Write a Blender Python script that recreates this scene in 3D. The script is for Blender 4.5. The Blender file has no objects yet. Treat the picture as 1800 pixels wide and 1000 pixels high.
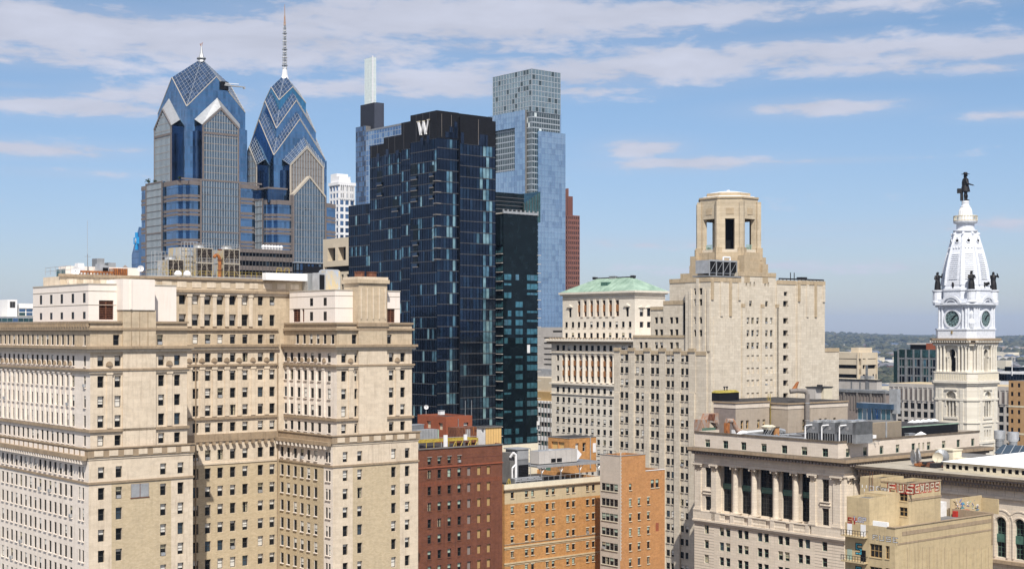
import bpy, math, random
from mathutils import Vector, Matrix, Euler
random.seed(7)
C = bpy.context
SC = C.scene
R = math.radians
F = 2500.0; HOR = 585.0; EYE = 107.0          # focal length, horizon row and eye height the photograph implies
TH = R(39.35)                                  # the street grid's turn against the view
# ---------------------------------------------------------------- camera
cam_d = bpy.data.cameras.new('camera'); cam = bpy.data.objects.new('camera', cam_d); SC.collection.objects.link(cam)
cam.location = (0, 0, EYE); cam.rotation_euler = (R(90), 0, 0)
cam_d.sensor_width = 36; cam_d.lens = 50; cam_d.shift_y = (HOR-500)/1800; cam_d.clip_start = 1; cam_d.clip_end = 60000
SC.camera = cam
# ---------------------------------------------------------------- sun and sky
SUN_EL = 50.0; SUN_AZ = 4.0                    # azimuth: degrees to the right of straight behind the camera
sv = Vector((math.sin(R(SUN_AZ))*math.cos(R(SUN_EL)), -math.cos(R(SUN_AZ))*math.cos(R(SUN_EL)), math.sin(R(SUN_EL))))
sl = bpy.data.lights.new('sun', 'SUN'); sl.energy = 5.0; sl.angle = R(0.5); sl.color = (1, .945, .86)
sun = bpy.data.objects.new('sun', sl); SC.collection.objects.link(sun); sun.rotation_euler = sv.to_track_quat('Z', 'Y').to_euler(); sun.location = (0, -200, 600)
SC.view_settings.view_transform = 'Standard'; SC.view_settings.look = 'None'; SC.view_settings.exposure = 0.18; SC.view_settings.gamma = 1
W = bpy.data.worlds.new('World'); SC.world = W; W.use_nodes = True
nt = W.node_tree; nt.nodes.clear()
def N(t, typ, **k):
    n = t.nodes.new(typ)
    for a, v in k.items():
        if a == 'inp':
            for i, x in v.items(): n.inputs[i].default_value = x
        else: setattr(n, a, v)
    return n
def M_(t, op, a, b=None, c=None, clamp=False):
    n = t.nodes.new('ShaderNodeMath'); n.operation = op; n.use_clamp = clamp
    for i, v in enumerate((a, b, c)):
        if v is None: continue
        if isinstance(v, (int, float)): n.inputs[i].default_value = v
        else: t.links.new(v, n.inputs[i])
    return n.outputs[0]
sky = N(nt, 'ShaderNodeTexSky'); sky.sky_type = 'NISHITA'; sky.sun_disc = False
sky.sun_elevation = R(SUN_EL); sky.sun_rotation = math.atan2(sv.x, sv.y); sky.altitude = 50; sky.air_density = 1.0; sky.dust_density = 0.4; sky.ozone_density = 2.2
tc = N(nt, 'ShaderNodeTexCoord'); sp = N(nt, 'ShaderNodeSeparateXYZ'); nt.links.new(tc.outputs['Generated'], sp.inputs[0])
az = M_(nt, 'ARCTAN2', sp.outputs[0], sp.outputs[1]); el = M_(nt, 'ARCSINE', sp.outputs[2])
# cloud streaks at their azimuth and elevation (radians); wispy noise breaks them up
CL = [(60,45,420,40,1.1),(420,70,330,42,1.1),(800,35,420,40,1.1),(1150,25,330,26,.95),(1500,12,260,14,.75),(60,95,200,22,.8),(860,80,180,14,.9),(620,155,130,13,.8),
      (1000,128,190,26,1.0),(1180,112,170,30,1.05),(1420,95,240,26,1.0),(1700,88,260,24,.95),(1500,122,260,12,.8),(1720,120,160,10,.75),(1000,160,150,14,.7),(130,188,150,15,1.0),(300,170,150,22,.85),(780,150,140,24,.95),
      (40,262,150,13,.9),(200,264,90,9,.6),(150,305,130,8,.5),(1440,190,120,14,.95),(1130,262,70,16,.9),(1210,287,130,12,.95),(1400,284,140,5,.7),(1760,203,60,9,.7),
      (1760,395,150,14,.66),(1200,428,340,10,.52),(1500,400,200,8,.45),(1500,470,300,12,.5),(1100,545,400,18,.36),(560,160,80,14,.7),(20,150,80,6,.5)]
cv = N(nt, 'ShaderNodeCombineXYZ'); nt.links.new(az, cv.inputs[0]); nt.links.new(el, cv.inputs[1])
n1 = N(nt, 'ShaderNodeTexNoise', inp={'Scale': 11.0, 'Detail': 9.0, 'Roughness': .56, 'Distortion': .25})
mp = N(nt, 'ShaderNodeMapping', inp={'Scale': (1.0, 4.2, 1.0), 'Location': (1.3, .2, 0)}); nt.links.new(cv.outputs[0], mp.inputs[0]); nt.links.new(mp.outputs[0], n1.inputs['Vector'])
n2 = N(nt, 'ShaderNodeTexNoise', inp={'Scale': 40.0, 'Detail': 9.0, 'Roughness': .6, 'Distortion': .3})
mp2 = N(nt, 'ShaderNodeMapping', inp={'Scale': (1.0, 3.2, 1.0), 'Rotation': (0, 0, .06)}); nt.links.new(cv.outputs[0], mp2.inputs[0]); nt.links.new(mp2.outputs[0], n2.inputs['Vector'])
acc = None
for (px, py, sx, sy, am) in CL:
    ca = math.atan((px-900)/F); ce = math.atan((HOR-py)/F*math.cos(ca))
    dx = M_(nt, 'MULTIPLY', M_(nt, 'SUBTRACT', az, ca), F/sx); dy = M_(nt, 'MULTIPLY', M_(nt, 'SUBTRACT', el, ce), F/sy)
    r2 = M_(nt, 'ADD', M_(nt, 'MULTIPLY', dx, dx), M_(nt, 'MULTIPLY', dy, dy))
    g = M_(nt, 'MULTIPLY', M_(nt, 'POWER', 2.718, M_(nt, 'MULTIPLY', r2, -.62)), am)
    acc = g if acc is None else M_(nt, 'MAXIMUM', acc, g)
far = N(nt, 'ShaderNodeMapRange', inp={'From Min': .45, 'From Max': .62, 'To Min': 0.0, 'To Max': .75}); nt.links.new(M_(nt, 'ABSOLUTE', az), far.inputs[0])   # beyond the frame: plain scattered cloud
acc = M_(nt, 'MAXIMUM', acc, far.outputs[0])
nz = M_(nt, 'ADD', M_(nt, 'MULTIPLY', n1.outputs[0], .62), M_(nt, 'MULTIPLY', n2.outputs[0], .38))
den = M_(nt, 'ADD', M_(nt, 'MULTIPLY', acc, .70), M_(nt, 'MULTIPLY', M_(nt, 'SUBTRACT', nz, .5), 2.0))
cm = N(nt, 'ShaderNodeMapRange', inp={'From Min': .20, 'From Max': .60, 'To Min': 0.0, 'To Max': .9}); cm.interpolation_type = 'SMOOTHSTEP'; nt.links.new(den, cm.inputs[0])
thin = M_(nt, 'MULTIPLY', M_(nt, 'MULTIPLY', acc, .34), 1.0, clamp=True)
cmm = M_(nt, 'MAXIMUM', cm.outputs[0], thin)
hs = N(nt, 'ShaderNodeHueSaturation', inp={'Saturation': 1.0, 'Value': 1.0}); nt.links.new(sky.outputs[0], hs.inputs['Color'])
tint = N(nt, 'ShaderNodeMix', data_type='RGBA', blend_type='MULTIPLY'); tint.inputs[0].default_value = 1.0
nt.links.new(hs.outputs[0], tint.inputs[6]); 
tr_ = N(nt, 'ShaderNodeValToRGB'); nt.links.new(M_(nt, 'MULTIPLY', M_(nt, 'ABSOLUTE', el), 3.0, clamp=True), tr_.inputs[0])
for i, (p_, c_) in enumerate(((0.0, (.72, .73, .87, 1)), (.2, (.75, .78, .95, 1)), (.45, (.80, .86, .98, 1)), (.75, (.76, .87, .95, 1)))):
    e_ = tr_.color_ramp.elements[i] if i < 2 else tr_.color_ramp.elements.new(p_); e_.position = p_; e_.color = c_
nt.links.new(tr_.outputs[0], tint.inputs[7])
shn = N(nt, 'ShaderNodeMapRange', inp={'From Min': .35, 'From Max': .68, 'To Min': .88, 'To Max': 1.06}); nt.links.new(n1.outputs[0], shn.inputs[0])
ccol = N(nt, 'ShaderNodeMix', data_type='RGBA', blend_type='MULTIPLY'); ccol.inputs[0].default_value = 1.0; ccol.inputs[6].default_value = (5.6, 5.75, 6.7, 1); nt.links.new(shn.outputs[0], ccol.inputs[7])
mx = N(nt, 'ShaderNodeMix', data_type='RGBA'); nt.links.new(cmm, mx.inputs[0]); nt.links.new(tint.outputs[2], mx.inputs[6]); nt.links.new(ccol.outputs[2], mx.inputs[7])
bg = N(nt, 'ShaderNodeBackground', inp={'Strength': .1}); nt.links.new(mx.outputs[2], bg.inputs[0])
wo = N(nt, 'ShaderNodeOutputWorld'); nt.links.new(bg.outputs[0], wo.inputs[0])
# ---------------------------------------------------------------- materials
MAT = {}
def newmat(name):
    m = bpy.data.materials.new(name); m.use_nodes = True; MAT[name] = m
    t = m.node_tree; b = t.nodes['Principled BSDF']; return m, t, b
def mixc(t, f, a, b, blend='MIX'):
    n = t.nodes.new('ShaderNodeMix'); n.data_type = 'RGBA'; n.blend_type = blend
    for i, v in ((0, f), (6, a), (7, b)):
        if isinstance(v, (int, float)): n.inputs[i].default_value = v
        elif isinstance(v, tuple): n.inputs[i].default_value = v if len(v) == 4 else v+(1,)
        else: t.links.new(v, n.inputs[i])
    return n.outputs[2]
def hv(t):
    """horizontal run along either face, height"""
    tc = t.nodes.new('ShaderNodeTexCoord'); s = t.nodes.new('ShaderNodeSeparateXYZ'); t.links.new(tc.outputs['Object'], s.inputs[0])
    h = M_(t, 'ADD', s.outputs[0], s.outputs[1]); c = t.nodes.new('ShaderNodeCombineXYZ'); t.links.new(h, c.inputs[0]); t.links.new(s.outputs[2], c.inputs[1])
    return tc.outputs['Object'], c.outputs[0]
def noise(t, vec, scale, detail=5, rough=.6, mscale=None):
    n = t.nodes.new('ShaderNodeTexNoise'); n.inputs['Scale'].default_value = scale; n.inputs['Detail'].default_value = detail; n.inputs['Roughness'].default_value = rough
    if mscale:
        m = t.nodes.new('ShaderNodeMapping'); m.inputs['Scale'].default_value = mscale; t.links.new(vec, m.inputs[0]); vec = m.outputs[0]
    t.links.new(vec, n.inputs['Vector']); return n.outputs[0]
def rng(t, v, a, b, c, d):
    n = t.nodes.new('ShaderNodeMapRange')
    for i, x in enumerate((a, b, c, d)): n.inputs[i+1].default_value = x
    t.links.new(v, n.inputs[0]); return n.outputs[0]
def masonry(name, col, col2=None, bw=1.2, bh=.6, mort=.7, mortar=None, stain=.35, staincol=(.13, .1, .07), rough=.85, ms=.02, patch=.25, bump=.15):
    m, t, b = newmat(name); ob, v = hv(t)
    col2 = col2 or tuple(c*.86 for c in col)
    br = t.nodes.new('ShaderNodeTexBrick'); t.links.new(v, br.inputs['Vector'])
    br.inputs['Scale'].default_value = 1; br.inputs['Brick Width'].default_value = bw; br.inputs['Row Height'].default_value = bh; br.inputs['Mortar Size'].default_value = ms; br.inputs['Mortar Smooth'].default_value = .3
    br.inputs['Color1'].default_value = col+(1,); br.inputs['Color2'].default_value = col2+(1,); br.inputs['Mortar'].default_value = (mortar or tuple(c*mort for c in col))+(1,)
    c = mixc(t, rng(t, noise(t, ob, .22, 6), .35, .7, 0, patch), br.outputs[0], tuple(x*.72 for x in col))
    c = mixc(t, rng(t, noise(t, ob, 1.5, 5), .35, .75, 0, patch*.8), c, tuple(min(1, x*1.16) for x in col))
    c = mixc(t, rng(t, noise(t, v, .55, 7, .7, (1, 1.8, 1)), .48, .66, 0, patch*.9), c, tuple(x*.66 for x in col))
    st = noise(t, v, 1.0, 7, .72, (1.6, .10, 1)); s2 = noise(t, ob, .16, 3)
    c = mixc(t, M_(t, 'MULTIPLY', rng(t, st, .5, .78, 0, stain), rng(t, s2, .35, .65, .25, 1)), c, staincol)
    t.links.new(c, b.inputs['Base Color']); b.inputs['Roughness'].default_value = rough; b.inputs['Specular IOR Level'].default_value = .25
    if bump:
        bp = t.nodes.new('ShaderNodeBump'); bp.inputs['Strength'].default_value = bump; bp.inputs['Distance'].default_value = .05; t.links.new(M_(t, 'ADD', br.outputs[1], noise(t, ob, 3, 4)), bp.inputs['Height']); t.links.new(bp.outputs[0], b.inputs['Normal'])
    return m
def plain(name, col, rough=.7, metal=0, var=.18, sc=.8, col2=None, spec=.3):
    m, t, b = newmat(name); ob, v = hv(t)
    c = mixc(t, rng(t, noise(t, ob, sc, 6), .3, .7, 0, 1), tuple(x*(1-var) for x in col), col2 or tuple(min(1, x*(1+var*.5)) for x in col))
    t.links.new(c, b.inputs['Base Color']); b.inputs['Roughness'].default_value = rough; b.inputs['Metallic'].default_value = metal; b.inputs['Specular IOR Level'].default_value = spec
    return m
def glassy(name, col, rough=.06, metal=1.0, var=.15, wav=.02, sc=.35, spec=.5):
    m, t, b = newmat(name); ob, v = hv(t)
    c = mixc(t, rng(t, noise(t, ob, sc, 3), .35, .65, 0, 1), tuple(x*(1-var) for x in col), tuple(min(1, x*(1+var)) for x in col))
    t.links.new(c, b.inputs['Base Color']); b.inputs['Roughness'].default_value = rough; b.inputs['Metallic'].default_value = metal; b.inputs['Specular IOR Level'].default_value = spec
    bp = t.nodes.new('ShaderNodeBump'); bp.inputs['Strength'].default_value = wav; bp.inputs['Distance'].default_value = 1; t.links.new(noise(t, ob, .5, 2), bp.inputs['Height']); t.links.new(bp.outputs[0], b.inputs['Normal'])
    return m
def rusty(name, c1, c2, sc=2.0):
    m, t, b = newmat(name); ob, v = hv(t)
    n = noise(t, v, sc, 8, .75, (1, .35, 1)); c = mixc(t, rng(t, n, .42, .6, 0, 1), c1, c2)
    t.links.new(c, b.inputs['Base Color']); b.inputs['Roughness'].default_value = .85; return m
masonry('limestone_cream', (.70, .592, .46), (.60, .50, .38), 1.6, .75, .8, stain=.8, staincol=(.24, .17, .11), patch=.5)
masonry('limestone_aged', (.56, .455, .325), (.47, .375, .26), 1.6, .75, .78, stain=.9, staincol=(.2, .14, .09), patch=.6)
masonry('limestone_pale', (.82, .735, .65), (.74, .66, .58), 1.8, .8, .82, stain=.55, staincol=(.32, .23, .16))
plain('hall_roof', (.40, .36, .29), .85, var=.3, sc=.3)
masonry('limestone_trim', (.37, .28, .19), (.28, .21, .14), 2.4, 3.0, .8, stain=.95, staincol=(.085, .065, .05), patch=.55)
masonry('buff_brick', (.57, .465, .315), (.46, .365, .235), .5, .2, .85, stain=.3, ms=.015, patch=.4)
masonry('white_stucco', (.82, .74, .67), (.80, .72, .65), 6, 5.0, .9, stain=.3, staincol=(.45, .3, .18), bump=.03, patch=.1)
masonry('red_brick', (.175, .066, .038), (.10, .04, .026), .55, .22, 1.6, stain=.85, staincol=(.035, .018, .015), patch=.95, ms=.02)
masonry('red_brick_bright', (.30, .09, .045), (.23, .07, .04), .5, .22, 1.2, stain=.3, patch=.4)
masonry('orange_brick', (.52, .27, .10), (.33, .15, .055), .5, .22, 1.15, stain=.45, staincol=(.2, .085, .035), patch=.95)
masonry('orange_brick_plain', (.50, .255, .105), (.37, .17, .07), .5, .22, 1.1, stain=.35, staincol=(.25, .11, .05), patch=.7)
masonry('grey_brick_pale', (.53, .46, .39), (.47, .41, .35), .6, .25, 1.1, stain=.25)
masonry('band_stone', (.55, .44, .28), (.5, .4, .25), 1.5, .6, .9, stain=.4)
masonry('deco_limestone', (.65, .58, .475), (.54, .475, .38), 1.9, .75, .66, stain=.62, staincol=(.17, .12, .08), ms=.03, patch=.35)
masonry('deco_limestone_stained', (.49, .39, .265), (.40, .315, .21), 1.9, .75, .7, stain=.8, staincol=(.1, .07, .045), ms=.03, patch=.6)
masonry('marble_white', (.74, .68, .585), (.68, .615, .525), 1.5, .7, .85, stain=.25, patch=.2)
masonry('bank_stone', (.73, .64, .53), (.63, .55, .45), 2.2, .65, .72, stain=.35, ms=.04)
masonry('bank_rusticated', (.73, .64, .53), (.66, .57, .47), 40, .72, .45, stain=.3, ms=.09)
masonry('attic_stone', (.68, .60, .51), (.61, .535, .45), 2.2, .7, .8, stain=.35, staincol=(.3, .2, .12))
masonry('tan_render', (.52, .415, .25), (.47, .37, .225), 9, 4, .8, stain=.75, staincol=(.17, .12, .08), patch=.5, bump=.05)
masonry('lantern_stone', (.55, .465, .345), (.45, .375, .265), 1.9, .75, .66, stain=.8, staincol=(.16, .11, .07), ms=.03, patch=.5)
masonry('tower_stone', (.72, .675, .59), (.635, .59, .505), 1.6, .7, .85, stain=.35, staincol=(.3, .2, .1))
masonry('tower_white', (.48, .505, .55), (.41, .435, .485), 1.6, .8, .88, stain=.55, staincol=(.33, .34, .38), patch=.25, bump=.05, rough=.6)
masonry('granite_grey', (.17, .145, .135), (.13, .11, .105), 2.5, .45, 1.5, stain=.1, ms=.04)
masonry('brown_stone', (.165, .062, .045), None, 3, 4, .8, stain=.1)
masonry('concrete_pale', (.50, .47, .44), None, 3, 3, .8, stain=.3)
masonry('concrete_tan', (.62, .53, .40), None, 5, 5, .85, stain=.2)
masonry('orange_far_brick', (.45, .28, .14), None, 1, .4, .9, stain=.2)
plain('roof_dark', (.045, .042, .042), .9, var=.4, sc=.4); plain('roof_grey', (.17, .165, .16), .9, var=.3, sc=.5); plain('roof_cream', (.62, .56, .43), .8, var=.12); plain('roof_white', (.86, .86, .85), .55, var=.05)
plain('white_paint', (.76, .76, .77), .5, var=.08); plain('cream_paint', (.72, .65, .50), .6, var=.12); plain('tower_white', (.66, .69, .75), .5, var=.14, sc=1.2, col2=(.74, .765, .82))
plain('steel_grey', (.27, .28, .29), .5, .4, .3); plain('galvanised', (.47, .48, .49), .45, .5, .2); plain('dark_metal', (.035, .035, .038), .5, .3); plain('moss', (.33, .27, .06), .9, var=.5, sc=1.5); plain('yellow_steel', (.46, .34, .06), .6, var=.35, sc=2)
plain('pale_aluminium', (.60, .61, .61), .35, .7, .1); plain('bronze_dark', (.022, .020, .020), .5, .5, .4, 1.5, spec=.5); plain('verdigris', (.25, .38, .295), .7, var=.3, sc=.3, col2=(.36, .485, .385)); plain('verdigris_dark', (.07, .15, .12), .6, var=.3)
plain('window_frame_dark', (.05, .047, .042), .6); plain('window_frame_pale', (.50, .47, .40), .6); plain('window_frame_green', (.10, .17, .13), .6)
plain('blind_white', (.66, .64, .59), .6, var=.1); plain('blind_beige', (.42, .38, .27), .7, var=.1); plain('blind_green', (.36, .45, .37), .6, var=.15)
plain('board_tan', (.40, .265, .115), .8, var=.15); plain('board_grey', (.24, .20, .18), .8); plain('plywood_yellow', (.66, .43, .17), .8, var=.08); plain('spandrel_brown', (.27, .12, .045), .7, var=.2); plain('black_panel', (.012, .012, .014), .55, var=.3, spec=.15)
plain('louver_dark', (.07, .06, .05), .7, var=.4); plain('interior_dark', (.012, .012, .013), .9, spec=.05); plain('clock_face', (.16, .24, .24), .35, var=.15, sc=2); plain('brass', (.5, .36, .15), .4, .6)
rusty('rust_orange', (.42, .15, .035), (.12, .04, .02)); rusty('rust_patchy', (.32, .30, .28), (.33, .13, .04), 1.2); rusty('cooling_panel', (.52, .40, .21), (.33, .40, .50), .45); rusty('rust_brown', (.10, .035, .02), (.2, .08, .04))
glassy('window_glass', (.010, .012, .014), .05, 0, .4, spec=.22); glassy('window_glass_sky', (.06, .09, .12), .05, .35, .3)
def panel_glass(name, col, pw, ph, line, rough=.07, metal=.95, dv=.22, wav=.02, lw=.07, pat=.5):
    """curtain wall glass: each pane its own shade, thin joints between panes"""
    m, t, b = newmat(name); ob, v = hv(t)
    br = t.nodes.new('ShaderNodeTexBrick'); t.links.new(v, br.inputs['Vector']); br.offset = 0; br.inputs['Scale'].default_value = 1; br.inputs['Brick Width'].default_value = pw; br.inputs['Row Height'].default_value = ph; br.inputs['Mortar Size'].default_value = lw; br.inputs['Mortar Smooth'].default_value = .2
    br.inputs['Color1'].default_value = tuple(x*(1+dv) for x in col)+(1,); br.inputs['Color2'].default_value = tuple(x*(1-dv) for x in col)+(1,); br.inputs['Mortar'].default_value = line+(1,)
    c = mixc(t, rng(t, noise(t, ob, .07, 4), .35, .65, 0, pat), br.outputs[0], tuple(min(1, x*1.6+.02) for x in col))
    t.links.new(c, b.inputs['Base Color']); b.inputs['Metallic'].default_value = metal; b.inputs['Roughness'].default_value = rough
    bp = t.nodes.new('ShaderNodeBump'); bp.inputs['Strength'].default_value = wav; bp.inputs['Distance'].default_value = 1; t.links.new(M_(t, 'ADD', noise(t, ob, .35, 3), M_(t, 'MULTIPLY', noise(t, v, 1.2, 1, .5, (1/pw, 1/ph, 1)), .5)), bp.inputs['Height']); t.links.new(bp.outputs[0], b.inputs['Normal'])
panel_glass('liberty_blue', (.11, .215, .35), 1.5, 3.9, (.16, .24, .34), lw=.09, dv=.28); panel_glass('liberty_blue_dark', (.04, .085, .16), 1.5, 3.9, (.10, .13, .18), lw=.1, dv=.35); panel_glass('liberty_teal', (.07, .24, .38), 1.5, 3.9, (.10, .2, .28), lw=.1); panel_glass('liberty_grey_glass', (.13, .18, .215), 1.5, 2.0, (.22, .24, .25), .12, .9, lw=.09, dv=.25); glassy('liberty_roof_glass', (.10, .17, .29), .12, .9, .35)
panel_glass('w_navy', (.024, .038, .064), 1.45, 3.9, (.012, .02, .032), .05, dv=.22, wav=.05); panel_glass('w_blue', (.032, .06, .098), 1.45, 3.9, (.02, .032, .05), .05, dv=.22, wav=.05); panel_glass('w_black', (.010, .018, .030), .72, 3.9, (.04, .05, .07), .05, .85, dv=.4, wav=.05); glassy('w_teal', (.13, .26, .33), .12, .7, .35); glassy('w_pale', (.26, .42, .46), .2, .6, .3)
glassy('element_black', (.008, .016, .019), .05, .55, .4, .01, spec=.3); glassy('element_teal', (.09, .25, .31), .12, .7, .35)
panel_glass('comcast_blue', (.37, .52, .64), 1.6, 4.15, (.46, .56, .68), lw=.14, dv=.07, wav=.008, pat=.12); panel_glass('comcast_blue_deep', (.28, .41, .54), 1.6, 4.15, (.42, .52, .64), lw=.14, dv=.1, wav=.008, pat=.12); glassy('comcast_glass_green', (.12, .155, .15), .12, .9, .2); panel_glass('crown_glass', (.26, .33, .33), 1.6, 4.2, (.42, .47, .47), .1, .9, dv=.22, lw=.16); glassy('comcast_core', (.14, .17, .165), .1, .9, .3); panel_glass('far_blue', (.13, .23, .37), 2.5, 4.3, (.1, .15, .22), dv=.2)
glassy('green_glass', (.07, .15, .15), .08, .8, .3); glassy('lantern_glass', (.74, .80, .76), .3, .4, .05)
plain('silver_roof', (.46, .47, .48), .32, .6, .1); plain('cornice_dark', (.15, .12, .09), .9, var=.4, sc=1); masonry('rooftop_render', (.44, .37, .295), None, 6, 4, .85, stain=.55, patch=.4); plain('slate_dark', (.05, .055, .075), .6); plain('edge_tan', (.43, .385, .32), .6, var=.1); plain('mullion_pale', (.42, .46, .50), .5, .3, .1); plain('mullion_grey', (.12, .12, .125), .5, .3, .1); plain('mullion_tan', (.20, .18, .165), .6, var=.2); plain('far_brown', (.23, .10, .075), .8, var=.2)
# ---------------------------------------------------------------- mesh builder
class MB:
    def __init__(s): s.v = []; s.f = []; s.m = []; s.mats = []
    def mi(s, mat):
        if mat not in s.mats: s.mats.append(mat)
        return s.mats.index(mat)
    def face(s, pts, mat):
        n = len(s.v); s.v += [tuple(p) for p in pts]; s.f.append(tuple(range(n, n+len(pts)))); s.m.append(s.mi(mat))
    def box(s, x0, x1, y0, y1, z0, z1, mat, top=None, bottom=True):
        if x1 < x0: x0, x1 = x1, x0
        if y1 < y0: y0, y1 = y1, y0
        if z1 < z0: z0, z1 = z1, z0
        n = len(s.v); s.v += [(x0,y0,z0),(x1,y0,z0),(x1,y1,z0),(x0,y1,z0),(x0,y0,z1),(x1,y0,z1),(x1,y1,z1),(x0,y1,z1)]
        i = s.mi(mat)
        for q in ((0,1,5,4),(1,2,6,5),(2,3,7,6),(3,0,4,7)): s.f.append(tuple(n+k for k in q)); s.m.append(i)
        s.f.append((n+4,n+5,n+6,n+7)); s.m.append(s.mi(top or mat))
        if bottom: s.f.append((n+3,n+2,n+1,n)); s.m.append(i)
    def tube(s, p, q, r, mat, n=6, r2=None):
        p = Vector(p); q = Vector(q); d = q-p
        if d.length < 1e-6: return
        r2 = r if r2 is None else r2; d.normalize(); a = d.orthogonal().normalized(); b = d.cross(a); k = len(s.v); i = s.mi(mat)
        for c, rr in ((p, r), (q, r2)):
            for j in range(n):
                t = 2*math.pi*j/n; s.v.append(tuple(c+a*rr*math.cos(t)+b*rr*math.sin(t)))
        for j in range(n): s.f.append((k+j, k+(j+1) % n, k+n+(j+1) % n, k+n+j)); s.m.append(i)
        s.f.append(tuple(k+j for j in range(n-1, -1, -1))); s.m.append(i); s.f.append(tuple(k+n+j for j in range(n))); s.m.append(i)
    def path(s, pts, r, mat, n=6):
        for a, b in zip(pts, pts[1:]): s.tube(a, b, r, mat, n)
    def rings(s, rings, mat, cap=True, smooth=False):
        k = len(s.v); n = len(rings[0]); i = s.mi(mat)
        for rg in rings: s.v += [tuple(p) for p in rg]
        for a in range(len(rings)-1):
            for j in range(n): s.f.append((k+a*n+j, k+a*n+(j+1) % n, k+(a+1)*n+(j+1) % n, k+(a+1)*n+j)); s.m.append(i)
        if cap:
            s.f.append(tuple(k+j for j in range(n-1, -1, -1))); s.m.append(i); e = k+(len(rings)-1)*n; s.f.append(tuple(e+j for j in range(n))); s.m.append(i)
    def lathe(s, cx, cy, prof, mat, n=12, rot=0.0, sy=1.0):
        s.rings([[(cx+r*math.cos(rot+2*math.pi*j/n), cy+sy*r*math.sin(rot+2*math.pi*j/n), z) for j in range(n)] for r, z in prof], mat)
    def prism(s, poly, z0, z1, mat, top=None):
        s.rings([[(x, y, z) for x, y in poly] for z in (z0, z1)], mat)
        if top: s.m[-1] = s.mi(top)
    def sphere(s, c, r, mat, n=8, sc=(1, 1, 1)):
        s.rings([[(c[0]+sc[0]*r*math.sin(a)*math.cos(2*math.pi*j/n), c[1]+sc[1]*r*math.sin(a)*math.sin(2*math.pi*j/n), c[2]-sc[2]*r*math.cos(a)) for j in range(n)] for a in [math.pi*(k+.15)/(n/2+.3) for k in range(n//2+1)]], mat)
    def add(s, o, tr=lambda p_: p_):
        k = len(s.v); s.v += [tuple(tr(p)) for p in o.v]; mm = [s.mi(x) for x in o.mats]
        s.f += [tuple(k+i for i in f) for f in o.f]; s.m += [mm[i] for i in o.m]
    def mesh(s, name):
        me = bpy.data.meshes.new(name); me.from_pydata(s.v, [], s.f); me.validate(clean_customdata=False) if False else None
        for x in s.mats: me.materials.append(MAT[x])
        if len(me.polygons) == len(s.m): me.polygons.foreach_set('material_index', s.m)
        me.update(); return me
    def obj(s, name, parent=None, loc=(0, 0, 0), rz=0):
        o = bpy.data.objects.new(name, s.mesh(name)); SC.collection.objects.link(o); o.location = loc; o.rotation_euler = (0, 0, rz)
        if parent: o.parent = parent
        return o
def tag(o, label, cat, group=None):
    o['label'] = label; o['category'] = cat
    if group: o['group'] = group
    return o
def struct(o): o['kind'] = 'structure'; return o
cT, sT = math.cos(TH), math.sin(TH)
def proj(w): return (900+F*w[0]/w[1], HOR-F*(w[2]-EYE)/w[1])
# ---------------------------------------------------------------- windows
_wc = {}
def win_geo(w, h, style, bl):
    """frame and glass, blind, sill: meshes around the lower-left corner, facing -y"""
    key = (round(w, 2), round(h, 2), style, bl)
    if key in _wc: return _wc[key]
    if style.startswith('sashn'): bl = 0
    a = MB(); bmb = MB(); sm = MB(); st = style.split(':'); kind = st[0]; fr = st[1] if len(st) > 1 else 'window_frame_dark'
    t = min(.09, w*.09)
    if kind == 'board': a.box(0, w, -.05, .0, 0, h, fr)
    elif kind == 'louver':
        a.box(0, w, .02, .05, 0, h, 'interior_dark'); n = max(3, int(h/.35))
        for k in range(n): a.box(0, w, -.12, .0, k*h/n, k*h/n+h/n*.45, fr)
        a.box(w/2-.08, w/2+.08, -.16, 0, 0, h, fr)
    elif kind == 'open': a.face([(0, 0, 0), (w, 0, 0), (w, 0, h), (0, 0, h)], 'interior_dark')
    else:
        a.face([(0, 0, 0), (w, 0, 0), (w, 0, h), (0, 0, h)], 'window_glass_sky' if bl == 9 else 'window_glass')
        for q in ((0, t, 0, h), (w-t, w, 0, h), (t, w-t, 0, t), (t, w-t, h-t, h)): a.box(q[0], q[1], -.07, .01, q[2], q[3], fr)
        if kind in ('sash', 'sashn'): a.box(t, w-t, -.06, .01, h*.5-t*.5, h*.5+t*.5, fr)
        if kind == 'cross':
            a.box(t, w-t, -.06, .01, h*.55-t*.5, h*.55+t*.5, fr); a.box(w/2-t/2, w/2+t/2, -.065, .01, t, h-t, fr)
        if kind == 'multi':
            nx = max(2, round(w/.9)); nz_ = max(2, round(h/1.1))
            for k in range(1, nx): a.box(w*k/nx-t/2, w*k/nx+t/2, -.06, .01, t, h-t, fr)
            for k in range(1, nz_): a.box(t, w-t, -.055, .01, h*k/nz_-t/2, h*k/nz_+t/2, fr)
        if 0 < bl < 6:
            top = h-t; hh = (h-2*t)*(.22, .42, .5, .72, .97)[bl-1]
            bmb.box(t, w-t, -.03, -.015, top-hh, top, st[2] if len(st) > 2 else 'blind_white')
        if bl == 7:
            for q in ((t, t+w*.24), (w-t-w*.2, w-t)): bmb.box(q[0], q[1], -.03, -.015, t, h-t, 'blind_beige')
        if bl == 6: a.box(w*.18, w*.82, -.5, 0, t, t+.5, 'galvanised'); bmb.box(t, w-t, -.03, -.015, h*.62, h-t, 'blind_beige')
        if kind != 'sashn': sm.box(-.08, w+.08, -.40, .0, -.14, -.003, st[3] if len(st) > 3 else 'limestone_pale')
    _wc[key] = (a, bmb, sm, {}); return _wc[key]
def pick_blind(q=0.0):
    r = random.random()
    if random.random() < q: return 0
    return 0 if r < .24 else 1 if r < .32 else 2 if r < .46 else 3 if r < .68 else 4 if r < .77 else 5 if r < .83 else 9 if r < .89 else 7 if r < .95 else 6
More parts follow.
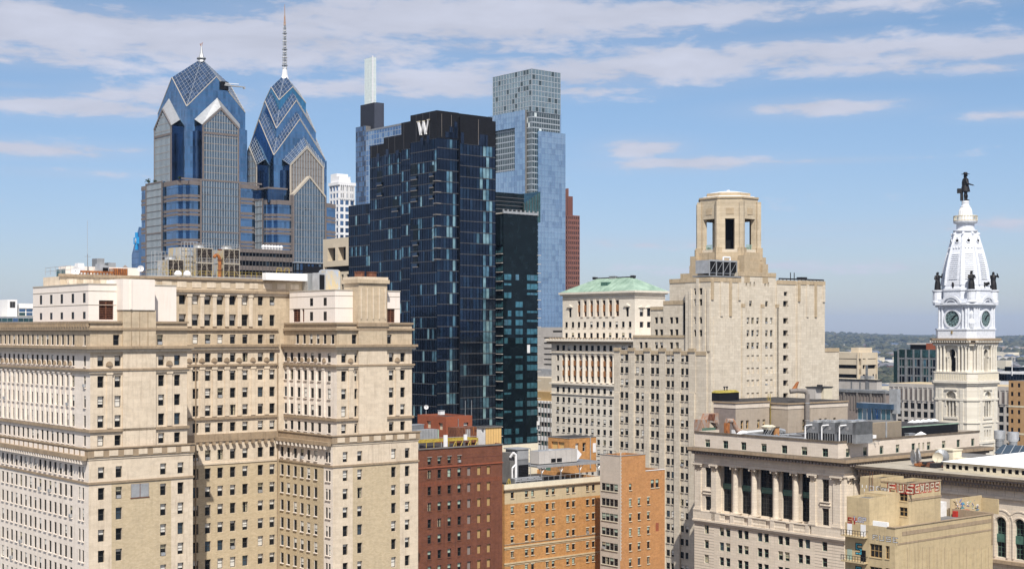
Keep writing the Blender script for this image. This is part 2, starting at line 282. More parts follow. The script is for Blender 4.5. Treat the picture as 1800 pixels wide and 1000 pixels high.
# ---------------------------------------------------------------- a building in the street grid's own frame (x: along the right face, y: back along the left face)
SINGLE = {'crown_glazing': 'crown_glazing', 'cornice': 'cornice', 'mullions': 'mullion', 'cap': 'cap', 'structure': 'structure', 'carved_shells': 'carved_shell', 'columns': 'column', 'piers': 'pier', 'stone_trim': 'pier', 'chimney': 'chimney', 'penthouse': 'penthouse', 'brick_bands': 'brick_band', 'balcony': 'balcony', 'balcony_railing': 'balcony_railing', 'recessed_balconies': 'recessed_balcony',
  'balcony_slabs': 'balcony_slab', 'dormers': 'dormer', 'corner_pedestals': 'pedestal', 'drain_pipe': 'drain_pipe', 'legs': 'leg', 'posts': 'post', 'bay_wall': 'bay_wall', 'bay_roof': 'bay_roof', 'dome_ribs': 'dome_rib', 'spandrels': 'spandrel', 'pediments': 'pediment', 'painted_tag': 'painted_tag',
  'doorway': 'doorway', 'clock_surround': 'clock_surround', 'base_bays': 'base_bay', 'plant_tower': 'plant_tower', 'fan_ring': 'fan', 'intake': 'intake', 'bays': 'bay', 'emblem': 'emblem', 'pipe': 'pipe', 'small_windows': 'window', 'windows': 'window', 'casing': 'casing', 'mouth': 'mouth', 'vents': 'vent', 'ribs': 'rib', 'slats': 'slat',
  'frame': 'frame', 'standards': 'standard', 'supports': 'support', 'saddles': 'saddle', 'bands': 'band', 'panel': 'panel', 'roof_house': 'roof_house', 'crown': 'crown', 'upper_wall': 'upper_wall', 'joints': 'joint', 'beams': 'beam', 'cross_beams': 'cross_beam', 'skids': 'skid', 'seams': 'seam', 'arch_trim': 'arch_trim', 'roof_wall': 'roof_wall', 'dome_louvers': 'dome_louver', 'lattice': 'lattice', 'brace': 'brace', 'braces': 'brace', 'beam': 'beam', 'treads': 'tread', 'rungs': 'rung', 'rails': 'rail', 'frames': 'frame', 'battens': 'batten', 'balustrade': 'balustrade', 'coping': 'coping', 'openings': 'opening', 'window': 'window', 'pipes': 'pipe', 'stringers': 'stringer', 'ledgers': 'ledger', 'crossarm': 'crossarm', 'granite_bands': 'granite_band', 'balcony_ledge': 'balcony_ledge', 'rear_wall': 'rear_wall', 'flange': 'flange'}
def build_parts(p, parent):
    for k, m in p.items():
        if not m.f: continue
        if k not in SINGLE: m.obj(k, parent); continue
        n = len(m.v); par = list(range(n))
        def find(a):
            while par[a] != a: par[a] = par[par[a]]; a = par[a]
            return a
        for f in m.f:
            r0 = find(f[0])
            for q in f[1:]: par[find(q)] = r0
        bb = {}
        for i, v in enumerate(m.v):
            r = find(i); b = bb.get(r)
            if b is None: bb[r] = [v[0], v[1], v[2], v[0], v[1], v[2]]
            else:
                for c in range(3): b[c] = min(b[c], v[c]); b[c+3] = max(b[c+3], v[c])
        ks = list(bb); cl = {r: r for r in ks}
        if len(ks) > 1500: m.obj(SINGLE[k], parent); continue
        def fc(a):
            while cl[a] != a: cl[a] = cl[cl[a]]; a = cl[a]
            return a
        e = .06
        ks.sort(key=lambda r: bb[r][2])
        for i, a in enumerate(ks):
            A = bb[a]
            for b_ in ks[i+1:]:
                B2 = bb[b_]
                if B2[2] > A[5]+e: break
                if A[0] <= B2[3]+e and B2[0] <= A[3]+e and A[1] <= B2[4]+e and B2[1] <= A[4]+e: cl[fc(a)] = fc(b_)
        grp = {}
        for f, mi in zip(m.f, m.m): grp.setdefault(fc(find(f[0])), []).append((f, mi))
        lst = []
        for r, fs in grp.items():
            o = MB(); o.mats = []; mp = {}
            for f, mi in fs:
                for q in f:
                    if q not in mp: mp[q] = len(o.v); o.v.append(m.v[q])
                o.f.append(tuple(mp[q] for q in f)); o.m.append(o.mi(m.mats[mi]))
            xs = [[v[c] for v in o.v] for c in range(3)]; lst.append((sum((max(x)-min(x))**2 for x in xs), o))
        lst.sort(key=lambda q: -q[0])
        for _, o in lst[:100 if len(lst) <= 100 else 99]: o.obj(SINGLE[k], parent)
        if len(lst) > 100:
            o = MB(); [o.add(x, lambda p_: p_) for _, x in lst[99:]]; o.obj(SINGLE[k], parent)['kind'] = 'stuff'
class Bld:
    def __init__(s, name, label, cat, px=None, d=None, at=None, rot=TH, group=None, base=0.0):
        s.o = at if at else ((px-900)/F*d, d); s.rot = rot; s.c, s.s = math.cos(rot), math.sin(rot); s.name = name
        s.e = bpy.data.objects.new(name, None); SC.collection.objects.link(s.e); s.e.location = (s.o[0], s.o[1], 0); s.e.rotation_euler = (0, 0, rot); s.e.empty_display_size = 3
        tag(s.e, label, cat, group); s.p = {}; s.w = []; s.maxw = 100; s.unit = 'window'
    def wpt(s, x, y, z=0): return (s.o[0]+x*s.c-y*s.s, s.o[1]+x*s.s+y*s.c, z)
    def X(s, px, y=0.0):
        k = (px-900)/F; return (k*(s.o[1]+y*s.c)-s.o[0]+y*s.s)/(s.c-k*s.s)
    def Y(s, px, x=0.0):
        k = (px-900)/F; return (k*(s.o[1]+x*s.s)-s.o[0]-x*s.c)/(-s.s-k*s.c)
    def Z(s, py, x=0.0, y=0.0): return EYE+(HOR-py)/F*(s.o[1]+x*s.s+y*s.c)
    def mb(s, part='wall'):
        if part not in s.p: s.p[part] = MB()
        return s.p[part]
    def facade(s, face, off, a0, a1, z0, z1, wins, mat, reveal=.45, zones=(), part='wall', trim=None):
        mb = s.mb(part); wins = [w for w in wins if w[0] > a0+.01 and w[1] < a1-.01 and w[2] > z0-.001 and w[3] < z1+.001]
        def P(a, z, dp=0.0): return (a, off+dp, z) if face == 'R' else (off+dp, a, z)
        def Q(p, q, r_, t_, m): mb.face([p, q, r_, t_] if face == 'R' else [t_, r_, q, p], m)
        zs = sorted({round(v, 4) for w in wins for v in (w[2], w[3])} | {z0, z1} | {v for z in zones for v in (z[2], z[3]) if z0 < v < z1})
        for zb, zt in zip(zs, zs[1:]):
            if zt-zb < 1e-4: continue
            zm = (zb+zt)/2; hol = sorted((w[0], w[1]) for w in wins if w[2] < zm < w[3]); cuts = []; a = a0
            for h in hol:
                if h[0] > a+1e-4: cuts.append((a, h[0]))
                a = max(a, h[1])
            if a < a1-1e-4: cuts.append((a, a1))
            for (p, q) in cuts:
                br = sorted({p, q} | {v for z in zones if z[2] < zm < z[3] for v in (z[0], z[1]) if p < v < q})
                for u, v in zip(br, br[1:]):
                    am = (u+v)/2; mt = mat
                    for z in zones:
                        if z[0] < am < z[1] and z[2] < zm < z[3]: mt = z[4]
                    Q(P(u, zb), P(v, zb), P(v, zt), P(u, zt), mt)
        for w in wins:
            rv = w[5] if len(w) > 5 else reveal; b0, b1, c0, c1 = w[:4]; mt = trim or mat
            Q(P(b0, c0), P(b0, c0, rv), P(b0, c1, rv), P(b0, c1), mt); Q(P(b1, c0, rv), P(b1, c0), P(b1, c1), P(b1, c1, rv), mt)
            Q(P(b0, c0), P(b1, c0), P(b1, c0, rv), P(b0, c0, rv), mt); Q(P(b0, c1, rv), P(b1, c1, rv), P(b1, c1), P(b0, c1), mt)
            s.w.append((face, off+rv, b0, b1, c0, c1, w[4]))
    def block(s, x0, x1, y0, y1, z0, z1, wR=(), wL=(), mat='concrete_pale', top='roof_grey', reveal=.45, zR=(), zL=(), part='wall', matL=None, parapet=0, back=True):
        mb = s.mb(part)
        s.facade('R', y0, x0, x1, z0, z1, list(wR), mat, reveal, zR, part); s.facade('L', x0, y0, y1, z0, z1, list(wL), matL or mat, reveal, zL, part)
        if back:
            mb.face([(x1, y0, z0), (x1, y1, z0), (x1, y1, z1), (x1, y0, z1)], mat); mb.face([(x1, y1, z0), (x0, y1, z0), (x0, y1, z1), (x1, y1, z1)], mat)
        if parapet:
            p = .35; zt = z1-parapet
            mb.face([(x0+p, y0+p, zt), (x1-p, y0+p, zt), (x1-p, y1-p, zt), (x0+p, y1-p, zt)], top)
            for (a, b, c, d) in ((x0, x1, y0, y0+p), (x0, x1, y1-p, y1), (x0, x0+p, y0+p, y1-p), (x1-p, x1, y0+p, y1-p)): mb.face([(a, c, z1), (b, c, z1), (b, d, z1), (a, d, z1)], mat)
            for q in (((x0+p, y0+p), (x1-p, y0+p)), ((x1-p, y0+p), (x1-p, y1-p)), ((x1-p, y1-p), (x0+p, y1-p)), ((x0+p, y1-p), (x0+p, y0+p))):
                (a, b), (c, d) = q; mb.face([(a, b, zt), (c, d, zt), (c, d, z1), (a, b, z1)], mat)
        else: mb.face([(x0, y0, z1), (x1, y0, z1), (x1, y1, z1), (x0, y1, z1)], top)
    def ledge(s, x0, x1, y0, y1, z0, z1, pr, mat, part='cornice', top=None): s.mb(part).box(x0-pr, x1+pr*.2, y0-pr, y1+pr*.2, z0, z1, mat, top)
    def curtain(s, face, off, a0, a1, z0, z1, bay, flo, mats, sp=.0, spm=None, mw=.0, mm=None, pr=.08, part='glass_wall', mpart='mullions', rnd=None, zoff=0, mdep=None):
        """glazing cell by cell, floor bands and mullions standing proud"""
        mb = s.mb(part); na = max(1, round((a1-a0)/bay)); nz_ = max(1, round((z1-z0)/flo)); da = (a1-a0)/na; dz = (z1-z0)/nz_
        ks = [m for m, w in mats]; ws = [w for m, w in mats]
        for j in range(nz_):
            run = None
            for i in range(na+1):
                m = None if i == na else (rnd(i, j, na, nz_) if rnd else None) or (random.choices(ks, ws)[0] if i < na else None)
                if i == na: m = None
                if run and (m != run[1]):
                    p, q = a0+run[0]*da, a0+i*da; zb, zt = z0+j*dz, z0+(j+1)*dz
                    mb.face([(p, off, zb), (q, off, zb), (q, off, zt), (p, off, zt)] if face == 'R' else [(off, q, zb), (off, p, zb), (off, p, zt), (off, q, zt)], run[1]); run = None
                if m and not run: run = (i, m)
        m2 = s.mb(mpart)
        if sp:
            for j in range(nz_+1):
                zc = z0+j*dz+zoff; zb, zt = max(z0, zc-sp/2), min(z1, zc+sp/2)
                if zt-zb < .02: continue
                if face == 'R': m2.box(a0, a1, off-pr, off+.02, zb, zt, spm)
                else: m2.box(off-pr, off+.02, a0, a1, zb, zt, spm)
        if mw:
            for i in range(na+1):
                ac = a0+i*da; q0, q1 = max(a0, ac-mw/2), min(a1, ac+mw/2); d_ = mdep or pr*1.6
                if face == 'R': m2.box(q0, q1, off-d_, off+.02, z0, z1, mm)
                else: m2.box(off-d_, off+.02, q0, q1, z0, z1, mm)
    def done(s):
        build_parts(s.p, s.e)
        it = []
        for w in s.w:
            face, off, a0, a1, c0, c1, st = w
            wp = s.wpt((a0+a1)/2, off, (c0+c1)/2) if face == 'R' else s.wpt(off, (a0+a1)/2, (c0+c1)/2)
            px, py = proj(wp); nrm = (s.s, -s.c) if face == 'R' else (-s.c, -s.s)
            dv = Vector((wp[0], wp[1])).normalized(); ca = abs(dv.x*nrm[0]+dv.y*nrm[1]); ar = (a1-a0)*(c1-c0)*ca*(F/wp[1])**2
            ok = -10 < px < 1810 and -10 < py < 1008 and s.vis(px, py)
            it.append((-ar if ok else 1, w))
        it.sort(key=lambda q: q[0]); rest = MB(); rb = MB(); n = 0
        for ar, (face, off, a0, a1, c0, c1, st) in it:
            bl = 0 if st.split(':')[0] in ('board', 'louver', 'open') else pick_blind((.55 if face == 'L' else 0)+(.4 if st.startswith('multi') else 0))
            g, bb, sm, cache = win_geo(a1-a0, c1-c0, st, bl)
            if ar < 0 and n < s.maxw:
                n += 1
                if 'w' not in cache: cache['w'] = g.mesh('window'); cache['b'] = bb.mesh('blind') if bb.f else None; cache['s'] = sm.mesh('sill') if sm.f else None
                nm = 'window' if not st.startswith('louver') else 'louver'
                o = bpy.data.objects.new(nm, cache['w']); SC.collection.objects.link(o); o.parent = s.e
                if face == 'R': o.location = (a0, off, c0)
                else: o.location = (off, a1, c0); o.rotation_euler = (0, 0, -math.pi/2)
                for kk, nn in (('b', 'blind'), ('s', 'sill')):
                    if cache[kk]: c_ = bpy.data.objects.new(nn, cache[kk]); SC.collection.objects.link(c_); c_.parent = o
            else:
                tr = (lambda p: (a0+p[0], off+p[1], c0+p[2])) if face == 'R' else (lambda p: (off+p[1], a1-p[0], c0+p[2]))
                for gg in (g, bb, sm): rest.add(gg, tr)
        if rest.f: o = rest.obj('window', s.e); o['kind'] = 'stuff'
        return s
    def vis(s, px, py): return True
def rows(*zz): return [tuple(z) for z in zz]
def wgrid(cols, rws, w, style, **k): return [(c-w/2, c+w/2, r_[0], r_[1], style)+((k['rv'],) if 'rv' in k else ()) for c in cols for r_ in rws]
# ================================================================ THE GROUND (one sheet to the horizon)
g = MB(); m, t, b = newmat('ground_land'); ob, v = hv(t)
c = mixc(t, rng(t, noise(t, ob, .004, 8, .7), .4, .6, 0, 1), (.055, .06, .05), (.13, .125, .12)); c = mixc(t, rng(t, noise(t, ob, .03, 6, .7), .5, .65, 0, 1), c, (.05, .065, .03))
t.links.new(c, b.inputs['Base Color']); b.inputs['Roughness'].default_value = .95
g.face([(-16000, -3000, 0), (16000, -3000, 0), (16000, 22000, 0), (-16000, 22000, 0)], 'ground_land'); struct(g.obj('ground'))
plain('asphalt', (.05, .05, .052), .9); plain('pavement', (.3, .29, .27), .9)
# ================================================================ HOTEL, front left
H = Bld('hotel_building', 'huge cream stone and buff brick hotel, two wings round a court, lower left', 'hotel', 156, 232)
CR, PL, TR, BK, WS = 'limestone_cream', 'limestone_pale', 'limestone_trim', 'buff_brick', 'white_stucco'
yb = 19.6
x1, x1u = H.X(339), H.X(329, .6); x2, x2e = H.X(585), H.X(735); x2u, x2ue = H.X(592, .6), H.X(724, .6); xc = H.X(540, yb)
zlow = [(79.6-3.42*k, 81.6-3.42*k) for k in range(6)]
zU = rows((98.0, 99.9), (94.7, 96.6), (91.4, 93.4), (88.35, 90.1)); zF = [(101.5, 103.2)]; zA = [(104.95, 106.7)]; zM = [(83.1, 85.0)]
S = 'sash:window_frame_dark:blind_white:limestone_pale'; SB = 'sash:window_frame_dark:blind_beige:limestone_pale'
Y0 = H.Y(125); dY = 2.28; Lc = [Y0+dY*k for k in range(28)]; YL = Lc[-1]+3; yp = [H.Y(146), H.Y(139.8)]
def hotel_rows(cols, w, rws, st=S): return wgrid(cols, rws, w, st)
rv_ = lambda ws, r=.17: [w_[:5]+(r,) for w_ in ws]
# wing one, lower body
c1 = [H.X(p) for p in (178, 209, 287, 317.5)]
zb = lambda a, q: [(a, q, 40, 82.3, BK)]
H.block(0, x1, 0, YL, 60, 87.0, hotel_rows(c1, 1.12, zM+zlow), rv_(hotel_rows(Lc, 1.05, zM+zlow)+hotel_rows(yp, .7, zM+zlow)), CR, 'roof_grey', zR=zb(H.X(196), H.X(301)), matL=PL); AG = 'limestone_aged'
H.facade('L', 0, 0, .01, 0, 60, [], PL); H.mb().box(0, x1, 0, YL, 0, 60, CR)
lv = MB(); lv.box(0, 3.2, -.06, .0, 0, 2.3, 'board_grey'); lv.box(-.1, 3.3, -.1, 0, -.12, 0, 'rust_brown'); lv.box(1.55, 1.65, -.1, 0, 0, 2.3, 'rust_brown'); lv.box(.05, 3.15, -.08, 0, .05, 2.25, 'galvanised')
lv.obj('vent_hatch', H.e, (H.X(230), 0, 79.6))
# wing one, upper body
c1u = [H.X(p, .6) for p in (177, 207, 283.5, 311.5)]
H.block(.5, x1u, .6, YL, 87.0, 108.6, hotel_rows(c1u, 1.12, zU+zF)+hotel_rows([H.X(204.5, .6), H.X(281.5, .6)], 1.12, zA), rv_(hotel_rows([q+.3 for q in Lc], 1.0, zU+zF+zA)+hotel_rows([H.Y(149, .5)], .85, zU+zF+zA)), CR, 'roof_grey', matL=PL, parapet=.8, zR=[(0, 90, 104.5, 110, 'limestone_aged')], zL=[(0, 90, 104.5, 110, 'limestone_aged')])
# wing two
c2 = [H.X(p) for p in (607, 632.5, 692, 716)]; c2u = [H.X(p, .6) for p in (604.5, 627.5, 688, 708)]
d2 = [H.Y(p, x2) for p in (555, 542.5, 531, 519, 507, 496)]; d2p = [H.Y(579.2, x2), H.Y(574.2, x2)]; d2u = [H.Y(p, x2u) for p in (578.5, 561.5, 549, 537, 525.5, 513, 502.5)]
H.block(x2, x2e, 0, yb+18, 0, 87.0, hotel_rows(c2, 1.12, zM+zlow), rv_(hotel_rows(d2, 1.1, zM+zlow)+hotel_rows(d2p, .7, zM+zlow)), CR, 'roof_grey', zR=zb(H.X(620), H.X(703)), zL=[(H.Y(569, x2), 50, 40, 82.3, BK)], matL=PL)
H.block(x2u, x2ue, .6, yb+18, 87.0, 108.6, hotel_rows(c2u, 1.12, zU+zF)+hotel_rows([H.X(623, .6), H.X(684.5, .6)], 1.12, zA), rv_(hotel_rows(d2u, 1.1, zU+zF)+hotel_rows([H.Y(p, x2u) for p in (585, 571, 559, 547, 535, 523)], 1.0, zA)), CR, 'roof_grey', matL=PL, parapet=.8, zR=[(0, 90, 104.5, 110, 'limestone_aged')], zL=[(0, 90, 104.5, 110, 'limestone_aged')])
# centre block at the back of the court
cc = [H.X(p, yb) for p in (321, 343.8, 365.5, 387.3, 409.3, 431, 458, 478.5)]
zT = rows((108.35, 110.5), (112.3, 114.0))
YC = H.Y(76, 3)
H.block(3, xc, yb, YC, 0, 116.9, hotel_rows([c for c in cc], 1.2, zlow+zM+zU+zF+zA)+wgrid(cc[:6], zT, 1.45, S, rv=.7)+wgrid(cc[6:], zT, 1.15, S), wgrid([yb+3, yb+7, yb+11], zT, 1.1, SB), CR, 'roof_cream', zR=[(0, 60, 40, 82.3, BK), (0, 70, 104, 118, AG)], parapet=.9)
# court piers between windows, ledges and cornices
st = H.mb('stone_trim'); sc_ = H.mb('cornice')
def pil(cols, y0, z0, z1, w, face='R', x=0, mat=CR):
    for p, q in zip(cols, cols[1:]):
        cm_ = (p+q)/2
        if face == 'R': st.box(cm_-w/2, cm_+w/2, y0-.22, y0+.01, z0, z1, mat); st.box(cm_-w/2-.12, cm_+w/2+.12, y0-.32, y0+.01, z1-.5, z1, mat)
        else: st.box(x-.22, x+.01, cm_-w/2, cm_+w/2, z0, z1, mat); st.box(x-.3, x+.01, cm_-w/2-.1, cm_+w/2+.1, z1-.45, z1, mat)
pil(cc, yb, 91.3, 100.6, .9); pil(cc[:6], yb, 108.2, 114.3, .8); pil(cc[5:6]+[cc[5]+2.2], yb, 108.2, 114.3, .8)
pil([q+.3 for q in Lc], 0, 91.3, 100.6, .75, 'L', .5, PL); pil(d2u, 0, 91.3, 100.6, .7, 'L', x2u, PL)
for q in (c1u[:2], c1u[2:], c2u[:2], c2u[2:]): pil(q, .6, 91.3, 100.6, .9)
def ring(x0, x1_, y0, z0, z1, pr, mat=TR, yl=None, le=True, re_=0.0, left=True):
    sc_.box(x0-(pr if left else -.01), x1_+re_, y0-pr, y0+.05, z0, z1, mat)
    if left: sc_.box(x0-pr, x0+.05, y0+.05, yl if yl else YL, z0, z1, mat)
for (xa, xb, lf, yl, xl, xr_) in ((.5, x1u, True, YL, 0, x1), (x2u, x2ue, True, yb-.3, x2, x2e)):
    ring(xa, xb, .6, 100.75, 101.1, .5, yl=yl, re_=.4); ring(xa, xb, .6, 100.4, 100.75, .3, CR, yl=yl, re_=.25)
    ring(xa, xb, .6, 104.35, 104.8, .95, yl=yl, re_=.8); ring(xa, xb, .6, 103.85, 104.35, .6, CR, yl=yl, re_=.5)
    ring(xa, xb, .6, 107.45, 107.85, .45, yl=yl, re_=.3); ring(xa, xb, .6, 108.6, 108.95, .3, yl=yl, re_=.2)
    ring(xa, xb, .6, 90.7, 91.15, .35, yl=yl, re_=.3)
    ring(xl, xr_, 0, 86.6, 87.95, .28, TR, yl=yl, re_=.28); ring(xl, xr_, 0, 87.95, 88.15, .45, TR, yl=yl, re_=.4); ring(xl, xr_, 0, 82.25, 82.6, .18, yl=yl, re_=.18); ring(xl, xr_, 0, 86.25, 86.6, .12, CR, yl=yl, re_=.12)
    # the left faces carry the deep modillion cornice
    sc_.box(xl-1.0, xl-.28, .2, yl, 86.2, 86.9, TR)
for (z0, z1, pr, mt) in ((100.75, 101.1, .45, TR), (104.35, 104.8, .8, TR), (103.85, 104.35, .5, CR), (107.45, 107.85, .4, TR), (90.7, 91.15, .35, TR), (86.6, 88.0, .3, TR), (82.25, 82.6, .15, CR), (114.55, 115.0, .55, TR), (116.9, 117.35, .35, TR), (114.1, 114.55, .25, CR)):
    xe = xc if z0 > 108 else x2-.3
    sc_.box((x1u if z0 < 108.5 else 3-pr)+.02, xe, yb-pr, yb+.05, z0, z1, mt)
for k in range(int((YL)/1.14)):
    sc_.box(-.95, -.05, .9+1.14*k, 1.35+1.14*k, 85.55, 86.2, PL)
    sc_.box(-.15, .52, .8+1.14*k, 1.1+1.14*k, 108.0, 108.55, TR)
for k in range(13): sc_.box(x2-.95, x2-.05, 1.2+1.45*k, 1.7+1.45*k, 85.55, 86.2, PL)
for k in range(20):
    q = x1+1.3+1.38*k
    if q < x2-1: sc_.box(q, q+.5, yb-.7, yb-.05, 85.95, 86.5, TR)
# parapet blocks on the low ledge and on the centre block
for k in range(16):
    q = 4.2+(xc-5)*k/16
    st.box(q, q+(xc-5)/16*.62, yb-.08, yb+.02, 115.45, 116.5, CR)
for base, w in ((0, x1), (x2, x2e-x2)):
    for k in range(7): st.box(base+.8+w*k/7.2, base+.8+w*k/7.2+w/7.2*.6, -.36, 0, 86.8, 87.7, CR)
for k in range(24): st.box(-.36, 0, 1+2.28*k, 2.5+2.28*k, 86.85, 87.7, PL)
# carved shells between the frieze windows
sh = H.mb('carved_shells')
def shell(x, y, fc):
    for r, dp in ((.62, .12), (.42, .22), (.2, .32)):
        pts = [(r*math.cos(math.pi*k/8), r*1.25*math.sin(math.pi*k/8)) for k in range(9)]
        if fc == 'R': sh.rings([[(x+p, y-q, 101.55+z) for p, z in pts] for q in (0, dp)], TR)
        else: sh.rings([[(x-q, y-p, 101.55+z) for p, z in pts] for q in (0, dp)], TR)
for q in (c1u[:2], c1u[2:], c2u[:2], c2u[2:], cc): 
    for a, b_ in zip(q, q[1:]): shell((a+b_)/2, .6 if q is not cc else yb, 'R')
for q, x in (([k+.3 for k in Lc], .5), (d2u, x2u)):
    for a, b_ in zip(q, q[1:]): shell(x, (a+b_)/2, 'L')
# the blank piers that run up into chimneys
ch = H.mb('chimney')
pa, pb = H.X(216, .3), H.X(274, .3); ch.box(pa, pb, .25, 5, 86.95, 104.5, CR); ch.box(pa, pb, .25, 5, 104.5, 110.8, AG)
for k in (1, 2, 3): ch.box(pa+(pb-pa)*k/4-.06, pa+(pb-pa)*k/4+.06, .2, .3, 104.9, 110.5, TR)
pw = H.mb('penthouse'); pw.box(pa-.15, H.X(272, .1), .05, 6.5, 110.82, 115.95, WS); pw.box(pa+1.2, pa+1.45, -.1, .1, 110.9, 115.9, WS)
ta, tb = H.X(630.5, .2), H.X(680.5, .2); ch.box(ta, tb, .2, 5.2, 87.2, 104.5, CR); ch.box(ta, tb, .2, 5.2, 104.5, 116.3, AG); ch.box(ta-.35, tb+.35, -.15, 5.6, 116.3, 117.0, AG); ch.box(ta-.15, tb+.15, .05, 5.4, 117.0, 117.5, CR)
for k in range(5): ch.box(ta+.5+k*(tb-ta-1)/4-.1, ta+.5+k*(tb-ta-1)/4+.1, .05, .25, 109.6, 115.4, CR)
ch.box(ta-.3, tb+.3, -.05, 5.0, 108.2, 108.9, TR)
for q in (.25, .68): ch.lathe(ta+(tb-ta)*q, 2.4, [(.95, 117.5), (.95, 118.4), (1.05, 118.4), (1.05, 118.55)], 'rust_brown', 12)
# white penthouses over the wings
px0, py0 = 1.0, 2.5
H.block(px0, H.X(310, py0), py0, H.Y(58, px0), 108.2, 115.0, [(H.X(174, py0), H.X(199.5, py0), 109.2, 112.4, 'louver:rust_brown', .3)],
        wgrid([H.Y(p, px0) for p in (148, 128, 108.5, 90, 72)], rows((112.0, 113.6), (109.3, 110.5)), 1.15, 'sashn:window_frame_dark', rv=.1), WS, 'roof_white', part='penthouse', parapet=.3)
qx, qy = H.X(589, 2.2), 2.2
H.block(qx, H.X(703, qy), qy, H.Y(509, qx), 108.2, 114.9, [(H.X(680.5, qy), H.X(694, qy), 109.0, 111.6, 'louver:rust_brown', .3)],
        wgrid([H.Y(p, qx) for p in (571.5, 547.5)], rows((112.1, 113.6), (109.3, 111)), 1.15, 'sashn:window_frame_dark', rv=.1)+[(H.Y(527.8, qx), H.Y(515, qx), 109.1, 111.7, 'louver:rust_brown', .3), (H.Y(534.8, qx), H.Y(531, qx), 109.1, 111.7, 'louver:rust_brown', .3)], WS, 'roof_white', part='penthouse', parapet=.3)
pw.box(px0-.08, H.X(310, py0)+.1, py0-.08, py0+.1, 115.0, 115.2, 'edge_tan'); pw.box(px0-.08, px0+.1, py0, H.Y(58, px0), 115.0, 115.2, 'edge_tan')
pw.box(qx-.08, H.X(703, qy)+.1, qy-.08, qy+.1, 114.9, 115.1, 'edge_tan'); pw.box(qx-.08, qx+.1, qy, H.Y(509, qx), 114.9, 115.1, 'edge_tan')
for z in (111.6, 113.9):
    pw.box(px0-.05, px0+.02, py0, H.Y(58, px0), z, z+.09, 'edge_tan'); pw.box(px0, pa-.2, py0-.05, py0+.02, z, z+.09, 'edge_tan'); pw.box(qx-.05, qx+.02, qy, H.Y(509, qx), z, z+.08, 'edge_tan'); pw.box(qx, H.X(703, qy), qy-.05, qy+.02, z, z+.08, 'edge_tan')
# drain pipes
for (x, y) in ((x1-.25+.6, yb-.2), (x2-.4, yb-.25)): H.mb('drain_pipe').tube((x+10, y, 60) if x < 30 else (x, y, 60), (x+10, y, 103) if x < 30 else (x, y, 103), .12, TR)
H.done()
def on(Bx, x, y, z): w = Bx.wpt(x, y, z); return w
class Small:
    """a rooftop thing in its building's frame; parts hang on an Empty at its base"""
    def __init__(s, name, label, cat, B_, x, y, z, group=None, rz=0):
        s.e = bpy.data.objects.new(name, None); SC.collection.objects.link(s.e); s.e.location = B_.wpt(x, y, z); s.e.rotation_euler = (0, 0, B_.rot+rz); tag(s.e, label, cat, group); s.p = {}
    def mb(s, k):
        if k not in s.p: s.p[k] = MB()
        return s.p[k]
    def done(s):
        build_parts(s.p, s.e)
        return s.e
def railing(name, label, B_, pts, h=1.1, mat='galvanised', step=2.0, r=.04, group=None):
    q = Small(name, label, 'railing', B_, 0, 0, 0, group); a = q.mb('rail'); p_ = q.mb('posts')
    for (a0, b0) in zip(pts, pts[1:]):
        A, Bq = Vector(a0), Vector(b0); n = max(1, int((Bq-A).length/step))
        for hh in (h, h*.5): a.tube(A+Vector((0, 0, hh)), Bq+Vector((0, 0, hh)), r, mat, 5)
        for k in range(n+1): c = A.lerp(Bq, k/n); p_.tube(c, c+Vector((0, 0, h)), r, mat, 5)
    return q.done()
# ---------------------------------------------------------------- on the hotel's roofs
zr = 116.1
def cooling(x, y, z, w, dp, h, label):
    q = Small('cooling_tower', label, 'cooling tower', H, x, y, z, 'cooling towers on the hotel roof')
    q.mb('casing').box(0, w, .25, dp, 0, h, 'cooling_panel')
    f = q.mb('louvers'); f.box(.05, w-.05, .2, .26, .1, h-.1, 'interior_dark')
    n = int(h/.28)
    for k in range(n): f.box(w*.06, w*.94, .02, .2, .1+k*(h-.2)/n, .1+k*(h-.2)/n+.05, 'board_grey')
    r = q.mb('frame')
    for xx in (0, w*.33, w*.66, w): r.box(xx-.04, xx+.04, -.06, .06, 0, h, 'edge_tan')
    for zz in (0, h): r.box(-.1, w+.1, -.08, .08, zz-.06, zz+.06, 'edge_tan')
    r.tube((0, -.05, 0), (w*.5, -.05, h), .025, 'edge_tan', 4); r.tube((w*.5, -.05, h), (w, -.05, 0), .025, 'edge_tan', 4)
    if z > zr+4 or h < 5: r2 = q.mb('railing'); [r2.tube((0, 0, h+hh), (w, 0, h+hh), .035, 'galvanised', 4) for hh in (.5, 1.0)]; [r2.tube((w*k/5, 0, h), (w*k/5, 0, h+1.0), .035, 'galvanised', 4) for k in range(6)]
    q.mb('fan_stack').lathe(w/2, dp/2, [(w*.33, h), (w*.3, h+.5), (w*.33, h+.8)], 'galvanised', 14)
    return q.done()
yt = yb+9; zt_ = lambda py, x=20: H.Z(py, x, yt)
def hx(p): return H.X(p, yt)
zb1, zb2, zb3 = zt_(483), zt_(458), zt_(432)
cooling(hx(295), yt, zb1, hx(323)-hx(295), 4.5, zt_(454)-zb1, 'low louvred cooling tower, leftmost on the hotel roof')
cooling(hx(344.5), yt, zb1, hx(373.5)-hx(344.5), 4.5, zb2-zb1-.05, 'louvred cooling tower directly under another, left of the rusty pipe')
cooling(hx(344.5), yt, zb2+.1, hx(373.5)-hx(344.5), 4.5, zb3-zb2, 'louvred cooling tower stacked on top, left of the rusty pipe')
cooling(hx(393.5), yt, zb1, hx(421)-hx(393.5), 4.5, zb2-zb1-.05, 'louvred cooling tower directly under another, right of the rusty pipe')
cooling(hx(393.5), yt, zb2+.1, hx(421)-hx(393.5), 4.5, zb3-zb2, 'louvred cooling tower stacked on top, right of the rusty pipe')
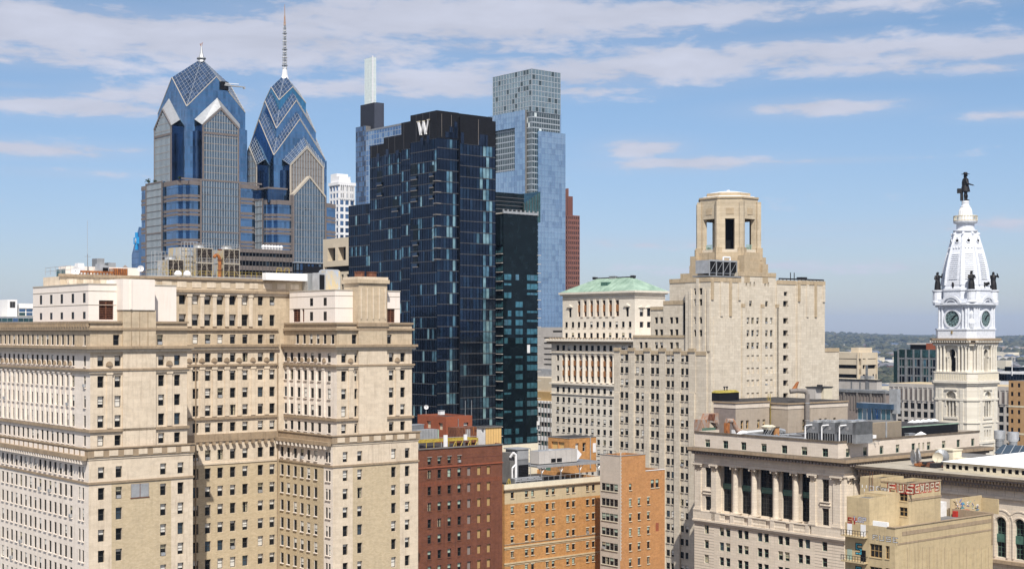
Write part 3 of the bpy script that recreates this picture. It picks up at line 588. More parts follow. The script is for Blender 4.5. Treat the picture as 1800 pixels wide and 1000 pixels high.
q = Small('steel_platform', 'long grey steel platform with pipes under the cooling towers', 'platform', H, hx(248), yt-2.2, zr)
L = hx(480)-hx(248); zz = zb1-zr; k_ = q.mb('deck'); k_.box(0, L, 0, 7.5, zz-.55, zz-.1, 'galvanised'); pp = q.mb('legs')
for i in range(14): pp.box(L*i/13-.08, L*i/13+.08, .2, .36, 0, zz-.5, 'steel_grey')
pq = q.mb('pipes')
for i, (r, zo) in enumerate(((.22, -.1), (.16, .25), (.1, .5))): pq.tube((0, -.3-i*.25, zz+zo-.7), (L+2*i, -.3-i*.25, zz+zo-.7), r, 'galvanised', 8)
ra = q.mb('railing')
for i in range(24): ra.tube((L*i/23, 0, zz-.1), (L*i/23, 0, zz+1.0), .035, 'yellow_steel' if i > 3 else 'galvanised', 4)
for hh in (.5, 1.0): ra.tube((0, 0, zz+hh), (L, 0, zz+hh), .03, 'yellow_steel', 4)
q.done()
q = Small('rusty_pipe', 'rust brown goose-neck pipe between the stacked cooling towers', 'pipe', H, hx(383.5), yt-.6, zr)
zz = zt_(443)-zr; q.mb('pipe').path([(0, 0, 0), (.05, 0, zz-.8), (-.3, 0, zz-.1), (-.9, 0, zz), (-1.2, 0, zz-.5)], .34, 'rust_orange', 8)
for k in range(4): q.mb('flange').lathe(.03, 0, [(.46, 1+k*2), (.46, 1.25+k*2)], 'rust_brown', 10)
q.done()
def scaffold(x0, x1_, y, z0, z1, label, nx, nz):
    q = Small('scaffold', label, 'scaffold', H, x0, y, z0); a = q.mb('standards'); b2 = q.mb('ledgers'); L = x1_-x0; h = z1-z0
    for i in range(nx+1):
        for yy in (0, 1.4): a.tube((L*i/nx, yy, 0), (L*i/nx, yy, h), .045, 'galvanised', 4)
    for j in range(1, nz+1):
        for yy in (0, 1.4): b2.tube((0, yy, h*j/nz), (L, yy, h*j/nz), .04, 'galvanised', 4)
    return q.done()
scaffold(hx(270), hx(294), yt-.5, zb1, zt_(440), 'thin grey scaffold frame left of the low cooling tower', 4, 5)
scaffold(hx(321), hx(343), yt-.8, zb1, zt_(421), 'thin grey scaffold frame between low and stacked cooling towers', 4, 6)
q = Small('cooling_cabinet', 'mottled tan and blue equipment cabinet beside the stacked cooling towers', 'cabinet', H, hx(320), yt+1, zb1)
q.mb('casing').box(0, hx(343)-hx(320), 0, 5, 0, zt_(430)-zb1, 'cooling_panel'); q.mb('frame').box(hx(337)-hx(320), hx(338)-hx(320), -.1, 0, 0, zt_(430)-zb1, 'pale_aluminium'); q.done()
# left roof: white duct house, rusty tank, dish, mast
yl_ = 20.8
def lx(p, y=yl_): return H.X(p, y)
zt2 = lambda py, x=3, y=yl_: H.Z(py, x, y)
ys = 23.2; q = Small('white_roof_shed', 'long white plant shed with small green windows on the hotel left roof', 'shed', H, 5.5, ys, 116.1); a = q.mb('wall'); h = H.Z(467, 4.5, ys)-116.1; a.box(0, 14, 0, max(2, YC-24), 0, h, WS, 'roof_white')
for k in range(5): q.mb('window').box(-.05, .02, .4+.8*k, 1.0+.8*k, .9, 2.3, 'green_glass')
q.mb('window'); q.done()
q = Small('rusty_tank', 'rust streaked boxy metal tank on the hotel left roof', 'tank', H, lx(200), 20.7, zr)
w = lx(223)-lx(200); h = H.Z(470, 8, 20.7)-zr; q.mb('panels').box(0, w, 0, 3, 0, h, 'rust_orange')
for k in range(7): q.mb('ribs').box(w*k/6-.06, w*k/6+.06, -.08, 0, 0, h, 'rust_brown')
q.mb('end_panel').box(-1.6, 0, .2, 2.8, 0, h*.96, 'rust_patchy'); q.mb('legs').box(-1, w, .5, .7, -.02, .05, 'rust_brown'); q.done()
q = Small('rusty_grating', 'rusted open steel walkway left of the rusty tank', 'walkway', H, lx(138), 20.1, zr); w = lx(200)-lx(138)
for z in (.9, 1.6): q.mb('beam').box(0, w, 0, .2, z, z+.35, 'rust_orange')
for k in range(12): q.mb('legs').box(w*k/11-.08, w*k/11+.08, 0, .2, 0, 1.7, 'rust_orange'); 
for k in range(11): q.mb('brace').tube((w*k/11, .1, .3), (w*(k+1)/11, .1, 1.5), .06, 'rust_brown', 4)
q.done()
q = Small('white_hood', 'tall white wedge shaped air hood on the hotel left roof', 'air hood', H, lx(139), 21.3, zr); h = zt2(461)-zr; w = lx(150)-lx(139)
q.mb('hood').rings([[(0, 0, 0), (w*1.5, 0, 0), (w*1.5, 2, 0), (0, 2, 0)], [(0, 0, h), (w*.95, 0, h), (w*.95, 1.4, h), (0, 1.4, h)]], 'white_paint'); q.mb('base').box(-.2, w*1.6, -.1, 2.2, 0, .5, 'rust_orange'); q.done()
q = Small('duct_hood', 'grey duct hood with dark square mouth left of the rusty tank', 'duct', H, lx(172), 20.7, zr+1.2); w = lx(190)-lx(172)
q.mb('duct').rings([[(0, 0, 0), (w, 0, 0), (w, 2, 0), (0, 2, 0)], [(w*.2, 0, 2.1), (w*1.1, 0, 1.7), (w*1.1, 2, 1.7), (w*.2, 2, 2.1)]], 'galvanised'); q.mb('mouth').box(w*.45, w*.98, -.06, .02, .6, 1.4, 'interior_dark'); q.done()
def dish(B_, x, y, z, r, label, mat='white_paint', yaw=-.5, group=None, mast=1.6):
    q = Small('satellite_dish', label, 'satellite dish', B_, x, y, z, group, rz=yaw)
    q.mb('mast').tube((0, 0, 0), (0, 0, mast), .07, 'galvanised', 6)
    dsh = q.mb('dish'); n = 16; rg = []
    for k in range(6):
        rr = r*k/5+.02; rg.append([(rr*math.cos(2*math.pi*j/n), -.12-.35*(rr/r)**2*r, mast+rr*math.sin(2*math.pi*j/n)) for j in range(n)])
    for k in range(5, -1, -1):
        rr = r*k/5+.02; rg.append([(rr*math.cos(2*math.pi*j/n), -.06-.35*(rr/r)**2*r, mast+rr*math.sin(2*math.pi*j/n)) for j in range(n)])
    dsh.rings(rg, mat); q.mb('feed_arm').tube((0, -.1, mast-r*.8), (0, -r*1.0, mast), .03, 'steel_grey', 4); q.mb('feed_arm').sphere((0, -r, mast), .1, 'steel_grey', 6)
    return q.done()
dish(H, lx(131), 20.2, zr+.2, .75, 'small white satellite dish left of the rusted walkway')
dish(H, lx(245), 20.2, zr+1.0, .55, 'small round white dish beside the yellow railed platform')
for i, p in enumerate((313, 329)):
    q = Small('roof_fan', 'white mushroom roof fan, %s of the two in front of the low cooling tower' % ('left', 'right')[i], 'roof fan', H, H.X(p, yt-3), yt-3, zr, 'mushroom fans on the hotel roof')
    q.mb('cap').lathe(0, 0, [(.35, 1.6), (.75, 1.9), (.7, 2.3), (.3, 2.7)], 'white_paint', 10); q.mb('neck').lathe(0, 0, [(.35, 0), (.3, 1.6)], 'galvanised', 8); q.done()
q = Small('antenna_mast', 'tall thin whip antenna on the hotel left roof', 'antenna', H, lx(161), 22.6, zr); q.mb('mast').tube((0, 0, 0), (0, 0, 5), .07, 'steel_grey', 5); q.mb('whip').tube((0, 0, 5), (0, 0, 11), .035, 'pale_aluminium', 4); q.mb('crossarm').tube((-.6, 0, 4.6), (.6, 0, 4.6), .04, 'steel_grey', 4); q.done()
for i, (p, hh) in enumerate(((177, 452), (197, 459))):
    z1 = H.Z(hh, 6, 25.5); q = Small('roof_tank', ('taller', 'lower')[i]+' grey slatted equipment box above the white roof shed', 'equipment box', H, H.X(p-6, 25.5), 25.5, 118.2, 'grey boxes on the white roof shed'); w = H.X(p+6, 25.5)-H.X(p-6, 25.5)
    q.mb('box').box(0, w, 0, 2.4, 0, z1-118.2, 'steel_grey'); [q.mb('slats').box(w*k/6-.04, w*k/6+.04, -.07, 0, 0, z1-118.2, 'galvanised') for k in range(7)]; q.done()
q = Small('roof_pyramid', 'small brown pyramid roof vent behind the rusty tank', 'roof vent', H, H.X(220, 25), 25, 117.6); q.mb('cap').rings([[(-.9, -.9, .7), (.9, -.9, .7), (.9, .9, .7), (-.9, .9, .7)], [(-.05, -.05, 1.9), (.05, -.05, 1.9), (.05, .05, 1.9), (-.05, .05, 1.9)]], 'board_grey'); q.mb('curb').box(-.7, .7, -.7, .7, 0, .7, 'board_grey'); q.done()
railing('guard_railing', 'thin grey guard railing at the far left end of the hotel roof', H, [(3.2, YC-.5, 117.3), (3.2, YC-12, 117.3)], 1.3)
# right roof: white duct and blue-grey unit between the wings
q = Small('elbow_duct', 'big white square duct bending down beside the grey rooftop unit', 'duct', H, H.X(541, 17.5), 17.5, 112.4)
w = H.X(555, 17.5)-H.X(541, 17.5); zt3 = H.Z(479, x2, 17.5)-112.4; q.mb('riser').box(0, w, 0, 2, 1.6, zt3, 'pale_aluminium'); q.mb('elbow').path([(w*.3, 1, 1.8), (w*1.4, 1, 1.9), (w*2.0, .8, 1.4), (w*2.1, .6, .2)], .75, 'pale_aluminium', 10)
q.mb('long_duct').box(-9, 0, .5, 1.9, zt3-1.5, zt3-.1, 'roof_white'); q.done()
q = Small('rooftop_unit', 'blue-grey rooftop air unit with a dark fan mouth left of the stone chimney', 'air unit', H, H.X(573, 14), 14, 114.2); w = H.X(598, 14)-H.X(573, 14); h = H.Z(474, x2, 14)-114.2
q.mb('casing').box(0, w, 0, 2.6, .6, h, 'cooling_panel'); q.mb('fan_mouth').box(-1.6, 0, .1, 2.4, .9, h-.4, 'galvanised'); q.mb('fan_mouth').box(-1.4, -.3, .02, .1, 1.2, h-.8, 'interior_dark'); q.mb('legs').box(0, w, .2, .4, 0, .6, 'steel_grey'); q.mb('lid').rings([[(0, 0, h), (w, 0, h), (w, 2.6, h), (0, 2.6, h)], [(.3, .3, h+.3), (w-.3, .3, h+.3), (w-.3, 2.3, h+.3), (.3, 2.3, h+.3)]], 'galvanised'); q.done()
q = Small('yellow_stair', 'pale yellow steel stair frame on the hotel centre roof', 'stair', H, hx(476), yt-1, zr); w = 2.6
for k in (0, 1): q.mb('frame').path([(k*w*.7, 0, 0), (k*w*.7+.9, 0, 3.9), (k*w*.7+1.8, 0, 3.9), (k*w*.7+1.8, 0, 0)], .06, 'yellow_steel', 4)
for k in range(7): q.mb('treads').box(.2+k*.13, w*.7+.2+k*.13, -.3, .3, .5*k+.3, .5*k+.36, 'yellow_steel')
q.done()
# ================================================================ RED BRICK BUILDING
B = Bld('brick_building', 'dark red brick building with boarded tan windows, right of the cream hotel', 'brick building', 731, 296)
xr = B.X(883); zt = 82.9; xw = B.X(772); yr = [(B.Z(y, xw)-.95, B.Z(y, xw)+.85) for y in (832, 861, 889, 918, 945.5, 973, 1000)]
cl = [B.X(p) for p in (755, 772.5, 790, 807.5)]; cb = [B.X(p) for p in (824.5, 842, 859)]
S2 = 'sash:window_frame_dark:blind_green:red_brick'
w = wgrid(cl, yr, .95, S2)+wgrid(cl, [(B.Z(810, xw)-.65, B.Z(810, xw)+.75)], .95, S2)+wgrid(cb[1:], yr, .95, 'board:board_tan')+wgrid(cb[:1], yr, .95, 'board:board_grey')
B.block(0, xr, 0, 32, 0, zt, w, mat='red_brick', top='roof_dark', parapet=.9, reveal=.3)
q = B.mb('brick_bands')
for z in (zt-.15, B.Z(820.5, xw)): q.box(-.1, xr+.1, -.18, .05, z-.12, z+.15, 'red_brick_bright' if z < zt-1 else 'roof_grey')
for k in range(60): q.box(k*xr/60+.05, k*xr/60+.12, -.06, .02, B.Z(855, xw)+.3, B.Z(845, xw), 'red_brick_bright')
for c in cl: q.box(c-.6, c+.6, -.12, .02, B.Z(803, xw), B.Z(803, xw)+.2, 'board_grey')
for c in cl+cb:
    for r_ in yr: q.box(c-.55, c+.55, -.04, .01, r_[1]+.02, r_[1]+.3, 'brown_stone')
for i in range(3): q.box(B.X(817+i*22), B.X(836+i*22), -.05, .02, zt-2.6, zt-2.5, 'brown_stone')
B.done(); RB = B
zr_ = zt-.9
def Zr(py, x, y): return RB.Z(py, x, y)
ya = 17; q = Bld('brick_penthouse', 'bright red brick penthouse with pale shutters on the dark brick building', 'penthouse', at=RB.wpt(RB.X(784, ya), ya)[:2]); q.e['label'] = 'bright red brick rooftop house with pale shuttered windows on the dark brick building'
zp = q.Z(732); a, b_ = q.Y(734), q.X(830)
q.block(0, b_, 0, a, zr_, zp, [(q.X(815), q.X(823.5), q.Z(756), q.Z(744), 'sash:window_frame_dark')], [(q.Y(757), q.Y(750), q.Z(754)-.1, q.Z(742), 'board:roof_cream'), (q.Y(778), q.Y(771), q.Z(756), q.Z(744), 'board:roof_cream')], 'red_brick_bright', 'roof_dark', parapet=.4, matL='red_brick_bright')
q.mb('pipe').tube((b_*.45, -.15, zr_), (b_*.45, -.15, zp-.6), .1, 'steel_grey'); q.done()
ya = 2.2; q = Bld('plywood_hut', 'flat roofed tan plywood box hut with grey side on the brick roof corner', 'hut', at=RB.wpt(RB.X(853.5, ya), ya)[:2])
zp = q.Z(751.5); q.block(0, q.X(881), 0, q.Y(838), zr_, zp, [], [(q.Y(850), q.Y(846), q.Z(760), q.Z(754), 'open')], 'plywood_yellow', 'roof_dark', matL='white_paint')
q.ledge(0, q.X(881), 0, q.Y(838), zp, zp+.25, .25, 'roof_grey', 'roof_edge', 'roof_dark')
for k in range(7): q.mb('battens').box(q.X(881)*k/6-.03, q.X(881)*k/6+.03, -.05, .01, zr_, zp, 'board_tan')
q.done()
q = Small('rusty_water_tank', 'rust brown ribbed tank with a pale door between penthouse and plywood hut', 'tank', RB, RB.X(802, 6), 6, zr_)
w = RB.X(841, 6)-RB.X(802, 6); h = Zr(754, 8, 6)-zr_; q.mb('shell').box(0, w, 0, 3, .9, h, 'rust_brown'); q.mb('door').box(w*.42, w*.62, -.06, 0, 1.4, h*.9, 'galvanised'); [q.mb('ribs').box(w*k/9-.05, w*k/9+.05, -.1, 0, .9, h, 'rust_orange' if k > 6 else 'rust_brown') for k in range(10)]; q.mb('legs').box(.1, w-.1, .3, .5, 0, .9, 'rust_brown'); q.done()
q = Small('duct_unit', 'long grey panelled duct unit with mint end cap on the brick roof', 'air unit', RB, RB.X(733, 8), 8, zr_+1.5); w = RB.X(769, 8)-RB.X(733, 8); h = Zr(757, 3, 8)-zr_-1.5
q.mb('casing').box(0, w, 0, 2.4, 0, h, 'galvanised'); q.mb('end_cap').rings([[(w, .0, .0), (w+.5, .1, .1), (w+.5, 2.3, .1), (w, 2.4, 0)], [(w, 0, h), (w+.5, .1, h-.1), (w+.5, 2.3, h-.1), (w, 2.4, h)]], 'verdigris'); [q.mb('seams').box(w*k/7-.03, w*k/7+.03, -.04, 0, 0, h, 'steel_grey') for k in range(8)]; q.done()
q = Small('grey_duct_box', 'grey louvred box half hidden behind the hotel, left of the penthouse', 'air unit', RB, RB.X(724, 12), 12, zr_+2); w = RB.X(745, 12)-RB.X(724, 12); h = Zr(749, 3, 12)-zr_-2; q.mb('casing').box(0, w, 0, 2.4, 0, h, 'steel_grey'); q.mb('lid').box(-.1, w+.1, -.1, 2.5, h, h+.15, 'pale_aluminium'); q.done()
q = Small('yellow_steel_frame', 'yellow painted steel dunnage frame along the brick roof front', 'steel frame', RB, RB.X(736, 1.8), 1.8, zr_); w = RB.X(840, 1.8)-RB.X(736, 1.8)
for yy in (0, 3.2): q.mb('beams').box(0, w, yy-.12, yy+.12, 1.9, 2.3, 'yellow_steel')
for k in range(9): q.mb('cross_beams').box(w*k/8-.1, w*k/8+.1, 0, 3.2, 2.0, 2.25, 'yellow_steel'); q.mb('legs').tube((w*k/8, 0, 0), (w*k/8, 0, 1.9), .09, 'yellow_steel' if k % 3 else 'galvanised', 5)
for k in range(5, 9): q.mb('braces').tube((w*(k-.5)/8, 0, .2), (w*k/8-.1, 0, 1.9), .1, 'yellow_steel', 5)
q.mb('top_rail').tube((0, -.1, 2.9), (w, -.1, 2.6), .05, 'galvanised', 5); q.done()
for i, (p, ph, ww) in enumerate(((783, 765, .9), (818, 766, .75))):
    q = Small('white_panel_antenna', ('tall', 'short')[i]+' white panel antenna at the front edge of the brick roof', 'antenna', RB, RB.X(p, .6), .6, zr_, 'panel antennas on the brick roof'); h = Zr(ph, 6, .6)-zr_; b0 = 0 if i == 0 else h-1.2
    q.mb('panel').box(-ww/2, ww/2, -.15, .15, b0, h, 'white_paint'); q.mb('pole').tube((0, .2, 0), (0, .2, h), .05, 'galvanised', 5); q.done()
dish(RB, RB.X(749, 20), 20, RB.Z(732, 4, 18), .5, 'tiny white dish on the bright red brick rooftop house')
for i, p in enumerate((818, 829)):
    q = Small('whip_antenna', ('left', 'right')[i]+' thin whip aerial rising above the bright brick rooftop house', 'antenna', RB, RB.X(p, 19), 19, RB.Z(732, 12, 18)-.5, 'whip aerials on the brick rooftop house'); q.mb('whip').tube((0, 0, 0), (0, 0, 3.6), .045, 'pale_aluminium', 4); q.mb('base').tube((0, 0, 0), (0, 0, .7), .1, 'steel_grey', 6); q.done()
q = Small('white_vent_box', 'small white vent box on the bright red brick rooftop house', 'vent', RB, RB.X(778, 22), 22, RB.Z(732, 8, 18)-.3); q.mb('box').box(-.6, .6, 0, 1, 0, .9, 'white_paint'); q.mb('cap').box(-.7, .7, -.1, 1.1, .9, 1.0, 'galvanised'); q.done()
# ================================================================ ORANGE BRICK BUILDING
B = Bld('brick_building', 'orange brick building with cream parapet and paired windows, lower centre', 'brick building', 887, 322); OB = B
xr = B.X(1055.5); zt = B.Z(851.5, .5); x9 = B.X(900)
pr_ = [900.5] + [925.5, 936.3, 962, 972.5, 998, 1008, 1032.7, 1043]; cl = [B.X(p) for p in pr_]
yr = [(B.Z(870+26*k, x9)-.68, B.Z(870+26*k, x9)+.68) for k in range(6)]
S3 = 'sash:window_frame_dark:blind_green:roof_cream'
B.block(0, xr, 0, 24, 0, zt, wgrid(cl, yr, .88, S3), mat='orange_brick', top='roof_dark', parapet=1.0, reveal=.22, zR=[(0, xr, B.Z(885, x9), zt, 'band_stone')])
q = B.mb('cornice'); q.box(-.2, xr, -.25, .05, B.Z(859.5, .5), zt+.05, 'cream_paint'); q.box(-.35, xr, -.45, .0, B.Z(859.5, .5)-.25, B.Z(859.5, .5), 'limestone_trim'); q.box(-.1, xr, -.1, .0, B.Z(859.5, .5)-.45, B.Z(859.5, .5)-.25, 'band_stone')
for py in (961.5, 990): z = B.Z(py, .5); q.box(-.15, xr, -.18, .05, z-.25, z+.1, 'band_stone'); q.box(-.05, xr, -.08, .0, z-.6, z-.45, 'band_stone')
for py in (961.5-4.5,): z = B.Z(py, .5); q.box(-.1, xr, -.12, .05, z-.1, z+.08, 'limestone_trim')
for c in cl:
    for r_ in yr: q.box(c-.55, c+.55, -.06, .0, r_[1]+.01, r_[1]+.2, 'roof_cream')
q2 = B.mb('rear_wall'); q2.box(0, xr, 23, 24.2, zt-1, B.Z(789, 0, 23), 'cream_paint', 'roof_grey'); q2.box(B.X(960, 22.9), B.X(968, 22.9), 22.9, 23.0, zt-1, zt+1.3, 'verdigris_dark')
B.done(); zo = zt-1
q = Small('cooling_unit', 'tall grey cooling unit with black grille and white pipes on the orange roof', 'cooling unit', OB, OB.X(899, 5), 5, zo); w = OB.X(929, 5)-OB.X(899, 5); h = OB.Z(791, 6, 5)-zo
q.mb('casing').box(w*.3, w, 0, 4, .8, h, 'steel_grey'); q.mb('casing').box(w*.35, w*.98, -.1, 0, h*.72, h*.97, 'galvanised'); q.mb('grille').box(w*.4, w*.97, -.12, -.02, h*.2, h*.56, 'interior_dark'); [q.mb('grille').box(w*.4, w*.97, -.18, -.12, h*(.2+.045*k), h*(.2+.045*k)+.05, 'dark_metal') for k in range(9)]
q.mb('side_box').box(0, w*.28, .5, 3.5, .5, h*.92, 'roof_grey'); q.mb('pipe').path([(w*.18, -.5, .1), (w*.18, -.5, h*.86), (w*.05, -.4, h*.93), (-.1, .3, h*.8)], .3, 'white_paint', 8); q.mb('pipe').path([(w*.18, -.5, h*.6), (-.25, -.6, h*.5), (-.25, -.6, .3)], .2, 'white_paint', 8)
q.mb('top_deck').box(w*.2, w*1.05, -.3, 4.2, h, h+.25, 'galvanised'); [q.mb('cage').tube((w*1.12, yy, .2), (w*1.12, yy, h*1.02), .06, 'galvanised', 4) for yy in (0, 1.3, 2.6)]; [q.mb('cage').tube((w*1.12, 0, h*k/9), (w*1.12, 2.6, h*k/9), .05, 'galvanised', 4) for k in range(1, 10)]; q.done()
q = Small('steel_platform', 'grey steel platform on branching posts carrying a white air unit', 'platform', OB, OB.X(938, 5), 5, zo); w = OB.X(1056, 5)-OB.X(938, 5); h = OB.Z(820, 10, 5)-zo
q.mb('deck').box(0, w, -1.2, 8, h-.3, h, 'steel_grey'); q.mb('edge_beam').box(0, w, -1.35, -1.2, h-.45, h+.12, 'galvanised')
for k in range(4):
    xx = w*(.08+.28*k); q.mb('posts').tube((xx, -.9, 0), (xx, -.9, h-.4), .12, 'galvanised', 6)
    for sg in (-1, 1): q.mb('posts').tube((xx, -.9, h*.55), (xx+sg*1.0, -.9, h-.4), .08, 'galvanised', 5)
q.done()
q = Small('air_unit', 'long white packaged air unit on the grey steel platform', 'air unit', OB, OB.X(947, 6), 6, zo+h+.1); w = OB.X(1014, 6)-OB.X(947, 6); hh = OB.Z(795.5, 9, 6)-zo-h-.1
q.mb('casing').box(0, w, 0, 3.2, .1, hh, 'concrete_pale', 'galvanised'); q.mb('hood').rings([[(w, 0, .2), (w, 3.2, .2), (w, 3.2, hh), (w, 0, hh)], [(w+1.5, 0, hh*.5), (w+1.5, 3.2, hh*.5), (w+1.5, 3.2, hh*.6), (w+1.5, 0, hh*.6)]], 'white_paint')
for a, c in ((.32, .44), (.47, .6)): q.mb('intake').box(w*a, w*c, -.05, 0, .3, hh*.38, 'interior_dark')
for k in range(8): q.mb('seams').box(w*k/7-.02, w*k/7+.02, -.05, 0, .1, hh, 'galvanised')
q.mb('skids').box(-.2, w+.2, .2, .5, -.1, .1, 'dark_metal'); q.mb('skids').box(-.2, w+.2, 2.6, 2.9, -.1, .1, 'dark_metal')
q.mb('fans').lathe(w*.4, 1.6, [(.9, hh), (.9, hh+.25)], 'galvanised', 12); q.done()
railing('guard_railing', 'grey guard railing behind the cream parapet of the orange building', OB, [(OB.X(905, 1), 1, zo), (xr-.3, 1, zo)], 2.0, 'galvanised', 1.6)
q = Small('roof_pipes', 'low grey pipe run with supports at the orange roof front', 'pipes', OB, OB.X(905, 2.4), 2.4, zo); w = OB.X(952, 2.4)-OB.X(905, 2.4)
for k in range(3): q.mb('pipe').tube((0, .5*k, 1.2+.3*k), (w, .5*k, 1.2+.3*k), .16, 'galvanised', 7)
for k in range(5): q.mb('supports').box(w*k/4-.07, w*k/4+.07, 0, 1.2, 0, 1.8, 'steel_grey')
q.done()
q = Small('yellow_ladder_stand', 'small yellow step stand beside the white pipes on the orange roof', 'step stand', OB, OB.X(896, 3), 3, zo)
for sg in (-1, 1): q.mb('legs').tube((sg*.5, 0, 0), (sg*.12, .2, 1.9), .07, 'yellow_steel', 5); q.mb('legs').tube((sg*.5, .9, 0), (sg*.12, .3, 1.9), .07, 'yellow_steel', 5)
for k in range(4): q.mb('rungs').box(-.42+.07*k, .42-.07*k, -.02+.04*k, .1+.04*k, .35+.4*k, .43+.4*k, 'yellow_steel')
q.done()
ya = 17; q = Bld('brick_rooftop_house', 'small orange brown brick rooftop house with plywood panels behind the white air unit', 'rooftop house', at=OB.wpt(OB.X(1001, ya+8), ya+8)[:2])
zp = q.Z(770.5); q.block(0, q.X(1048), 0, q.Y(963.5), zo-1, zp, wgrid([q.X(1014.5), q.X(1027)], [(q.Z(795), q.Z(779.5))], 1.2, 'sash:window_frame_pale:blind_white'), [(q.Y(980.5), q.Y(969), q.Z(796), q.Z(778), 'board:plywood_yellow'), (q.Y(992), q.Y(981.3), q.Z(796), q.Z(778), 'board:plywood_yellow')], 'orange_brick', 'roof_dark', parapet=.4)
q.ledge(0, q.X(1048), 0, q.Y(963.5), zp, zp+.12, .1, 'pale_aluminium', 'roof_edge', 'roof_dark'); q.mb('pipe').tube((q.X(1037), -.2, zo), (q.X(1037), -.2, zp), .15, 'galvanised'); q.mb('white_panel').box(q.X(1042), q.X(1047), -.1, 0, zp-4, zp-1.6, 'white_paint'); q.done()
# ---- orange tower with pale side
B = Bld('brick_building', 'orange brick tower with pale grey side and window strips, right of the cream parapet building', 'brick building', 1090, 325); OT = B; B.e['label'] = 'stepped orange brick tower with pale grey side beside the cream parapet building'
xa, xb_, yl_2 = B.X(1134.5), B.X(1168.5), B.Y(1055); zt = B.Z(801.5); z2 = B.Z(827.5, xa)
rz = [(B.Z(y, B.X(1123))-.85, B.Z(y, B.X(1123))+.75) for y in (881, 907, 933, 959, 986, 1012)]; r0 = (B.Z(855, 3)-.8, B.Z(855, 3)+.7)
S4 = 'sash:window_frame_dark:blind_green:roof_cream'
cL = [B.Y(p) for p in (1082.5, 1075.2, 1068, 1061)]; rL = [(B.Z(y, 0, cL[1])-.9, B.Z(y, 0, cL[1])+.8) for y in (856, 882.5, 908.5, 934, 960, 986)]
B.block(0, xa, 0, yl_2, 0, zt, wgrid([B.X(1108), B.X(1123.4)], rz, .82, S4)+[(B.X(1108)-.41, B.X(1108)+.41, r0[0], r0[1], S4)], wgrid(cL, rL, 1.35, S4), 'orange_brick_plain', 'roof_dark', matL='grey_brick_pale', parapet=.6, reveal=.22)
B.block(xa+.01, xb_, 0, yl_2, 0, z2, wgrid([B.X(1139.7)], rz, .82, S4)+wgrid([B.X(1147), B.X(1155.3)], [(B.Z(850, 9)-1, B.Z(850, 9)+.9)], 1.1, S4)+[(B.X(1152.5), B.X(1158), B.Z(935, 9), B.Z(920, 9), 'board:red_brick_bright', .05)], mat='orange_brick_plain', top='roof_dark', parapet=.6, reveal=.22)
q = B.mb('coping'); q.box(-.08, xa+.05, -.1, .3, zt, zt+.12, 'pale_aluminium'); q.box(-.08, .3, .3, yl_2, zt, zt+.12, 'pale_aluminium'); q.box(xa+.05, xb_+.08, -.1, .3, z2, z2+.12, 'white_paint')
q = B.mb('corner_quoins'); [q.box(-.05, .45 if k % 2 else .28, -.05, .01, 55+.4*k, 55.36+.4*k, 'grey_brick_pale') for k in range(62)]
[q.box(B.X(pp)-.5, B.X(pp)+.5, -.05, 0, z[1]+.01, z[1]+.2, 'roof_cream') for pp in (1108, 1123.4, 1139.7) for z in rz]
B.done()
railing('guard_railing', 'small steel guard railing at the left edge of the stepped orange tower', OT, [(.6, yl_2-.5, zt-.3), (.6, 2, zt-.3)], 1.3, 'dark_metal', 1.3)
# ================================================================ ART DECO TOWER
B = Bld('art_deco_tower', 'stepped pale grey limestone art deco office tower with an open octagonal lantern on top', 'office tower', 1249, 392); D = B
DL, DS = 'deco_limestone', 'deco_limestone_stained'
S5 = 'sash:window_frame_dark:blind_white:deco_limestone'
yA = B.Y(1081, -.4); zA_ = B.Z(617)
up = [B.Y(p, -.4) for p in (1093, 1101.5, 1120.5, 1130, 1147, 1156, 1174.5, 1183, 1199, 1208)]
ym = B.Y(1147, -.4); rA = [(B.Z(y, 0, ym)-.95, B.Z(y, 0, ym)+.85) for y in [629, 651, 673, 696, 718, 740, 762]+[785+22.6*k for k in range(12)]]
B.block(-.4, 30, 1.2, yA, 0, zA_, [], wgrid(up, rA, 1.35, S5, rv=.18), DL, 'roof_grey', reveal=.3)
q = B.mb('piers')
for p in (1111, 1138.5, 1165, 1191.5, 1217, 1085.5):
    yy = B.Y(p, -.4); q.box(-.85, -.35, yy-1.1, yy+1.1, 0, B.Z(690, 0, yy), DL); q.box(-.6, -.35, yy-1.3, yy+1.3, B.Z(690, 0, yy), zA_+.4, DL); q.box(-.9, -.3, yy-1.3, yy+1.3, zA_-.3, zA_+.7, DS)
q.box(-.55, -.38, 1.2, yA, zA_-1.2, zA_-.1, DS)
for yy in (B.Y(1150, -.4),): pass
# C slab
yc0, yc1 = B.Y(1238, 1.2), B.Y(1113, 1.2); zc = B.Z(590, 1, yc0)
S6 = [(B.Y(p, 1.2)-.65, B.Y(p, 1.2)+.65, B.Z(612, 1.2, B.Y(1150))-.1, B.Z(603, 1.2, B.Y(1150))+.3, S5) for p in (1126.5, 1135.5, 1153.5, 1162.5, 1180, 1190)]+[(B.Y(1226.5, 1.2), B.Y(1218, 1.2), B.Z(613, 1.2, yc0), B.Z(602, 1.2, yc0), S5)]
B.block(1.2, 30, yc0, yc1, zA_-.5, zc, [], S6, DL, 'roof_grey')
q.box(1.0, 1.22, yc0, yc1, zc-.6, zc+.15, DS)
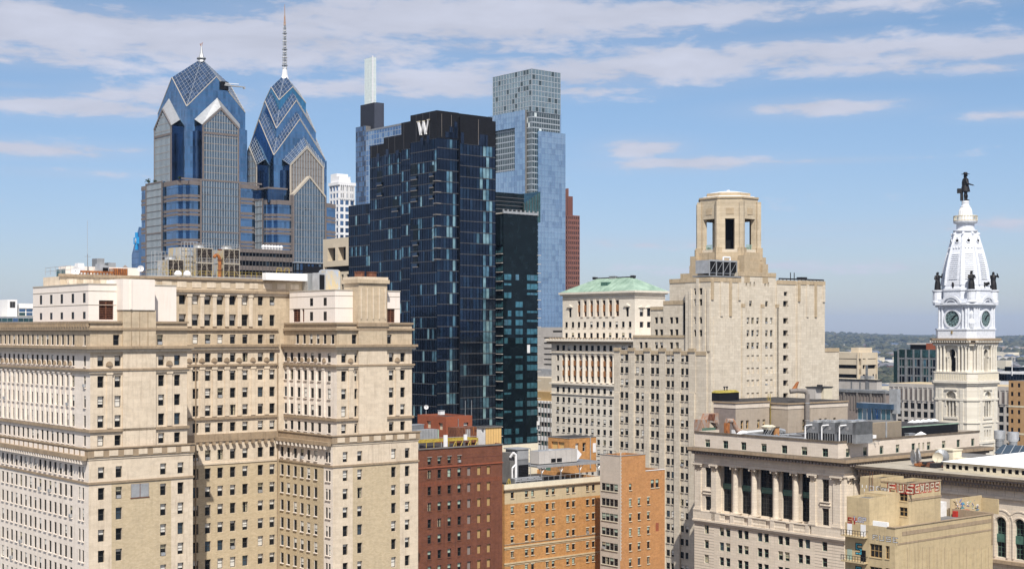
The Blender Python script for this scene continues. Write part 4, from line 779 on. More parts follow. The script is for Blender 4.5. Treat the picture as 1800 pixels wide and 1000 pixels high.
# B mid block
yb0, yb1 = B.Y(1211, 2.2), B.Y(1143, 2.2); yb2 = B.Y(1166, 2.2); zB = B.Z(540, 2, yb1); zB2 = B.Z(530, 2, yb2)
wB = [(B.Y(p, 2.2)-.65, B.Y(p, 2.2)+.65, B.Z(y, 2.2, yb0)-.95, B.Z(y, 2.2, yb0)+.85, S5) for p in (1180, 1189.5) for y in (562.5, 584)]+[(B.Y(1189.5, 2.2)-.6, B.Y(1189.5, 2.2)+.6, B.Z(533, 2.2, yb0)-.7, B.Z(533, 2.2, yb0)+.7, S5)]
B.block(2.2, 30, yb0, yb2, zc-.5, zB2, [], wB, DL, 'roof_grey')
B.block(2.4, 30, yb2+.01, yb1, zc-.5, zB, [], [(B.Y(p, 2.4)-.65, B.Y(p, 2.4)+.65, B.Z(y, 2.4, yb2)-.95, B.Z(y, 2.4, yb2)+.85, S5) for p in (1153.5, 1162.5) for y in (562.5, 584)], DL, 'roof_grey')
q.box(2.1, 2.25, yb0, yb2, zB2-1, zB2+.2, DS); q.box(2.2, 2.45, yb2+.02, yb1, zB-.8, zB+.15, DS); q.box(1.75, 2.2, B.Y(1206, 2), B.Y(1202.5, 2), zc, B.Z(532, 2, yb0), 'interior_dark')
# T2, T1 tower
y2a, y2b = B.Y(1209, 1), B.Y(1177, 3); zt1 = B.Z(488.5)
B.block(3, 34, 8, y2b, zc, B.Z(492, 3, y2b), [], [], DL, 'roof_grey'); B.block(5, 34, 6, B.Y(1196, 5), zc, B.Z(480.5, 5, 12), [], [], DS, 'roof_grey')
wT = [(B.Y(p)-.6, B.Y(p)+.6, B.Z(y, 0, 5)-.95, B.Z(y, 0, 5)+.85, S5) for p in (1222.5, 1232) for y in (512, 531, 562.5, 585)]
xb1, xm, xl_, xe = B.X(1302), B.X(1368), B.X(1402), B.X(1450)
B.block(0, xb1, 0, y2a, 0, zt1, [], wT, DL, 'roof_grey')
rM = [(B.Z(y, 18)-.95, B.Z(y, 18)+.8) for y in (563, 585, 607, 629, 651, 672.5, 695, 717)]; cM = [B.X(p, .9) for p in (1315, 1323.2, 1332, 1347.5, 1356)]
B.block(xb1+.01, xm, .9, 20, 0, B.Z(479, 15), wgrid(cM, rM, 1.15, 'sash:window_frame_dark:blind_white:deco_limestone')+wgrid([B.X(p, .9) for p in (1312, 1319, 1326, 1345, 1350.5)], [(B.Z(503, 16), B.Z(495, 16))], .55, 'open')+wgrid([B.X(1319.5, .9), B.X(1347.5, .9)], [(B.Z(538, 16), B.Z(528.5, 16))], 1.2, S5), [], DL, 'roof_grey')
rV = [(B.Z(y, 34)-.85, B.Z(y, 34)+.75) for y in (533.5, 563.5, 585, 607, 628.5, 651, 672.5, 695, 717)]
B.block(xm+.01, xl_, .5, 22, 0, B.Z(493.5, 30), wgrid([B.X(1381, .5)], rV, 2.2, 'open', rv=.9)+wgrid([B.X(1381, .5)], [(B.Z(520, 34), B.Z(513, 34))], 1.6, S5), [], DL, 'roof_grey')
B.block(xl_+.01, xe, 0, 24, 0, B.Z(493, 30), [], [], DL, 'roof_dark')
B.block(xe+.01, B.X(1474.5, 4), 4, 26, 0, B.Z(613, xe, 4), [], [], DL, 'roof_grey')
for z in rV: q.box(B.X(1381, .5)-1.15, B.X(1381, .5)+1.15, .35, .55, z[0]+.28, z[0]+.36, 'mullion_tan')
for (xa_, xb2, y_, zz) in ((-.12, xb1+.12, 0, zt1), (xb1, xm, .9, B.Z(479, 15)), (xm, xl_, .5, B.Z(493.5, 30)), (xl_, xe+.1, 0, B.Z(493, 30)), (xe, B.X(1474.5, 4)+.1, 4, B.Z(613, xe, 4))):
    q.box(xa_, xb2, y_-.14, y_+.02, zz-1.0, zz+.2, DS)
q.box(-.14, .02, 0, y2a, zt1-1.0, zt1+.2, DS); q.box(2.85, 3.02, 8, y2b, B.Z(492, 3, y2b)-1.0, B.Z(492, 3, y2b)+.2, DS)
# slim vertical fins and panels of the blank bays
for (xa_, xb2, zz, n) in ((0, xb1, zt1, 3), (xl_, xe, B.Z(493, 30), 3)):
    for k in range(n+1): xx = xa_+.6+(xb2-xa_-1.2)*k/n; q.box(xx-.45, xx+.45, -.3, .02, zz-10.5 if k % 3 else zz-6, zz-.2-.8*(k % 2), DL if k % 2 else DS)
    q.box(xa_+1.2, xb2-1.2, -.12, .02, 0, zz-11, DL)
for p in (1305.5, 1339.5, 1365): xx = B.X(p, .9); q.box(xx-.55, xx+.55, .5, .92, 0, B.Z(540, 15), DL); q.box(xx-.6, xx+.6, .4, .9, B.Z(540, 15), B.Z(534, 15), DS)
for p in (1238, 1227.3, 1246, 1214): yy = B.Y(p); q.box(-.3, .02, yy-.5, yy+.5, zA_, zt1-(3 if p != 1227.3 else 0), DL)
# stepped shoulders under the lantern and the lantern itself
cx, cy = 20.0, 11.5; OC = lambda r: [(cx+r*math.cos(math.pi/8+k*math.pi/4), cy+r*math.sin(math.pi/8+k*math.pi/4)) for k in range(8)]
Zc = lambda py: B.Z(py, cx, cy); la = B.mb('lantern')
la.prism(OC(10.6), zt1-2, Zc(461), DS); la.prism(OC(10.0), Zc(461), Zc(446), DS); la.prism(OC(9.2), Zc(446), Zc(441), DL)
for k in range(8): a = k*math.pi/4+math.pi/8; la.box(cx+10.2*math.cos(a)-1.2, cx+10.2*math.cos(a)+1.2, cy+10.2*math.sin(a)-1.2, cy+10.2*math.sin(a)+1.2, zt1-1, Zc(452 if k % 2 else 466), DS)
z0, z1, z2_ = Zc(441), Zc(388), Zc(353)
Rv = 8.9; th = 1.3
def octseg(mb, k, t0, t1, r0, r1, za, zb_, mat):
    """piece of the octagon wall on side k between run t0..t1 and radii r0..r1"""
    A = math.pi/8+k*math.pi/4; B2 = A+math.pi/4
    def pt(r, t): return (cx+r*(math.cos(A)*(1-t)+math.cos(B2)*t), cy+r*(math.sin(A)*(1-t)+math.sin(B2)*t))
    mb.prism([pt(r1, t0), pt(r1, t1), pt(r0, t1), pt(r0, t0)], za, zb_, mat)
for k in range(8):
    t_ = .17 if k % 2 else .30; octseg(la, k, 0, t_, Rv-th, Rv, z0, z1, 'lantern_stone'); octseg(la, k, 1-t_, 1, Rv-th, Rv, z0, z1, 'lantern_stone'); octseg(la, k, 0, 1, Rv-th, Rv, z1, z2_, 'lantern_stone')
    octseg(la, k, .34, .66, Rv-.35, Rv+.12, z1+1.2, z1+3.0, DS)
    A = math.pi/8+k*math.pi/4; px_, py_ = cx+(Rv+.15)*math.cos(A), cy+(Rv+.15)*math.sin(A)
    la.prism([(px_+.85*math.cos(A+j*math.pi/2), py_+.85*math.sin(A+j*math.pi/2)) for j in range(4)], z0-1, Zc(358), 'lantern_stone')
    la.prism([(px_+1.35*math.cos(A+j*math.pi/2), py_+1.35*math.sin(A+j*math.pi/2)) for j in range(4)], z0-3, z0+.5, DS)
la.prism(OC(Rv+.3), z2_, Zc(350), DS); la.prism(OC(Rv-1.0), Zc(350), Zc(348), 'roof_white'); la.prism(OC(Rv-2.2), Zc(348), Zc(342), DS); la.rings([[(x, y, Zc(342)) for x, y in OC(Rv-2.2)], [(x, y, Zc(338)) for x, y in OC(3.0)]], 'roof_white'); la.box(cx-.3, cx+.3, cy-.3, cy+.3, Zc(338), Zc(334.5), 'roof_white')
la.prism(OC(3.6), z0-.2, z1+.1, 'interior_dark')
for k in (4, 5, 6): pass
for k in (1, 3, 5, 7):
    for j in range(5): octseg(B.mb('lantern_railing'), k, .31+.075*j, .335+.075*j, Rv-.3, Rv-.2, z0, z0+1.2, 'verdigris')
    octseg(B.mb('lantern_railing'), k, .3, .7, Rv-.32, Rv-.18, z0+1.2, z0+1.35, 'verdigris')
B.done()
q = Small('cooling_tower', 'blue-grey cooling tower with four dark bays on the art deco shoulder', 'cooling tower', D, D.X(1247, 2.0), 2.0, zt1+.2); w = D.X(1295, 2)-D.X(1247, 2); h = D.Z(457.5, 5, 2)-zt1-.2
q.mb('deck').box(-1.5, w+.6, -1.2, 5, .2, .6, 'steel_grey'); q.mb('casing').box(-.2, w, .1, 5, 1.2, h, 'steel_grey'); q.mb('casing').box(-.25, -.2, .1, 5, 1.2, h, 'galvanised')
for k in range(4):
    q.mb('bays').box(w*(k+.08)/4, w*(k+.92)/4, -.02, .1, 1.5, h-.4, 'interior_dark'); q.mb('frame').tube((w*(k+.1)/4, -.05, 1.6), (w*(k+.9)/4, -.05, h-.5), .06, 'galvanised', 4)
for k in range(5): q.mb('frame').box(w*k/4-.12, w*k/4+.12, -.12, .1, .6, h, 'galvanised')
q.mb('frame').box(-.2, w+.1, -.15, .1, h-.35, h+.1, 'galvanised'); q.mb('pipe').path([(w*.6, 1, h), (w*.6, 1, h+1), (w*.85, 1, h+1), (w*.85, 1, h)], .25, 'white_paint', 7); q.mb('legs').box(-1, w, 0, .3, -.4, .2, 'steel_grey'); q.done()
q = Small('roof_truss', 'dark low steel frame along the right roof of the art deco tower', 'steel frame', D, D.X(1370, 3), 3, D.Z(493, 30)); w = D.X(1448, 3)-D.X(1370, 3)
q.mb('beam').box(0, w, 0, .3, .5, .9, 'dark_metal'); [q.mb('posts').box(w*k/12-.08, w*k/12+.08, 0, .2, 0, .9 if not 2 < k < 5 else 2.6, 'dark_metal') for k in range(13)]; q.mb('bundle').box(w*.5, w*.62, 0, 2, .6, 1.4, 'dark_metal'); q.done()
# ================================================================ LAND OFFICE (white, green roof)
B = Bld('office_building', 'white stone office building under a pale green copper hip roof', 'office building', 1116, 500); LT = B
MW = 'marble_white'; yu, xu = B.Y(989), B.X(1169); zt = B.Z(513.5)
S7 = 'sash:window_frame_dark:blind_white:marble_white'; ym = B.Y(1050)
tall = [B.Y(p) for p in (1018, 1028.7, 1040, 1050.8, 1061.8, 1073.2, 1084.8)]
rw = [B.Y(p) for p in (995.7, 1007, 1017.5, 1028, 1039.5, 1050.4, 1061.5, 1072.5, 1084, 1095.5, 1107.5)]
zz_ = lambda y: B.Z(y, 0, ym)
wL = [(c-.95, c+.95, zz_(556), zz_(528), 'multi:spandrel_brown', .7) for c in tall]+wgrid(rw, [(zz_(575.5), zz_(565.5)), (zz_(595), zz_(585))], 1.35, S7, rv=.18)+wgrid([B.Y(1002), B.Y(1102.5)], [(zz_(557), zz_(541))], 1.5, S7)
rR = [B.X(p) for p in (1128, 1140.8, 1153, 1164)]
B.block(0, xu, 0, yu, 95, zt, wgrid(rR, [(B.Z(575.5, 5), B.Z(565.5, 5)), (B.Z(556, 5), B.Z(541.5, 5))], 1.9, S7), wL, MW, 'roof_grey')
q = B.mb('cornice')
for (z0, z1, pr) in ((zt-.1, zt+.6, 1.1), (zt-.6, zt-.1, .7), (B.Z(523), B.Z(522), .25)): q.box(-pr, xu+pr, -pr, yu+pr, z0, z1, MW)
for c in (B.Y(1002), B.Y(1102.5)): q.prism([(-.5, c-1.6), (-.5, c+1.6), (0, c+1.6), (0, c-1.6)], zz_(539.5), zz_(538.5), MW); q.rings([[(-.5, c-1.5, zz_(538.5)), (-.5, c+1.5, zz_(538.5)), (-.5, c, zz_(534.8))], [(.05, c-1.5, zz_(538.5)), (.05, c+1.5, zz_(538.5)), (.05, c, zz_(534.8))]], MW)
for c in rR[:2]: q.rings([[(c-1.7, -.4, B.Z(540.5, 5)), (c+1.7, -.4, B.Z(540.5, 5)), (c, -.4, B.Z(537, 5))], [(c-1.7, .05, B.Z(540.5, 5)), (c+1.7, .05, B.Z(540.5, 5)), (c, .05, B.Z(537, 5))]], MW)
for c in tall:
    for z in (zz_(541.5),): q.box(.35, .72, c-.95, c+.95, z-1.3, z+1.2, 'spandrel_brown')
for a, c in zip(tall, tall[1:]): q.box(-.3, .02, (a+c)/2-.65, (a+c)/2+.65, zz_(557), zz_(526), MW)
rf = B.mb('roof'); e = .9; zr1 = B.Z(487, 8, 8); mx_ = xu/2; in_ = mx_+1.5
P_ = [(-e, -e, zt+.6), (xu+e, -e, zt+.6), (xu+e, yu+e, zt+.6), (-e, yu+e, zt+.6)]; r0, r1 = (mx_, in_, zr1), (mx_, yu-in_-2, zr1)
for f in ((P_[0], P_[1], r0), (P_[1], P_[2], r1, r0), (P_[2], P_[3], r1), (P_[3], P_[0], r0, r1)): rf.face(f, 'verdigris')
rf.tube(r0, r1, .3, 'dark_metal', 6)
for k in range(16):
    t = (k+.5)/16; yy = -e+(yu+2*e)*t; y2 = min(max(yy, in_), yu-in_-2); zz2 = zt+.6+(zr1-zt-.6)*.98*min(1, min(abs(yy+e)/(in_+e), abs(yu+e-yy)/(in_+2.9+0)) if not in_ < yy < yu-in_ else 1)
    if in_ < yy < yu-in_-2: rf.tube((-e, yy, zt+.72), (mx_, yy, zr1+.05), .07, 'verdigris', 4)
B.mb('skylight').box(2.6, 4.6, yu*.44, yu*.53, zt+.6+1.6, zt+.6+2.5+1.0, 'verdigris_dark'); 
# lower body
xf = -5.0; yl0 = B.Y(969.5, xf); ztl = B.Z(603, xf, 12); yz = B.Y(1030, xf); zq = lambda y: B.Z(y, xf, yz)
lc = [B.Y(p, xf) for p in (980.5, 990.6, 1000.2, 1010.2, 1020.6, 1031.2, 1041.2, 1052, 1062.7, 1073.6)]; dl = lc[8]-lc[9]; lc += [lc[9]-abs(dl)*k for k in range(1, 4)]
wl = wgrid(lc, [(zq(617), zq(607))], 1.5, S7, rv=.2)+wgrid(lc[:1], [(zq(634.5), zq(625)), (zq(652.5), zq(643)), (zq(671), zq(662))], 1.4, S7)+[(c-.95, c+.95, zq(671.5), zq(624.5), 'multi:spandrel_brown', .8) for c in lc[1:]]+wgrid(lc, [(zq(691), zq(681.5))]+[(zq(709+17.7*k), zq(699.5+17.7*k)) for k in range(9)], 1.45, S7, rv=.18)
B.block(xf, 25, -12, yl0, 0, ztl, [], wl, MW, 'roof_grey', reveal=.4)
for c in lc[1:]:
    for y in (638.5, 656.5): q.box(xf+.3, xf+.75, c-.95, c+.95, zq(y)-.95, zq(y)+.95, 'spandrel_brown')
for a, c in zip(lc[1:], lc[2:]): B.mb('columns').lathe(xf+.05, (a+c)/2, [(.75, zq(672)), (.62, zq(670)), (.58, zq(628)), (.85, zq(624))], MW, 10)
for (y0, y1, pr) in ((597.5, 600, 1.9), (600, 603.5, 1.3), (619, 621, .4), (674, 677, .7), (693, 694.5, .35), (595, 597.5, 1.6)): q.box(xf-pr, 24, -11, yl0+pr, zq(y1), zq(y0), MW if y0 != 600 else 'limestone_trim')
for k in range(34): q.box(xf-1.75, xf-1.2, yl0-.5-1.55*k, yl0-1.1-1.55*k, zq(595), zq(593.3), 'limestone_trim')
B.done()
for i, p in enumerate((1046, 1078, 1113)):
    q = Small('roof_vent', ('left', 'middle', 'right')[i]+' small vent on the green copper roof ridge', 'roof vent', LT, mx_, LT.Y(p, mx_), zr1, 'vents on the green copper roof'); q.mb('box').box(-.6, .6, -.8-.8*(i == 1), .8+.8*(i == 1), -.3, .5, 'galvanised' if i == 1 else 'dark_metal'); q.mb('cap').box(-.7, .7, -.9-.8*(i == 1), .9+.8*(i == 1), .5, .65, 'pale_aluminium'); q.done()
# ================================================================ BANK BUILDING WITH GIANT COLUMNS
B = Bld('bank_building', 'beige stone bank office block with giant columns and a deep dark cornice', 'bank building', 1484, 330); K = B
ST, RU, AT = 'bank_stone', 'bank_rusticated', 'attic_stone'
yl = B.Y(1220.5); xr = 58.5; z_at = B.Z(776, 0, 1.9); z_ct = B.Z(806.5); z_cb = B.Z(818); z_ar = B.Z(838); z_cb2 = B.Z(929); z_bl = B.Z(946)
S8 = 'cross:window_frame_green:blind_beige:attic_stone'; S9 = 'sash:window_frame_green:blind_beige:bank_stone'
la_ = [B.Y(p) for p in (1243, 1274.6, 1306.3, 1342, 1378, 1413, 1449.6)]; zA_ = lambda p, y0: B.Z(p, 0, B.Y(1449.6))
rt = [B.X(p, 1.9) for p in (1490.5, 1520.7, 1549.7, 1578, 1605.8, 1632.6, 1659, 1684.8, 1710.2)]
zt0, zt1_ = zA_(802.5, 0), zA_(788, 0)
B.block(0.15, xr, 1.9, yl, z_ct-.2, z_at, wgrid(rt, [(zt0, zt1_)], 1.5, S8)+wgrid([B.X(1615.7, 1.9), B.X(1623.2, 1.9)], [(zt0+.2, zt1_)], .7, S8), wgrid(la_, [(zt0, zt1_)], 1.75, S8), AT, 'roof_dark', parapet=.9, reveal=.35)
# base with paired windows
ps = [(1242, 1), (1268.6, 2), (1279.6, 2), (1300.7, 2), (1311.7, 2), (1335.7, 2), (1347, 2), (1372, 2), (1383.6, 2), (1407, 2), (1419.5, 2), (1449.6, 1)]
y9 = B.Y(1449.6); rb = [(B.Z(y+8, 0, y9), B.Z(y-8, 0, y9)) for y in (960, 988, 1016, 1044)]
rbR = [B.X(p) for p in (1500, 1530, 1560)]
B.block(0, xr, 0, yl, 0, z_bl, wgrid(rbR, rb, 1.6, S9), wgrid([B.Y(p) for p, k in ps], rb, 1.5, S9), ST, 'roof_grey', reveal=.4, zL=[(0, B.Y(1432), 0, 70, RU), (B.Y(1255), yl, 0, 70, RU)])
# frieze over the columns
fz = [(c-.75, c+.75, z_ar+1.3, z_ar+3.1, 'cross:window_frame_green', .3) for c in la_]
B.block(0, xr, 0, yl, z_ar, z_cb, [], fz, ST, 'roof_grey')
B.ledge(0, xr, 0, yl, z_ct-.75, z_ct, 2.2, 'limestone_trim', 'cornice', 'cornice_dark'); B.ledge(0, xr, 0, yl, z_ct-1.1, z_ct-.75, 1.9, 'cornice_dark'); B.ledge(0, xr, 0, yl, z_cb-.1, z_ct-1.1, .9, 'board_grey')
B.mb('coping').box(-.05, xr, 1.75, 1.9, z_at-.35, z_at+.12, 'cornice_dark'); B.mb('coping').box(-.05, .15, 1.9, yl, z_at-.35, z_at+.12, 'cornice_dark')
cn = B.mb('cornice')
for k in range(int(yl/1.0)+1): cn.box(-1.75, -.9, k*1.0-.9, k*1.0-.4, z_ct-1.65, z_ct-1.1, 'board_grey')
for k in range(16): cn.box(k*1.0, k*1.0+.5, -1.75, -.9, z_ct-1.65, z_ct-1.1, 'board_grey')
B.ledge(0, xr, 0, yl, z_ar-.1, z_ar+.25, .35, ST); B.ledge(0, xr, 0, yl, z_ar+.7, z_ar+.85, .15, ST)
# end bays and the deep colonnade between
ya_, yb_ = B.Y(1434), B.Y(1257.5)
e1 = [(B.Y(1457), B.Y(1445), z_cb2+.2, B.Z(893, 0, y9), 'multi:window_frame_dark:blind_beige', .5), (B.Y(1457), B.Y(1445), B.Z(882, 0, y9), B.Z(842, 0, y9), 'multi:window_frame_dark:blind_beige', .5)]
y8 = B.Y(1244.5); e2 = [(B.Y(1249.7), B.Y(1239.5), z_cb2+.2, B.Z(872, 0, y8), 'multi:window_frame_dark:blind_beige', .5), (B.Y(1249.7), B.Y(1239.5), B.Z(856, 0, y8), B.Z(821, 0, y8), 'multi:window_frame_dark:blind_beige', .5)]
B.facade('L', 0, 0, ya_, z_bl, z_ar, e1, ST); B.facade('L', 0, yb_, yl, z_bl, z_ar, e2, ST)
back = 2.4; bays = [(1270.5, 1286), (1303.5, 1320), (1335.5, 1358), (1374.5, 1392.5), (1408.8, 1426.5)]
by = [(B.Y(q_, back), B.Y(p_, back)) for p_, q_ in bays]; zm = (z_cb2+z_ar)/2
B.facade('L', back, ya_, yb_, z_cb2-.5, z_ar, [(a, c, z_cb2+.1, z_ar-.2, 'multi:window_frame_dark:blind_beige', .6) for a, c in by], ST)
w_ = B.mb('wall'); w_.box(0, back, ya_-.01, ya_+.02, z_bl, z_ar, ST); w_.box(0, back, yb_-.02, yb_+.01, z_bl, z_ar, ST); w_.box(.1, back, ya_, yb_, z_bl, z_cb2-.45, ST); w_.box(.0, back, ya_, yb_, z_ar-.05, z_ar+.02, 'limestone_trim')
for a, c in by: B.mb('spandrels').box(back+.1, back+.55, a, c, zm-.2, zm+1.2, 'verdigris_dark')
for a, c in by: B.mb('spandrels').box(back+.05, back+.65, a, c, zm+.3, zm+.6, 'window_frame_green')
# R face upper wall
B.facade('R', 0, 0, xr, z_bl, z_ar, [(B.X(1496), B.X(1502), z_cb2+5, z_ar-.5, 'multi:window_frame_green:blind_beige', .5)], ST)
def column(mb, x, y, r, z0, z1, square=False):
    f = (lambda rr, a, c: mb.box(x-rr, x+rr, y-rr, y+rr, a, c, ST)) if square else (lambda rr, a, c: mb.lathe(x, y, [(rr, a), (rr, c)], ST, 20))
    mb.box(x-r*1.3, x+r*1.3, y-r*1.3, y+r*1.3, z0, z0+.35, ST); f(r*1.18, z0+.35, z0+.8)
    if square: mb.box(x-r, x+r, y-r, y+r, z0+.8, z1-1.9, ST)
    else:
        n = 40; mb.rings([[(x+(rr*(1 if j % 2 else .94))*math.cos(2*math.pi*j/n), y+(rr*(1 if j % 2 else .94))*math.sin(2*math.pi*j/n), zz) for j in range(n)] for rr, zz in ((r, z0+.8), (r*.99, z0+4), (r*.86, z1-1.9))], ST)
    h = 1.65
    for lv_, (ra, rb2) in enumerate(((.98, 1.4), (1.02, 1.6))):
        for j in range(8):
            a = 2*math.pi*(j+.5*lv_)/8; cx_, cy_ = math.cos(a), math.sin(a); za = z1-1.9+lv_*.62
            mb.rings([[(x+cx_*r*ra-cy_*s1, y+cy_*r*ra+cx_*s1, za), (x+cx_*r*ra-cy_*s2, y+cy_*r*ra+cx_*s2, za), (x+cx_*r*rb2-cy_*s2*.7, y+cy_*r*rb2+cx_*s2*.7, za+.62), (x+cx_*r*rb2-cy_*s1*.7, y+cy_*r*rb2+cx_*s1*.7, za+.62)] for s1, s2 in ((-.26, -.2), (.26, .2))], ST)
    f(r*.86, z1-1.9, z1-.4)
    for sx in (-1, 1):
        for sy in (-1, 1): mb.sphere((x+sx*r*1.3, y+sy*r*1.3, z1-.6), .3, ST, 6)
    mb.box(x-r*1.6, x+r*1.6, y-r*1.6, y+r*1.6, z1-.35, z1-.02, ST)
def part_obj(Bx, name, fn):
    m_ = MB(); fn(m_); return m_.obj(name, Bx.e)
for p in (1293.5, 1326.5, 1364.5, 1399.5):
    yy = B.Y(p, .95); part_obj(B, 'column', lambda m_: column(m_, .85, yy, .70, z_cb2, z_ar)); w_.box(back-.35, back+.02, yy-.8, yy+.8, z_cb2, z_ar, ST)
for p in (1260, 1433.5): yy = B.Y(p, .8); part_obj(B, 'pilaster', lambda m_: column(m_, .45, yy, .85, z_cb2, z_ar, True))
for p in (1227.8, 1472): yy = B.Y(p, 0); part_obj(B, 'pilaster', lambda m_: column(m_, .75, yy if p > 1300 else yy, 1.05, z_cb2, z_ar, True))
for p in (1490, 1508): part_obj(B, 'pilaster', lambda m_: column(m_, B.X(p)+(.9 if p == 1490 else 0), .75, .9, z_cb2, z_ar, True))
B.ledge(0, xr, 0, yl, z_bl-.45, z_bl, .7, ST, 'balcony_ledge'); B.ledge(0, xr, 0, yl, z_bl-1.0, z_bl-.45, .4, ST, 'balcony_ledge')
bl_ = B.mb('balustrade'); bl_.box(-.55, -.1, -.3, yl, z_cb2-.25, z_cb2, ST)
for (a, c) in ((-.3, B.Y(1427, -.3)), (B.Y(1266, -.3), yl)): bl_.box(-.5, -.05, a, c, z_bl, z_cb2-.25, ST)
for k, (a, c) in enumerate(by):
    bl_.box(-.5, -.05, c+.1, c+1.3, z_bl, z_cb2-.25, ST)
    for j in range(12): yy = a-.2+(c-a+.4)*(j+.5)/12; bl_.lathe(-.3, yy, [(.1, z_bl), (.16, z_bl+.5), (.08, z_bl+1.0), (.13, z_cb2-.3)], ST, 6)
bl_.box(-.5, -.05, by[-1][0]-1.6, by[-1][0]-.4, z_bl, z_cb2-.25, ST)
for a in ((B.Y(1459), B.Y(1443), 893), (B.Y(1251), B.Y(1237), 872)):
    zz = B.Z(a[2], 0, (a[0]+a[1])/2); w_.box(-.45, 0, a[0]-.2, a[1]+.2, zz+1.35, zz+1.6, ST); [w_.sphere((-.05, a[0]+(a[1]-a[0])*j/7, zz+.75), .32, ST, 6) for j in range(8)]
B.done(); zrk = z_at-.9
# penthouse on the bank roof
PP = 9.0; y1 = K.Y(1293, PP)
q = Bld('rooftop_block', 'plain tan rendered rooftop block with small yellow framed windows behind the bank attic', 'rooftop block', at=K.wpt(PP, y1)[:2])
zp = q.Z(707); S10 = 'sash:plywood_yellow:blind_beige:attic_stone'
xm_ = q.X(1352); zwa, zwb = q.Z(753, 6), q.Z(738, 6)
q.block(0, xm_, 0, q.Y(1254.5), zrk, zp, wgrid([q.X(1304.5), q.X(1314), q.X(1333.5), q.X(1343)], [(zwa, zwb)], 1.1, S10), [], 'rooftop_render', 'roof_dark', matL='board_grey')
q2_ = xm_+.01; yv = -5.5; xc2 = q.X(1404, yv)
q.block(q2_+1, q.X(1490, yv), yv, 20, zrk, q.Z(708, xc2, yv), [(q.X(p, yv)-.55, q.X(p, yv)+.55, q.Z(757, xc2, yv), q.Z(737+(p > 1400)*.5, xc2, yv), S10) for p in (1413, 1442, 1451, 1467)], [], 'rooftop_render', 'roof_dark')
q.ledge(0, xm_, 0, q.Y(1254.5), zp-.3, zp+.1, .35, 'limestone_trim', 'cornice', 'roof_dark'); q.ledge(0, xm_, 0, q.Y(1254.5), zp-1.6, zp-.5, .12, 'attic_stone'); zz = q.Z(708, xc2, yv); q.ledge(q2_+1, q.X(1490, yv), yv, 20, zz-.3, zz+.12, .4, 'limestone_trim', 'cornice', 'roof_dark'); q.ledge(q2_+1, q.X(1490, yv), yv, 20, zz-1.5, zz-.5, .12, 'attic_stone'); q.done(); PH = q; zph = zz
def rooft(name, label, cat, px, y, z, grp=None, Bx=None):
    Bx = Bx or K; x = Bx.X(px, y)
    if x < 2.5: x = 2.5; y = Bx.Y(px, x)
    return Small(name, label, cat, Bx, x, y, z, grp)
yT_ = y1+5.5
q = rooft('roof_tank', 'dark banded rooftop tank house with mossy yellow top beside the limestone tower', 'tank', 1264, yT_, zp); w = K.X(1299, yT_)-K.X(1264, yT_); h1 = K.Z(690, 12, yT_)-zp
q.mb('wall').box(0, w, 0, 2.6, 0, h1, 'black_panel'); q.mb('roof').rings([[(-.2, -.2, h1), (w+.2, -.2, h1), (w+.2, 2.8, h1), (-.2, 2.8, h1)], [(.6, .6, h1+.6), (w-.6, .6, h1+.6), (w-.6, 2.2, h1+.6), (.6, 2.2, h1+.6)]], 'moss'); [q.mb('vents').lathe(w*.45+k*1.0, 1.3, [(.15, h1+.5), (.15, h1+1.2), (.3, h1+1.3), (.3, h1+1.6)], 'dark_metal', 8) for k in (0, 1)]; q.done()
yq = K.Y(1420, 20); q = rooft('pale_roof_hut', 'small cream hut with black roof behind the tan rooftop block', 'hut', 1448, y1+3, zph); w = K.X(1463, y1+3)-K.X(1448, y1+3); h1 = K.Z(685.5, 22, y1+3)-zph
q.mb('wall').box(0, w, 0, 4, 0, h1, 'roof_cream'); q.mb('wall').box(-2.6, 0, .8, 4, 0, h1, 'concrete_pale'); q.mb('roof').box(-2.8, w+.2, -.2, 4.2, h1, h1+.25, 'dark_metal'); q.mb('roof').box(-.5, .8, 1, 2, h1+.25, h1+.8, 'dark_metal'); q.done()
q = rooft('ladder', 'yellow caged ladder on the wall of the tan rooftop block', 'ladder', 1353, 28, zrk); xq_ = PP+q2_+.7; q.e.location = K.wpt(xq_, K.Y(1353, xq_), zrk); q.e.rotation_euler[2] -= math.pi/2; zl_ = K.Z(697, 12, 28)-zrk
for sx in (-.3, .3): q.mb('rails').tube((sx, 0, 1), (sx, 0, zl_), .06, 'yellow_steel', 4)
for k in range(int(zl_/.45)): q.mb('rungs').tube((-.3, 0, 1+.45*k), (.3, 0, 1+.45*k), .035, 'yellow_steel', 4)
for k in range(2, int(zl_/1.2)): q.mb('cage').path([(-.4, 0, 1.2*k), (-.4, -.7, 1.2*k), (.4, -.7, 1.2*k), (.4, 0, 1.2*k)], .04, 'yellow_steel', 4)
for sx in (-.35, 0, .35): q.mb('cage').tube((sx, -.7, 2.4), (sx, -.7, zl_-.5), .03, 'yellow_steel', 4)
q.done()
q = rooft('exhaust_pipe', 'fat brown exhaust pipe climbing the tan rooftop block and bending left', 'pipe', 1419, y1-6.6, zrk); hh = K.Z(700, 15, 14)-zrk
